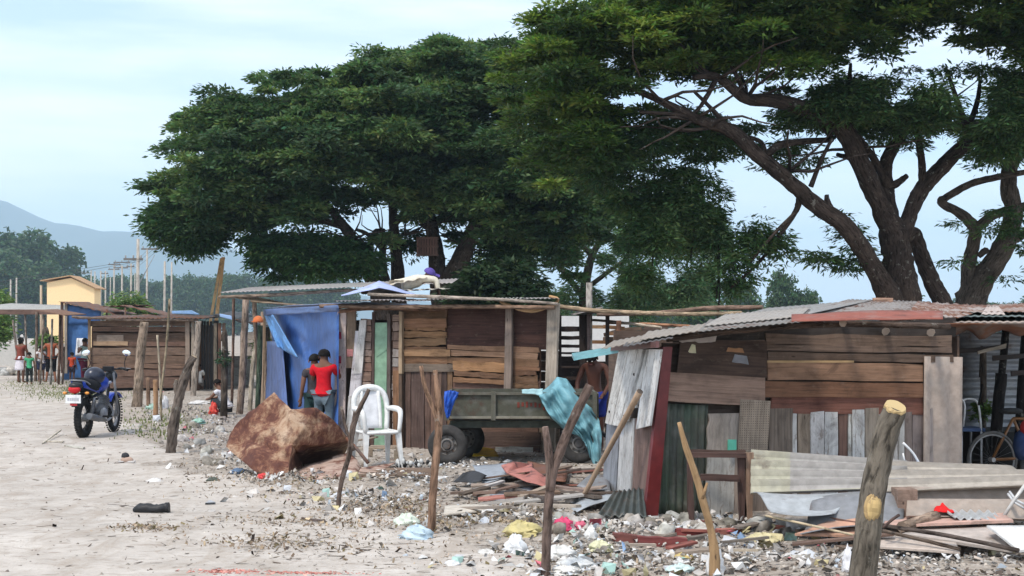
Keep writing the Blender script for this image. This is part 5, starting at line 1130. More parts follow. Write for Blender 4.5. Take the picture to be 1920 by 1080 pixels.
drape('teal_sheet','crumpled teal sheet heaped over the end of the olive trailer','sheet',
  [[(1014,734,.45),(1030,722,.4),(1045,706,.3),(1062,710,.3),(1076,730,.35),(1092,752,.3)],
   [(1010,741,-.1),(1030,738,-.06),(1048,726,-.05),(1068,733,-.05),(1090,752,0),(1112,766,.05)],
   [(1020,762,-.14),(1038,764,-.12),(1058,764,-.14),(1080,770,-.14),(1104,776,-.12),(1124,790,-.02)],
   [(1036,786,-.14),(1052,792,-.13),(1068,796,-.16),(1088,798,-.17),(1108,802,-.17),(1128,812,-.08)],
   [(1062,808,-.14),(1074,811,-.15),(1086,813,-.18),(1098,822,-.19),(1112,832,-.19),(1128,842,-.12)],
   [(1093,816,-.2),(1097,824,-.2),(1101,836,-.2),(1105,852,-.2),(1113,872,-.2),(1127,884,-.18)]],17.3,(.15,.33,.38),TARP,fold=.085,seed=3,nu=46,nv_=36)
drape('teal_sleeve','pale teal striped cloth end lying along the trailer rim','cloth',[[(978,731,-.04),(1000,729,-.04),(1018,729,-.05)],[(978,738,-.06),(1000,739,-.06),(1018,742,-.07)]],17.36,(.36,.55,.58),CLOTH,fold=.015,nu=10,nv_=4)
drape('blue_cloth','small bright blue cloth hanging from the trailer corner','cloth',[[(834,733,-.05),(846,732,-.1),(861,736,-.05)],[(833,752,-.06),(842,752,-.12),(853,754,-.06)],[(833,772,-.05),(839,774,-.08),(845,770,-.05)],[(836,782,-.05),(839,786,-.05),(842,782,-.05)]],17.3,(.02,.10,.50),TARP,fold=.03,seed=7,nu=14,nv_=14)
# ================================================================== white plastic chair
def chair(px,Y,rz,label):
    r=thing('plastic_chair',label,'chair',px,Y); WH=(.74,.74,.72); s_=1.03
    def T(x,y,z): v=Matrix.Rotation(R(rz),3,'Z')@Vector((x*s_*.80,y*s_*.9,z*s_)); return v+Vector(r.location)
    def P_(nm,m,par=None): return keep(m.build(nm,PLAST),r)
    m=MB(); Gd=[[T(-.235+.47*u/8+(-.0+.02*v/6)*(1 if u<4 else -1)*0,.22-.44*v/6,.42-.012*math.sin(math.pi*u/8)-.01*(v/6)) for v in range(7)] for u in range(9)]
    m.slab(Gd,.022,WH,True); m.tube([T(-.24,.22,.41),T(-.24,-.20,.405),T(0,-.235,.405),T(.24,-.20,.405),T(.24,.22,.41)],.017,WH,8,0,n=20); P_('seat',m)
    for sx in (-1,1):
        for sy in (-1,1):
            m=MB(); x0,x1=sx*.235,sx*.275; y0,y1=(-.20,-.27) if sy<0 else (.20,.29); wd=.034
            m.hexa([T(x1-wd*.6,y1-.015,0),T(x1+wd*.6,y1-.015,0),T(x1+wd*.6,y1+.02,0),T(x1-wd*.6,y1+.02,0),T(x0-wd*1.25,y0-.02,.42),T(x0+wd*1.25,y0-.02,.42),T(x0+wd*1.25,y0+.03,.42),T(x0-wd*1.25,y0+.03,.42)],WH); P_('leg',m)
    # back: outer arch, solid centre, pierced sides  (back stands at +y, chair faces the camera side at -y)
    m=MB(); arch=[T(-.225,.22,.42),T(-.25,.26,.62),T(-.235,.29,.78),T(-.15,.31,.875),T(0,.315,.90),T(.15,.31,.875),T(.235,.29,.78),T(.25,.26,.62),T(.225,.22,.42)]
    m.tube(arch,[.030,.030,.034,.036,.042,.036,.034,.030,.030],WH,8,0,n=32); 
    Gd=[[T(-.13+.26*u/6,.225+.085*v/8+.012*math.sin(math.pi*u/6),.43+.43*v/8) for v in range(9)] for u in range(7)]; m.slab(Gd,.012,(.70,.70,.72),True)
    for sx in (-1,1): m.tube([T(sx*.135,.225,.43),T(sx*.14,.26,.62),T(sx*.125,.30,.86)],.024,WH,7,0,n=8)
    P_('backrest',m)
    for sx in (-1,1):
        m=MB(); m.tube([T(sx*.25,.26,.66),T(sx*.29,.12,.665),T(sx*.29,-.10,.655),T(sx*.275,-.20,.60),T(sx*.25,-.21,.41)],[.024,.034,.036,.030,.024],WH,8,0,n=18); P_('armrest',m)
    return r
chair(707,16.75,24,'white plastic armchair standing in front of the green door')

# ================================================================== utility poles
def upole(px,top,Y,label,wpx=5,arm=None,colr=(.42,.38,.33)):
    r=thing('utility_pole',label,'utility pole',px,Y,'utility poles receding beyond the huts'); m=MB(); t_=W(px+1,top,Y); b_=(t_.x-.05,Y,-.3); rr=wpx*Y/F/2
    m.tube([b_,t_],[rr*1.2,rr*.8],colr,8); keep(m.build('pole',WOOD),r)
    for ay,x0,x1 in (arm or ()):
        m=MB(); a_=W(x0,ay,Y),W(x1,ay,Y); c=(a_[0]+a_[1])/2; m.box(c,(a_[1].x-a_[0].x,.12,.12),(.16,.15,.14)); 
        cr2=keep(m.build('crossarm',WOOD),r); m=MB()
        for k in range(3): m.tube([a_[0].lerp(a_[1],.1+.4*k),a_[0].lerp(a_[1],.1+.4*k)+Vector((0,0,.22))],.05,(.25,.24,.23),6)
        o=keep(m.build('insulator',PLAST),r)
    return r
POLES=[(258,448,80,'thickest and nearest utility pole, just beyond the rusty roof shelter',7,[(486,232,268)]),(275,465,110,'utility pole with one dark crossarm just beyond the thickest pole',4,[(467,265,298)]),
(308,490,95,'bare pale pole, taller of the two under the drooping branches',4.5,None),(321,491,95,'bare pale pole with slightly darker wood under the drooping branches',3.6,None),
(228,498,150,'utility pole with double crossarm and dark transformer brace',4,[(492,213,244),(502,213,240)]),(245,494,140,'pole behind the thickest pole with crossarm near its top',4,[(500,238,252)]),
(213,497,170,'utility pole with crossarm, second from the cream house side',3.5,[(496,203,226),(505,203,224)]),(197,508,180,'short pale utility pole between cream house and crossarm poles',3.2,[(513,190,203)]),(188,508,190,'short pale pole right behind the cream house corner',3.2,None),
(177,509,210,'thin pale pole over the cream house eave',2.8,None),(170,507,210,'thin pole closest to the cream house gable',2.8,[(512,152,172)]),(30,521,160,'pale pole of the pair above the grey shed roof, brighter one',3.6,None),(19,524,170,'pale pole of the pair above the grey shed roof, duller one',3.6,None),(206,520,260,'tiny far pole in the row of poles',2,None),(252,512,260,'tiny far pole tucked beside the thickest pole',2,None)]
for a in POLES: upole(a[0],a[1],a[2],a[3],a[4],a[5])
m=MB()
for k,(ya,yb) in enumerate(((466,497),(468,499),(472,503))):
    A_=W(282+k*6,ya-1,110); B_=W(213+k*4,yb-3,170); m.tube([A_,A_.lerp(B_,.5)-Vector((0,0,.8)),B_],.014,(.08,.08,.08),4,0,n=10)
A_=W(268,486,80); B_=W(298,467,110); m.tube([W(262,530,80),W(290,478,100)],.03,(.2,.2,.2),4)
for dy in (0,3): m.tube([W(268,486+dy,80),W(-200,560+dy*4,70)],.012,(.12,.12,.12),4)
tag(m.build('power_lines',DARKM),'thin dark power lines strung between the crossarms of the utility poles','wires')
for i,(p0,p1,wd,lab) in enumerate((((394,592),(413,484),5,'tall pale orange board leaning steeply above the dark hut'),((404,592),(416,482),6,'upright pale orange board beside the leaning one above the dark hut'))):
    Yq=43.6+i*.3; a_,b_=W(*p0,Yq),W(*p1,Yq); a_=a_+(a_-b_)*((a_.z)/(b_.z-a_.z)); wv=Vector((wd*Yq/F,0,0)); m=MB(); m.plank(a_,b_,b_+wv,a_+wv,(0,-.05,0),(.74,.47,.24),.003); tag(m.build('leaning_board',WOOD,loc=a_),lab,'board')
# ================================================================== rough posts and sticks
wpost('post','thick sawn log post with pale cut top and pale knot scar, nearest of all',[(1606,1165),(1618,1080),(1633,950),(1650,860),(1664,805),(1679,768)],[27,25.5,24,23,23,21],(.17,.145,.115),Y=8.2,endcol=(.30,.24,.17),jit=.045,seg=18)
m=MB(); c=W(1636,952,8.2-.066); m.ell(c,(.052,.012,.080),(.42,.29,.14),Euler((0,.12,0)),16,8,jit=.07); m.ell(c+Vector((.003,-.006,0)),(.040,.010,.064),(.55,.39,.18),Euler((0,.12,0)),14,8,jit=.09)
lg=bpy.data.objects['post.001'] if 'post.001' in bpy.data.objects else None
logp=[o for o in col.objects if o.get('label','').startswith('thick sawn log')][0]
k2_=MB(); c=W(1679,764,8.2-.012); nrm_=Vector((.22,-.50,.84)); k2_.tube([c-nrm_*.03,c,c+nrm_*.012],[.060,.066,.060],(.50,.36,.18),16,.06,sm=False,endcol=(.58,.43,.22)); k2_=k2_.build('cut_top',WOOD); k2_.parent=logp; k2_.matrix_parent_inverse=Matrix.Translation(-logp.location)
k_=m.build('knot',WOOD); k_.parent=logp; k_.matrix_parent_inverse=Matrix.Translation(-logp.location)
wpost('post','dark weathered post bending up into a reddish leaning branch before the trailer',[(1023,1078),(1026,990),(1034,900),(1050,848),(1068,800),(1088,760),(1106,722)],[9,8.5,8.5,9,9,8.5,8],(.17,.12,.10),endcol=(.34,.25,.2),branches=[([(1032,920),(1030,860),(1022,800)],[9,8.5,6])],seg=11,jit=.09)
wpost('post','slim reddish brown stake with a thin forked branch near the white bags',[(808,1006),(812,920),(818,850),(823,790),(820,730),(816,694)],[8,7.5,7.5,7,6,4.5],(.27,.165,.11),branches=[([(824,800),(812,765),(797,725),(789,686)],[5,5,4.5,3.5])],jit=.09)
wpost('post','thin dark crooked stake leaning in front of the white chair',[(634,950),(640,905),(655,850),(662,800),(675,765),(692,730)],[4.5,4.5,5,5.5,4.5,3.5],(.15,.11,.09),branches=[([(664,845),(648,800),(640,762)],[3,2.8,2.4]),([(660,800),(664,772)],[3,2])],jit=.14)
wpost('post','pale orange peeled stake bending toward the green panel, white at its foot',[(1340,1085),(1340,1040),(1332,990),(1318,940),(1304,890),(1286,838),(1273,792)],[11,10,7,7.5,6.5,6,4],(.33,.21,.11),endcol=(.5,.35,.2),branches=[([(1316,935),(1326,905)],[5,2])],mat=WOOD,jit=.08)
wpost('post','gnarled grey brown forked tree limb stuck upright at the road edge',[(320,850),(325,800),(332,760),(343,720),(352,690),(364,668)],[10,9.5,9,9,8,6],(.15,.12,.10),branches=[([(336,750),(330,725),(331,712)],[6,5,3])],jit=.13)
wpost('post','thick pale brown trunk post standing before the low board hut',[(256,766),(260,720),(262,680),(266,640),(271,604)],[10,9,8.5,8.5,8],(.29,.22,.165),jit=.08)
wpost('post','short orange brown stake beside the thick pale trunk post',[(292,784),(292,745),(291,712)],4.6,(.38,.22,.12),mat=WOOD)
wpost('post','short brown stake between the trunk post and the orange stake',[(278,772),(278,735),(277,708)],3.8,(.24,.15,.10),mat=WOOD)
wpost('thin_rod','long thin rod rising above the low board hut roof',[(303,795),(302,740),(312,650),(318,560)],2.2,(.30,.24,.16))
wpost('thin_rod','short thin rod standing close to the long thin rod',[(303,775),(299,690),(295,628)],2.,(.36,.30,.22))
wpost('post','weathered grey pole in front of the dark hut doorway',[(362,742),(366,690),(370,640),(372,602)],5.5,(.35,.29,.24))
for i,(x,y,x2,y2,r_,lab) in enumerate(((109,720,113,590,2.6,'dark pole beside the woman with hands on hips'),(117,722,120,650,2,'thin stick nearest the child in orange red shirt'),(66,716,69,585,2.6,'tall thin dark pole between the standing women'),(126,706,126,652,1.5,'tiny pale stick before the blue tarp hut'))):
    wpost('post',lab,[(x,y),((x+x2)/2+1,(y+y2)/2),(x2,y2)],r_,(.20,.15,.12))
# diagonal stick against the white door boards
a_=W(1087,935,13.6); a_.z=hz(a_.x,13.6); b_=W(1200,734,12.55); m=MB(); m.tube([a_,a_.lerp(b_,.5)+Vector((.01,0,.02)),b_],[.022,.026,.03],(.40,.28,.19),9,.06,n=16,endcol=(.14,.11,.09)); tag(m.build('leaning_stick',WOOD,loc=a_),'long brown stick leaning diagonally against the white door boards','stick')
# ================================================================== crumpled rusty sheet
def crumple(name,label,cat,pts,tris,mat,colr,seed=1,amp=.05,cuts=4,th=.006,fr=3.,Yoff=0,sm=True):
    bm=bmesh.new(); V=[bm.verts.new(W(x,y,Y+Yoff)) for x,y,Y in pts]
    for t_ in tris: bm.faces.new([V[i] for i in t_])
    bmesh.ops.triangulate(bm,faces=bm.faces[:]); bmesh.ops.recalc_face_normals(bm,faces=bm.faces[:])
    for _ in range(cuts): bmesh.ops.subdivide_edges(bm,edges=bm.edges[:],cuts=1,use_grid_fill=True,smooth=0)
    bm.normal_update()
    for v in bm.verts:
        p=v.co; n=float(vn(p.x*fr+p.z*2,p.z*fr+seed,seed))-.5; n2=float(vn(p.x*fr*2.7+seed,p.z*fr*2.7,seed+2))-.5; n3=abs(float(vn(p.x*fr*1.3,p.z*fr*1.3+p.x*2,seed+4))-.5)
        e=.35 if v.is_boundary else 1
        v.co=p+v.normal*amp*(n*1.2+n2*.5-n3*1.3)*e+Vector((n2,0,n))*amp*(.55 if v.is_boundary else 0)
    ca=bm.loops.layers.float_color.new('tint'); 
    for f in bm.faces:
        f.smooth=sm
        for l in f.loops: l[ca]=(*colr,1)
    me=bpy.data.meshes.new(name); bm.to_mesh(me); bm.free(); me.uv_layers.new(); me.materials.append(mat); o=bpy.data.objects.new(name,me); col.objects.link(o)
    so_=o.modifiers.new('thick','SOLIDIFY'); so_.thickness=th
    return tag(o,label,cat)
m_,t,b=mat_base('rust_crust'); o_=coords(t,'Object'); n1=noise(t,o_,2.4,9,.74,.35); n2=noise(t,o_,8,8,.75,.3); n3=noise(t,o_,1.3,4,.6)
c=ramp(t,n1,((.32,(.035,.013,.009)),(.46,(.095,.03,.018)),(.50,(.17,.07,.04)),(.56,(.31,.19,.115)),(.68,(.47,.35,.25))))
c=mixc(t,c,(.09,.03,.018),ramp(t,n2,((.5,0.),(.62,.75)))); c=mixc(t,c,(.10,.10,.03),ramp(t,n3,((.6,0.),(.75,.6))))
t.links.new(c,b.inputs['Base Color']); b.inputs['Roughness'].default_value=.85; bump(t,b,n2,.5,.01); RUSTC=m_
crumple('rusty_sheet','large crumpled rusty brown metal sheet folded beside the white chair','metal sheet',
 [(424,838,16.4),(440,802,16.5),(464,776,16.5),(515,737,16.6),(548,768,16.25),(592,764,16.35),(626,790,16.5),(657,826,16.8),(645,850,17.5),(578,884,17.4),(540,900,15.75),(516,909,15.7),(470,878,15.9),(498,828,16.2),(546,836,15.95)],
 [(0,1,13),(1,2,13),(2,3,13),(3,4,13),(4,14,13),(14,10,13),(10,11,13),(11,12,13),(12,0,13),(4,5,14),(5,6,14),(6,7,14),(7,8,14),(8,9,14),(9,10,14)],RUSTC,(.3,.15,.08),3,.05,4,th=.004,fr=5.,sm=False)
crumple('rusty_sheet','flat rusty pinkish metal sheet lying under the crumpled brown one','metal sheet',
 [(530,906,15.4),(560,880,16.2),(620,860,16.6),(655,850,16.8),(668,862,16.5),(675,880,16.3),(745,868,16.7),(700,892,15.9),(660,902,15.5),(600,903,15.4)],
 [(0,1,9),(1,2,8,9),(2,3,4,8),(4,5,7,8),(5,6,7)],mk_metal('pink_rust',.5,.8,(.20,.08,.05),0,5),(.42,.30,.24),6,.05,3)
m=MB(); m.tube([W(650,822,16.4),W(672,845,16.2),W(690,868,16.1)],.02,(.10,.07,.06),7,.1,n=6); tag(m.build('bent_bar',RUSTY),'bent dark bar sticking from the crumpled rusty sheet','bar')
# low wooden pallet bench below chair
def crate_frame(name,label,cat,x0,x1,yt,yb,Y,dp,colr,legs=4,slats=4):
    r=thing(name,label,cat,(x0+x1)/2,Y); zt=W(0,yt,Y).z; X0,X1=W(x0,0,Y).x,W(x1,0,Y).x
    for k in range(slats):
        m=MB(); yy=Y+dp*k/max(1,slats-1); m.plank((X0,yy,zt),(X1,yy,zt),(X1,yy+.07,zt),(X0,yy+.07,zt),(0,0,.02),shade(colr,.2)); keep(m.build('slat',WOOD),r)
    for k in range(legs):
        for yy in (Y,Y+dp):
            xx=X0+(X1-X0)*k/max(1,legs-1); m=MB(); m.box((xx,yy+.03,zt/2-.02),(.05,.04,zt),shade(colr,.2)); keep(m.build('leg',WOOD),r)
    return r
crate_frame('pallet','low wooden pallet lying under the front legs of the white chair','pallet',640,806,893,914,15.6,.7,(.24,.17,.13))
crate_frame('low_bench','small broken wooden stool behind the chair legs','stool',690,742,842,872,17.8,.3,(.33,.26,.2),2,3)
m=MB(); c=W(775,878,16.6)
for k in range(26): m.ell((c.x+random.uniform(-.2,.22),c.y+random.uniform(-.15,.15),.05+random.uniform(0,.09)),(random.uniform(.012,.03),.02,random.uniform(.02,.05)),random.choice([(.03,.03,.03),(.55,.55,.53),(.02,.02,.02)]),nu=6,nv_=4,jit=.2)
tag(m.build('bottle_heap',PLAST),'small heap of dark and white bottle scraps beside the white chair','scraps',kind='stuff')
# ================================================================== wooden frame before the patchwork hut
WF=thing('wooden_frame','dark brown wooden table frame standing before the green metal panel','frame',1340,12.1); Yf=12.1
def bar(m,x0,y0,x1,y1,wpx,colr,Y,dd=.05):
    a_,b_=W(x0,y0,Y),W(x1,y1,Y); d=(b_-a_).normalized(); n=Vector((-d.z,0,d.x))*wpx*Y/F/2
    m.plank(a_-n,b_-n,b_+n,a_+n,(0,-dd,0),colr,.003); return m
for q,nm in (((1290,852,1398,853,9),'rail'),((1312,894,1385,896,12),'rail'),((1388,852,1392,982,13),'leg'),((1404,848,1402,978,14),'leg'),((1292,852,1296,978,10),'leg')):
    m=MB(); bar(m,*q,(.085,.05,.042) if q[0]!=1404 else (.26,.17,.12),Yf-(.0 if nm=='leg' else .055)); keep(m.build(nm,WOOD),WF)
for q in ((1292,852,1398,853),):
    m=MB(); a_,b_=W(1292,852,12.7),W(1398,853,12.7); m.plank(a_,b_,b_+Vector((0,0,.04)),a_+Vector((0,0,.04)),(0,.05,0),(.09,.055,.045)); keep(m.build('rail',WOOD),WF)
for xx in (1294,1394):
    p=W(xx,852,12.7); m=MB(); m.box((p.x,12.7,p.z/2-.02),(.05,.05,p.z),(.08,.05,.04)); keep(m.build('leg',WOOD),WF)
# ================================================================== fibre cement sheets leaning
def lean(name,label,q,YY,nrg,amp,colr,mat,th=.008,cf=None,jit=0.,sag=0.,cat='roofing sheet'):
    """sheet by 4 photo corners: bottom-left, bottom-right, top-right, top-left with distance each; ridges run left to right"""
    P=[W(x,y,Y) for (x,y),Y in zip(q,YY)]; m=MB(); mm=nrg*6; Gd=[]
    for i in range(mm+1):
        u=i/mm; r_=[]
        for j in range(13):
            v=j/12; p=(P[0]*(1-u)+P[3]*u)*(1-v)+(P[1]*(1-u)+P[2]*u)*v; n=(P[3]-P[0]).cross(P[1]-P[0]).normalized()
            p=p+n*amp*math.sin(2*math.pi*nrg*u)+Vector((0,0,-sag*4*v*(1-v))); r_.append(p+(rv(jit) if jit else Vector()))
        Gd.append(r_)
    m.slab(Gd,th,colr,True,cf); o=m.build(name,mat,loc=P[0]); return tag(o,label,cat)
lean('cement_sheet','long grey corrugated cement sheet leaning low against the patchwork hut boards',[(1408,922),(1700,912),(1700,868),(1408,846)],[11.6,11.7,12.3,12.2],4,.040,(.47,.43,.38),FIBRO,cf=lambda u,v:tuple(k*(.62+.38*max(0,math.sin(8*math.pi*u+.4))) for k in ((.50,.47,.36) if v<.19 else (.44,.41,.38))))  # groove shade painted into the colour as darker stripes; yellowish end is its own tint
lean('cement_sheet','pale corrugated cement sheet reaching past the thick log post',[(1660,920),(2050,902),(1880,876),(1660,866)],[11.4,11.3,12.2,12.3],3,.03,(.46,.42,.36),FIBRO,cf=lambda u,v:tuple(k*(.6+.4*max(0,math.sin(6*math.pi*u+.4))) for k in (.44,.39,.33)))  # colour darkens along the corrugation to paint in shading of the grooves
lean('cement_sheet','brown curved cement roofing sheet lying beneath the pale long one',[(1700,965),(2050,975),(2050,905),(1700,915)],[11.0,11.0,11.6,11.6],2,.045,(.33,.27,.225),FIBRO)
lean('zinc_sheet','grey zinc sheet drooping under the end of the long cement sheet',[(1455,960),(1560,962),(1600,922),(1412,922)],[11.0,11.0,11.5,11.6],1,.03,(.42,.44,.45),ZINC,sag=.02,cat='zinc sheet')
lean('zinc_sheet','dull curled zinc sheet in the shadow behind the thick log post',[(1500,1000),(1690,985),(1700,925),(1530,935)],[10.8,10.8,11.6,11.5],1,.06,(.23,.235,.245),ZINC,sag=-.03,cat='zinc sheet')
m=MB(); c=W(1702,940,11.2); m.box((c.x,11.3,W(0,938,11.3).z/2-.02+.06),(.155,.2,W(0,912,11.3).z),(.26,.18,.14)); tag(m.build('wood_block',WOOD,loc=(c.x,11.3,0)),'upright brown wood block propping the cement sheets','block')
lean('pink_board','large faded pinkish board lying flat near the red cloth',[(1655,985),(1900,975),(1860,945),(1665,962)],[10.7,10.6,11.8,11.6],1,.006,(.50,.31,.25),FIBRO,th=.02,cat='board')
lean('pink_board','orange pink board lying half covered with rods by the log post foot',[(1490,1000),(1640,1004),(1640,966),(1560,975)],[10.9,10.7,11.1,11.1],1,.004,(.50,.28,.19),FIBRO,th=.02,cat='board')
lean('grey_board','greyish brown board lying in front of the faded pink one',[(1690,1000),(1900,1032),(1895,985),(1720,990)],[10.5,10.1,10.6,10.8],1,.004,(.42,.36,.32),FIBRO,th=.02,cat='board')
lean('white_board','clean white board lying tilted at the edge beside the grey one',[(1912,1032),(2010,1025),(2010,985),(1850,985)],[9.9,9.9,10.4,10.4],1,.003,(.66,.65,.63),FIBRO,th=.015,cat='board')
lean('cream_board','cream board lying flat on the litter beside the log post',[(1650,1025),(1800,1035),(1790,1012),(1650,1002)],[10.3,10.0,10.4,10.6],1,.003,(.48,.40,.34),FIBRO,th=.015,cat='board')
def corrflat(name,label,q,YY,nrg,amp,colr,mat,**k): # ridges run front to back
    q=[q[1],q[2],q[3],q[0]]; YY=[YY[1],YY[2],YY[3],YY[0]]; return lean(name,label,q,YY,nrg,amp,colr,mat,**k)
corrflat('zinc_sheet','small grey corrugated zinc scrap lying next to the red cloth',[(1790,972),(1880,978),(1850,940),(1740,938)],[10.8,10.7,11.6,11.6],6,.012,(.42,.43,.43),ZINC,th=.003,cat='zinc sheet')
drape('red_cloth','small bright red cloth lying on the pink board','cloth',[[(1752,950,.1),(1768,942,.1),(1790,955,.1)],[(1750,958,-.05),(1770,960,-.08),(1790,961,-.05)]],11.1,(.60,.02,.02),CLOTH,fold=.02,nu=12,nv_=8)
def stick(name,label,pts,Y,r,colr,mat=None,cat='stick',jit=.08):
    m=MB(); P=[W(x,y,Y_) for (x,y),Y_ in zip(pts,Y)]; m.tube(P,[k*Y[0]/F for k in (r if hasattr(r,'__len__') else [r]*len(P))],colr,8,jit,n=10); return tag(m.build(name,mat or WOOD,loc=P[0]),label,cat)
stick('log','short thick pale log lying across the pink board',[(1690,988),(1725,978),(1755,968)],[10.6,10.8,11],[11,12,11],(.33,.24,.18),BARK,'log')
stick('rod','long dark rod lying from the log post to the white board',[(1655,985),(1780,1005),(1910,1032)],[10.5,10.2,9.8],4,(.09,.07,.06),BARK,'rod')
stick('rod','second dark rod lying just below the long one',[(1655,995),(1740,1015),(1800,1030)],[10.4,10.2,10],3.5,(.12,.09,.07),BARK,'rod')
stick('rod','short dark stick tilted beside the log post knot',[(1655,990),(1672,975),(1685,966)],[10.3,10.3,10.4],3,(.12,.08,.07),BARK,'rod')
stick('strip','long thin pale strip of wood lying before the drooping zinc',[(1436,967),(1520,985),(1600,1003)],[11.2,10.9,10.6],2.2,(.52,.42,.28),WOOD,'strip')
stick('strip','thin brown rod lying above the pale strip in the shadow',[(1480,955),(1560,972),(1640,985)],[11.3,11.1,10.9],2,(.18,.10,.08),WOOD,'strip')
# folding metal chair legs + arched white frames
FC=thing('broken_chair','white bent tube of a broken chair lying at the edge beside the zinc scrap','chair frame',1905,11)
m=MB(); m.tube([W(1880,972,11),W(1900,940,11),W(1925,905,11)],.014,(.55,.53,.5),8); m.tube([W(1893,922,11.1),W(1905,938,11),W(1925,948,11)],.01,(.6,.6,.6),8); m.tube([W(1890,926,11.1),W(1902,942,11),W(1925,956,11)],.01,(.6,.6,.6),8); keep(m.build('bent_tube_frame',PAINT),FC)
def archframe(label,pts,Y,r,seat):
    o=thing('metal_chair',label,'chair',pts[0][0],Y); m=MB(); m.tube([W(x,y,Y) for x,y in pts],r,(.72,.72,.72),8,0,n=24); 
    for sx in (pts[0],pts[-1]): p=W(sx[0],sx[1],Y); m.tube([p,(p.x,Y,0)],r,(.6,.6,.6),7); m.tube([p+Vector((0,.35,0)),(p.x,Y+.35,0)],r,(.6,.6,.6),7)
    keep(m.build('tube_frame',PAINT),o); m=MB(); a_,b_=W(seat[0],seat[1],Y),W(seat[2],seat[3],Y); m.box((a_+b_)/2+Vector((0,.17,0)),((b_-a_).length+.06,.36,.035),(.05,.09,.20)); keep(m.build('seat',PLAST),o)
archframe('white tube chair with arched back and blue seat by the corrugated zinc wall',[(1803,803),(1799,770),(1805,752),(1820,748),(1834,758),(1840,808)],15.3,.012,(1798,806,1842,806))
m=MB(); m.tube([W(1806,800,15.28),W(1809,760,15.28),W(1800,746,15.28),W(1792,742,15.28)],.011,(.7,.7,.7),7,0,n=10); tag(m.build('bent_tube',PAINT,loc=W(1806,800,15.28)),'white bent tube leaning inside the arched chair back','tube')
m=MB(); m.tube([W(1725,872,12.5),W(1712,850,12.5),W(1693,830,12.5)],.011,(.7,.7,.7),7,0,n=8); m.tube([W(1693,850,12.5),W(1698,872,12.5)],.008,(.7,.7,.7),7); m.ell(W(1715,870,12.48),(.075,.05,.02),(.08,.20,.42),nu=14); tag(m.build('bent_white_scrap',PLAST,loc=W(1710,872,12.5)),'white tube with blue plastic piece resting on the pale cement sheet','chair piece')
# bicycle
def bicycle():
    Y=15.0; r=thing('bicycle','dusty bicycle with orange frame standing under the metal shelter','bicycle',1895,Y); c1=W(1860,912,Y); c1.z=.29; c2=c1+Vector((.98,.25,0)); ax=(c2-c1).cross(Vector((0,0,1)))
    for c in (c1,c2):
        m=MB(); m.torus(c,.285,.019,ax,(.12,.115,.11),40,8); wl=keep(m.build('wheel',RUBBER),r)
        m=MB(); m.torus(c,.262,.010,ax,(.28,.28,.28),40,6); u=Vector((0,0,1)); w_=(c2-c1).normalized()
        for k in range(20): t_=2*math.pi*k/20; m.tube([c,c+(u*math.cos(t_)+w_*math.sin(t_))*.26],.0015,(.2,.2,.2),3)
        m.disc(c,.025,.07,ax,(.4,.4,.4),10); m.build('rim',PAINT,wl)
    d=(c2-c1); T=lambda a,z: c1+d*a+Vector((0,0,z-.29)); OC=(.20,.09,.03); m=MB()
    for a,b in ((T(0,.29),T(.25,.72)),(T(.25,.72),T(.68,.70)),(T(.68,.70),T(.45,.30)),(T(.45,.30),T(.25,.72)),(T(0,.29),T(.45,.30))): m.tube([a,b],.016,OC,8)
    keep(m.build('frame',PAINT),r); m=MB(); m.tube([T(.66,.86),T(.70,.62),T(1,.29)],.014,(.3,.3,.3),8); m.tube([T(.66,.86)+Vector((.05,-.28,.02)),T(.66,.88),T(.66,.86)+Vector((-.05,.28,.02))],.012,(.3,.3,.3),8); keep(m.build('handlebar',PAINT),r)
    m=MB(); m.ell(T(.22,.80),(.13,.07,.035),(.03,.03,.03),nu=12); keep(m.build('saddle',RUBBER),r); m=MB(); m.torus(T(.45,.30),.08,.008,ax,(.2,.2,.2),20,6); m.tube([T(.45,.30),T(.5,.16)],.01,(.2,.2,.2),6); keep(m.build('crankset',PAINT),r)
bicycle()
m=MB(); c=W(1918,835,14.8); m.ell(c,(.10,.12,.16),(.03,.05,.12),jit=.08); m.ell(c+Vector((.04,-.02,.17)),(.08,.09,.1),(.35,.03,.03),jit=.08); m.tube([c-Vector((0,0,.1)),(c.x,c.y,0)],.03,(.05,.05,.05),8); tag(m.build('bag',CLOTH),'dark blue and red bag hung on a stand behind the bicycle','bag')
# ================================================================== heap of metal sheets by trailer
def fsheet(name,label,q,YY,colr,mat,amp=.02,th=.006,cuts=3,seed=1,cat='metal sheet'):
    return crumple(name,label,cat,[(x,y,Y) for (x,y),Y in zip(q,YY)],[tuple(range(len(q)))],mat,colr,seed,amp,cuts,th,fr=4)
ZS=(.36,.39,.43)
fsheet('zinc_sheet','bluish zinc sheet lying under the trailer beside the black flap',[(905,905),(960,892),(950,868),(885,872)],[14.9,15.,16.4,16.4],ZS,ZINC,.03,seed=1,cat='zinc sheet')
fsheet('zinc_sheet','broad bluish zinc sheet lying flat in the middle of the scrap pile',[(920,935),(965,938),(1003,920),(1000,908),(915,912)],[13.9,13.8,14.4,15.,15.],(.42,.45,.50),ZINC,.02,seed=2,cat='zinc sheet')
fsheet('black_flap','black folded sheet poking up in the scrap pile below the trailer wheel',[(848,905),(900,905),(912,893),(885,884),(866,888)],[14.8,14.8,15.,15.2,15.1],(.02,.02,.022),TARP,.05,seed=3,cat='sheet')
crumple('red_sheet','faded red curved metal sheet on top of the scrap pile','metal sheet',[(940,875,15.3),(965,868,15.4),(1000,880,15.1),(1040,908,14.4),(1030,915,14.2),(985,905,14.4),(950,890,14.9),(1000,870,16)],[(0,6,7,1),(6,5,2,7),(5,4,3,2)],mk_metal('red_zinc',.42,.7,(.14,.06,.05),.0,7),(.42,.15,.12),8,.06,4)
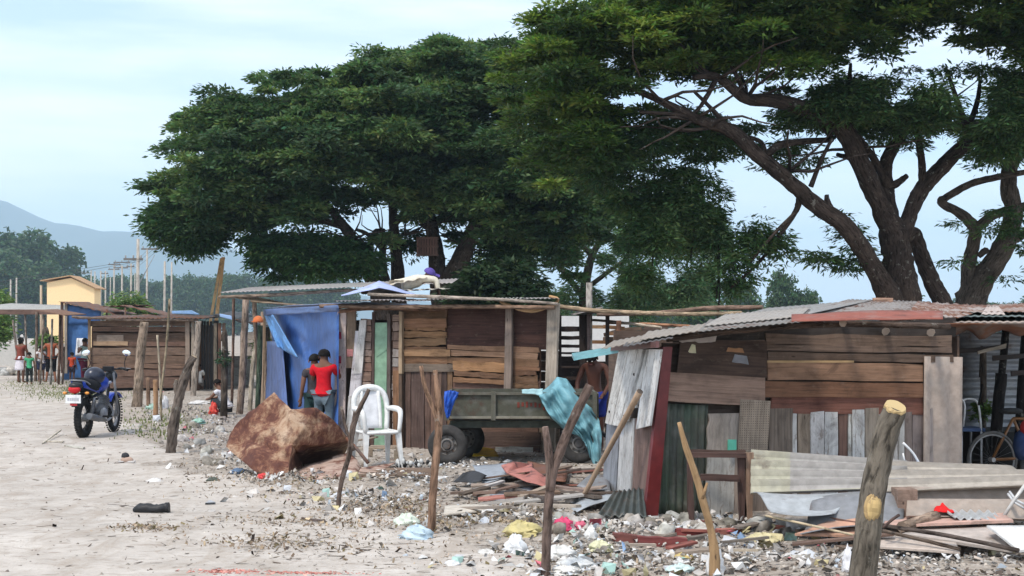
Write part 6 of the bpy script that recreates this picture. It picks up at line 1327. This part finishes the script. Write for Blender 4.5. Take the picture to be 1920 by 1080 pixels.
fsheet('brown_sheet','dark brown rusty sheet behind the red curved one',[(985,895),(1060,905),(1070,880),(990,866)],[14.9,14.6,16.,16.3],(.15,.07,.055),RUSTY,.06,seed=5)
fsheet('zinc_sheet','long bent zinc sheet sweeping up toward the white door boards',[(1034,966),(1075,962),(1130,940),(1172,922),(1140,920),(1090,932),(1045,946)],[12.9,12.9,13.1,13.2,13.9,13.7,13.6],(.40,.43,.46),ZINC,.03,cuts=4,seed=6,cat='zinc sheet')
corrflat('green_black_sheet','dark greenish corrugated sheet curling by the foot of the red corner post',[(1118,968),(1212,968),(1205,915),(1150,922)],[12.4,12.3,12.9,13.1],6,.014,(.05,.06,.055),ZINC,th=.004,cat='metal sheet')
fsheet('grey_sheet','grey dirty sheet half buried among planks of the scrap pile',[(1080,912),(1145,925),(1140,895),(1105,890)],[14.2,13.8,14.9,15.2],(.26,.26,.27),ZINC,.03,seed=9)
fsheet('cream_board','long cream board lying on the litter below the scrap pile',[(832,968),(925,960),(918,948),(835,952)],[12.6,12.9,13.3,13.2],(.52,.47,.40),FIBRO,.01,th=.02,seed=4,cat='board')
fsheet('yellow_sheet','folded yellow plastic sheet under the trailer behind the wheel',[(886,856),(935,856),(925,842),(892,837)],[18.4,18.4,18.9,18.9],(.65,.42,.03),TARP,.05,seed=12,cat='sheet')
PK=[((850,930),(935,934),5,(.20,.14,.11),'brown plank lying below the black flap'),((900,948),(985,952),4,(.36,.33,.30),'grey narrow plank on the heap under the trailer'),((930,905),(1050,958),4,(.10,.08,.07),'dark narrow plank crossing the zinc sheets diagonally'),((1050,925),(1130,948),6,(.15,.12,.10),'dark broken plank near the diagonal stick foot'),((1060,945),(1170,905),5,(.30,.26,.23),'weathered plank under the diagonal stick'),((1010,915),(1110,935),6,(.26,.19,.16),'brown plank just right of the post with leaning branch'),((1000,955),(1090,968),5,(.42,.36,.30),'pale broken plank at the lower side of the scrap pile'),((860,952),(960,972),4,(.30,.25,.21),'thin greyish plank over the dry leaves'),((1110,900),(1180,915),5,(.12,.09,.08),'dark plank beside the trailer rear tyre'),((970,940),(1030,925),5,(.35,.28,.22),'tan short plank touching the broad zinc sheet'),((1050,885),(1130,893),4,(.2,.16,.14),'plank pressed under the rear trailer wheel'),((880,925),(940,915),4,(.45,.42,.4),'pale splintered plank near the yellow sheet')]
for (p0,p1,wd,c,lab) in PK:
    lab=lab.replace(' just right of',' next to'); Y0,Y1=GY(p0[1])*.99,GY(p1[1])*.99; a_,b_=W(*p0,Y0),W(*p1,Y1); a_.z=hz(a_.x,a_.y)+.03; b_.z=hz(b_.x,b_.y)+.06+random.uniform(0,.05)
    d=(b_-a_).normalized(); n=d.cross(Vector((0,0,1))).normalized()*wd*2.6*Y0/F; m=MB(); m.plank(a_,b_,b_+n,a_+n,(0,0,.025),c,.006); tag(m.build('plank',WOOD,loc=a_),lab,'plank')
for (p0,p1,hh,c,lab) in (((1150,1020),(1196,1022),.075,(.17,.065,.055),'dark red block with a step cut lying by the white bag'),((1196,1024),(1290,1022),.08,(.20,.055,.05),'stepped dark red timber lying on the litter'),((1240,1003),(1330,1008),.06,(.24,.06,.055),'red timber lying behind the stepped dark one'),((1330,1005),(1480,992),.055,(.33,.13,.10),'long reddish pink timber at the foot of the wooden frame'),((1290,1018),(1350,1012),.05,(.14,.12,.10),'short grey timber beside the peeled stake')):
    Y0,Y1=GY(p0[1]),GY(p1[1]); a_,b_=W(*p0,Y0),W(*p1,Y1); a_.z=hz(a_.x,a_.y)-.01; b_.z=hz(b_.x,b_.y)-.01; m=MB(); m.plank(a_,b_,b_+Vector((0,0,hh)),a_+Vector((0,0,hh)),(0,.09,0),c,.006); tag(m.build('timber',WOOD,loc=a_),lab,'timber')
USED=set()
def cname(c):
    if c[1]>.38: return 'pale'
    if c[0]>c[1]*2: return 'reddish'
    return 'dark' if c[0]<.17 else ('grey' if c[2]>.72*c[0] else ('tan' if c[0]>.25 else 'brown'))
def loose(n,area,lab,group,lmin,lmax,wd,cols,name='plank',cat='plank',marks=()):
    for k in range(n):
        px,py=random.uniform(area[0],area[2]),random.uniform(area[1],area[3]); Y=GY(py); x=(px-960)*Y/F; g=hz(x,Y); a=random.uniform(-.9,.9); L=random.uniform(lmin,lmax); w_=random.uniform(*wd)
        d=Vector((math.cos(a),math.sin(a)*.8,random.uniform(-.05,.16))).normalized(); n_=Vector((-d.y,d.x,random.uniform(-.2,.2))).normalized()*w_; p=Vector((x,Y,g+.01+random.uniform(0,.05))); q=p+d*L; q.z=max(q.z,hz(q.x,q.y)+.01)
        cc=random.choice(cols); lb=None
        near=next((t_ for x_,t_ in marks if px<x_), marks[-1][1]); dep='farther back' if py<(area[1]*2+area[3])/3 else ('nearer the road' if py>(area[1]+2*area[3])/3 else 'midway')
        for wq in ('short' if L<(lmin+lmax)/2 else 'long','thin' if w_<sum(wd)/2 else 'wide','level' if abs(a)<.35 else 'slanting'):
            lb=' '.join(filter(None,(wq,cname(cc),lab,near+',',dep)))
            if lb not in USED: break
        else: lb='scattered '+cname(cc)+' '+lab+' '+near
        USED.add(lb); m=MB(); m.plank(p,q,q+n_,p+n_,(0,0,.018),shade(cc,.2),.012,6); o=tag(m.build(name,WOOD if random.random()<.75 else FIBRO,loc=p),lb,cat,group)
loose(26,(850,880,1170,962),'broken board','broken boards in the scrap heap',.25,.9,(.04,.14),GB+[(.36,.33,.30),(.10,.075,.06),(.30,.12,.09)],marks=((930,'by the black flap'),(1000,'below the red curved sheet'),(1060,'beside the dark forked post'),(1110,'under the rear trailer wheel'),(9999,'by the diagonal stick')))
loose(20,(1440,985,1900,1040),'broken board','broken boards below the cement sheets',.2,.8,(.03,.12),GB+[(.42,.38,.33),(.12,.09,.07)],marks=((1540,'under the drooping zinc sheet'),(1640,'beside the thick log post'),(1760,'around the cream board'),(9999,'by the white board')))
loose(16,(380,735,760,870),'board scrap','board scraps before the pole shelter',.3,1.0,(.05,.16),GB+[(.5,.47,.43),(.35,.3,.26)],marks=((460,'near the squatting child'),(560,'beyond the crumpled rusty sheet'),(650,'behind the crumpled rusty sheet'),(9999,'by the white chair')))
loose(10,(1150,990,1420,1050),'timber offcut','timber offcuts before the green panel',.12,.4,(.04,.09),[(.25,.09,.07),(.2,.16,.13),(.35,.28,.22)],marks=((1240,'by the dark red block'),(1330,'behind the peeled stake'),(9999,'before the wooden frame')))
# ================================================================== plastic bags and small rubbish one can point at
def bag(px,py,wpx,hpx,colr,label,name='plastic_bag',cat='plastic bag',seed=0,mat=None):
    Y=GY(py); x=(px-960)*Y/F; g=hz(x,Y); s_=Y/F; m=MB(); nu,nv_=18,10; n0=0; c=Vector((x,Y,g)); rd=random.Random(seed+int(px))
    for j in range(nv_+1):
        for i in range(nu):
            a=2*math.pi*i/nu; t_=math.pi*j/nv_*.62; k=1+.42*(float(vn(i*1.3+px,j*.9,seed))-.5)*2*(1 if 0<j else .2)
            m.v.append(c+Vector((wpx/2*s_*math.sin(t_)*math.cos(a)*k,wpx/2.2*s_*math.sin(t_)*math.sin(a)*k,max(-.01,hpx*s_*(math.cos(t_)+.38)/1.38*(1+.5*(float(vn(i*.9,j*1.1+px,seed+2))-.5))))))
    for j in range(nv_):
        for i in range(nu): i2=(i+1)%nu; m.face([j*nu+i,(j+1)*nu+i,(j+1)*nu+i2,j*nu+i2],[(0,0)]*4,colr,i%3!=0)
    return tag(m.build(name,mat or TARP,loc=c),label,cat)
BAGS=[(782,1018,64,26,(.50,.62,.70),'large pale blue white bag in front of the slim stake'),(762,988,44,24,(.62,.68,.58),'pale greenish white bag behind the large blue white one'),(978,1010,66,26,(.52,.44,.20),'dull yellow crumpled bag beside the dark weathered post'),(965,1044,40,34,(.72,.72,.72),'bright white upright bag below the yellow one'),(1056,998,40,22,(.62,.06,.15),'bright pink bag with crumpled top behind the dark weathered post'),(1088,996,22,14,(.55,.12,.18),'smaller dark pink bag beside the bright pink one'),(1108,1020,24,24,(.70,.69,.67),'small white peaked bag near the dark red block'),(848,1064,30,12,(.68,.68,.68),'small white paper scrap on the sand'),(1048,1050,62,24,(.66,.65,.62),'wide white bag just past the weathered post foot'),(1080,1064,66,18,(.62,.62,.6),'flat white bag next to the wide white one'),(1126,1040,40,18,(.60,.58,.38),'pale yellowish bag beyond the wide white one'),(1060,1076,50,14,(.68,.66,.62),'torn white bag at the picture bottom beside the post'),(1430,1018,60,16,(.55,.48,.28),'faded yellow bag below the long reddish timber'),(1280,1048,44,14,(.55,.42,.16),'mustard yellow bag on the litter beside the peeled stake'),(910,1045,34,12,(.6,.58,.55),'small off white bag on the sand before the yellow bag'),(1050,975,30,18,(.7,.7,.7),'white bag tip poking up behind the pink bag'),(494,902,22,9,(.60,.05,.05),'flat red scrap by the bottom of the rusty sheet'),(448,890,30,10,(.10,.16,.26),'dark blue rag near the red scrap'),(400,782,16,22,(.62,.06,.04),'red bucket like bundle held beside the squatting child'),(1340,1082,32,50,(.7,.68,.66),'white bag wrapped around the foot of the peeled stake'),(1590,1078,22,44,(.75,.74,.76),'white plastic sheet caught behind the thick log post'),(1275,1078,50,16,(.55,.66,.64),'pale teal bag at the bottom beside the peeled stake'),(400,905,24,9,(.07,.08,.06),'small dark green black rag on the sand'),(290,902,28,8,(.66,.64,.62),'white scrap on the sand near the road edge'),(375,760,40,7,(.64,.62,.6),'long pale strip of sheeting on the ground behind the squatting child'),(372,800,24,9,(.32,.52,.42),'pale green scrap by the gnarled limb'),(310,770,14,22,(.6,.6,.62),'white scrap hanging at the foot of the thin rods'),(285,772,20,10,(.35,.5,.42),'mint green scrap near the orange brown stake')]
for i,b_ in enumerate(BAGS): bag(*b_,seed=i)
# black object on road and shoe
def onroad(px,py): Y=GY(py); x=(px-960)*Y/F; return Vector((x,Y,hz(x,Y)+.018)),Y/F
c,s_=onroad(284,962); m=MB(); m.tube([c+Vector((-34*s_,0,.02)),c+Vector((-18*s_,0,.035)),c+Vector((5*s_,0,.03)),c+Vector((20*s_,0,.04)),c+Vector((33*s_,0,.05))],[.02,.05,.045,.04,.05],(.022,.022,.024),10,.22,n=14); tag(m.build('black_bundle',TARP,loc=c),'black twisted rag lying alone on the sandy dirt','rag')
c,s_=onroad(238,866); m=MB(); m.ell(c+Vector((0,0,.03)),(.085,.05,.045),(.42,.30,.24),jit=.1); m.ell(c+Vector((-.02,0,.08)),(.05,.04,.04),(.05,.05,.055),jit=.12); m.box(c+Vector((.0,0,.01)),(.2,.09,.02),(.6,.57,.55)); tag(m.build('old_shoe',CLOTH,loc=c),'old dark topped shoe lying on the sandy dirt','shoe')
for k,(p0,p1,c_,lab) in enumerate((((78,838),(112,820),(.60,.55,.45),'pale split board on the sand nearest the motorcycle'),((84,834),(118,836),(.55,.50,.42),'second pale board touching the split one on the sand'),((120,842),(156,847),(.5,.48,.42),'low pale strip on the sand beside the split boards'),((565,978),(610,988),(.13,.10,.09),'thin dark stick on the sand before the thin crooked stake'))):
    a_,s_=onroad(*p0); b_,_=onroad(*p1); n=Vector((0,.09 if k<3 else .02,0)); b_.z+=.06 if k==0 else .01; m=MB(); m.plank(a_,b_,b_+n,a_+n,(0,0,.02),c_,.008); tag(m.build('board_scrap',WOOD,loc=a_),lab,'board')
# ================================================================== litter, leaves, twigs, weeds, stones (nobody could count them)
def scatter(name,label,cat,n,area,colfn,size,mat,lift=.01,asp=(.4,1.),tilt=.6,thick=0,road=False):
    X,Yv=area(n); n=len(X); Z=hgt(X,Yv)+(.014 if road else 0)+lift*rng.random(n)
    s_=size(n)[:,None]; ax=rng.normal(size=(n,3)); ax[:,2]*=tilt; ax/=np.linalg.norm(ax,axis=1)[:,None]; nn=np.array([0,0,1.])+rng.normal(size=(n,3))*tilt; sd=np.cross(nn,ax); sd/=np.linalg.norm(sd,axis=1)[:,None]+1e-9
    w_=s_*rng.uniform(*asp,n)[:,None]; P=np.stack([X,Yv,Z],1); up=np.cross(ax,sd); up*=np.sign(up[:,2:3]+1e-9)
    k=[P-ax*s_/2-sd*w_/2*rng.uniform(.5,1.2,(n,1)),P+ax*s_/2-sd*w_/2*rng.uniform(.5,1.2,(n,1)),P+ax*s_/2*rng.uniform(.6,1.1,(n,1))+sd*w_/2,P-ax*s_/2+sd*w_/2*rng.uniform(.4,1.1,(n,1))]
    if thick:
        top=P+up*s_*thick*rng.uniform(.5,1.3,(n,1)); V=np.stack(k+[top],1).reshape(-1,3); b0=np.arange(n)*5; Fq=np.concatenate([np.stack([b0+i,b0+(i+1)%4,b0+4],1) for i in range(4)])
        t_=np.repeat(colfn(n),5,0)
    else: V=np.stack(k,1).reshape(-1,3); Fq=np.arange(n*4).reshape(-1,4); t_=np.repeat(colfn(n),4,0)
    return tag(np_mesh(name,V,Fq,mat,False,t_),label,cat,kind='stuff')
def pal(cols,p=None,var=.2):
    c=np.array(cols)
    return lambda n: c[rng.choice(len(c),n,p=p)]*(1+var*rng.normal(size=(n,1))).clip(.4,1.7)
def rub_area(y0=8.5,y1=45,pw=1.6,gap=.35,xr=1.0):
    def f(n):
        Y=y0*(y1/y0)**(rng.random(n*5)**1.15); e=edge(Y); xm=Y*.40+1; X=e-.4+(xm-e+.4)*rng.random(n*5); d=X-e
        keepm=(vn(X*1.1,Y*.9,21)*.65+vn(X*3.3,Y*2.4,22)*.35+np.clip(d,-.5,.6)*.25>gap+.15*rng.random(n*5)); X,Y=X[keepm][:n],Y[keepm][:n]; return X,Y
    return f
def spots(L,spread=1.):
    def f(n):
        k=rng.integers(0,len(L),n); a=np.array(L); cx,cy,wx,wy=a[k].T; px=cx+rng.normal(size=n)*wx*.5; py=cy+rng.normal(size=n)*wy*.5; py=np.maximum(py,650); Y=F*H/(py-HY); return (px-960)*Y/F,Y
    return f
sz=lambda a,b: (lambda n: rng.uniform(a,b,n)*rng.random(n)**.6+a*.5)
scatter('litter','scattered scraps of paper, plastic and wood covering the ground between the huts and the road','litter',20000,rub_area(gap=.46),pal([(.42,.39,.35),(.24,.19,.155),(.35,.30,.25),(.14,.105,.085),(.38,.32,.27),(.52,.50,.48),(.28,.31,.34),(.36,.13,.13),(.38,.32,.18),(.08,.065,.055)],[.10,.2,.2,.15,.2,.022,.02,.008,.02,.08]),sz(.012,.062),LITT,.02,tilt=.4,thick=.07)
scatter('gravel','small grey stones and lumps of rubble lying over the ground','gravel',9000,rub_area(gap=.3),pal([(.33,.29,.25),(.24,.20,.17),(.40,.355,.31),(.18,.15,.125)]),sz(.010,.042),STONE,.006,(.7,1.1),.3,thick=.4)
scatter('white_rubbish','heap of crushed white and grey rubbish along the hut foot','rubbish',3600,spots([(1180,985,170,18),(1120,990,120,14),(1300,985,160,16),(1120,1040,220,40),(1400,1045,300,30),(1700,1060,260,22),(560,840,40,20),(420,810,90,35),(520,900,90,12),(760,900,90,10),(860,880,120,10),(460,860,60,20),(950,970,160,12),(700,935,120,14),(360,790,80,24)]),pal([(.52,.49,.46),(.40,.37,.33),(.64,.63,.62),(.25,.22,.19),(.45,.39,.33),(.42,.47,.52)],[.22,.25,.12,.17,.2,.04]),sz(.02,.075),LITT,.05,(.4,.9),.8,thick=.4)
scatter('dry_leaves','patches of dry brown leaves raked over the sand and rubble','leaves',5200,spots([(750,945,110,34),(770,950,70,20),(860,985,170,22),(960,978,150,22),(1010,975,120,24),(700,965,150,34),(480,918,170,22),(500,1027,150,16),(560,1030,120,20),(270,1000,80,9),(560,905,90,16),(660,990,150,22),(820,965,190,30),(540,985,160,20),(620,935,160,40),(850,1030,260,50),(1100,1050,300,50),(430,880,120,40)]),pal([(.30,.22,.155),(.35,.27,.19),(.21,.15,.105),(.33,.25,.16),(.15,.12,.06)],var=.35),sz(.012,.045),LITT,.03,(.3,.6),.7,road=True)
scatter('twigs','thin dark twigs and bits of bark strewn on the sandy dirt','twigs',1500,spots([(500,1000,500,70),(300,930,420,60),(420,960,260,50),(200,880,260,50),(620,1030,240,30),(100,830,200,50),(700,1050,500,40)]),pal([(.12,.09,.07),(.2,.16,.12),(.08,.06,.05),(.3,.25,.2)]),sz(.02,.15),BARK,.01,(.06,.25),.15,road=True)
scatter('pebbles','small pebbles dotted over the sandy dirt','pebbles',2600,lambda n:(lambda Y:(edge(Y)-rng.random(n)**1.3*(Y*.38+2)*1.1,Y))(9+40*rng.random(n)**1.8),pal([(.30,.27,.23),(.42,.38,.33),(.18,.15,.13)]),sz(.008,.035),STONE,.004,(.7,1.1),.2,thick=.5,road=True)
scatter('red_dust','patch of crushed red brick bits at the road edge','brick bits',900,spots([(420,1078,70,4),(560,1080,90,3)]),pal([(.50,.20,.17),(.42,.16,.13),(.55,.3,.25)]),sz(.01,.03),STONE,.004,(.6,1.),.2,thick=.3,road=True)
scatter('plastic_scraps','crumpled white and coloured plastic scraps strewn at the foot of the huts','plastic scraps',420,spots([(1120,1020,240,60),(1300,1050,300,50),(1180,975,200,30),(1500,1050,400,50),(900,930,200,80),(1420,1010,160,30),(620,930,200,40),(450,830,200,80),(1000,1060,200,30)]),pal([(.55,.54,.52),(.44,.41,.38),(.50,.51,.53),(.42,.36,.20),(.50,.12,.15),(.2,.3,.45),(.30,.45,.40)],[.36,.26,.14,.1,.04,.04,.06]),sz(.05,.15),TARP,.03,(.5,.9),.7,thick=.35)
# crushed lumps
m=MB()
for k in range(120):
    px=random.choice([random.gauss(1200,110),random.gauss(560,90),random.gauss(400,60),random.gauss(1500,200)]); py=random.uniform(975,1005) if px>1000 else random.uniform(790,880)
    Y=GY(py); x=(px-960)*Y/F; 
    if x<edge(Y): continue
    r_=random.uniform(.03,.10); m.ell((x,Y,hz(x,Y)+r_*.2),(r_*1.3,r_,r_*.7),shade(random.choice([(.33,.30,.27),(.42,.40,.37),(.25,.22,.19)]),.2),Euler(rv(1)),7,5,jit=.22)
tag(m.build('rubble_lumps',STONE),'lumps of broken concrete and clods lying among the litter','rubble',kind='stuff')
def grass(name,label,L,n,hh,cols):
    X,Yv=spots(L)(n); Z=hgt(X,Yv); a=rng.random(n)*6.28; h_=hh*rng.uniform(.4,1.2,n); dx=np.cos(a)*h_*.35; dy=np.sin(a)*h_*.35; w_=.012
    b1=np.stack([X-w_,Yv,Z],1); b2=np.stack([X+w_,Yv,Z],1); tp_=np.stack([X+dx,Yv+dy,Z+h_],1); V=np.stack([b1,b2,tp_],1).reshape(-1,3)
    return tag(np_mesh(name,V,np.arange(n*3).reshape(-1,3),LEAF,False,np.repeat(pal(cols)(n),3,0)),label,'grass',kind='stuff')
grass('grass','short yellow green grass around the standing group and the motorbike',[(90,730,90,12),(60,722,80,10),(110,742,70,10),(0,672,30,8),(300,800,80,30),(150,745,90,12)],2600,.07,[(.16,.19,.07),(.22,.22,.10),(.12,.16,.05)])
HAZE_D = 3.0e-4
# ------------------------------------------------------------------ haze
hm = bpy.data.materials.new('haze_air'); hm.use_nodes = True; t = hm.node_tree; t.nodes.clear()
ho = N(t,'ShaderNodeOutputMaterial'); hv = N(t,'ShaderNodeVolumePrincipled'); hv.inputs['Density'].default_value = HAZE_D
hv.inputs['Color'].default_value = (.60,.82,1.,1); hv.inputs['Anisotropy'].default_value = .2; t.links.new(hv.outputs[0], ho.inputs['Volume'])
mb = MB(); mb.box((0, 2350, 248), (9600, 9700, 510), (1,1,1)); hb = mb.build('haze', hm); tag(hb, kind='stuff')
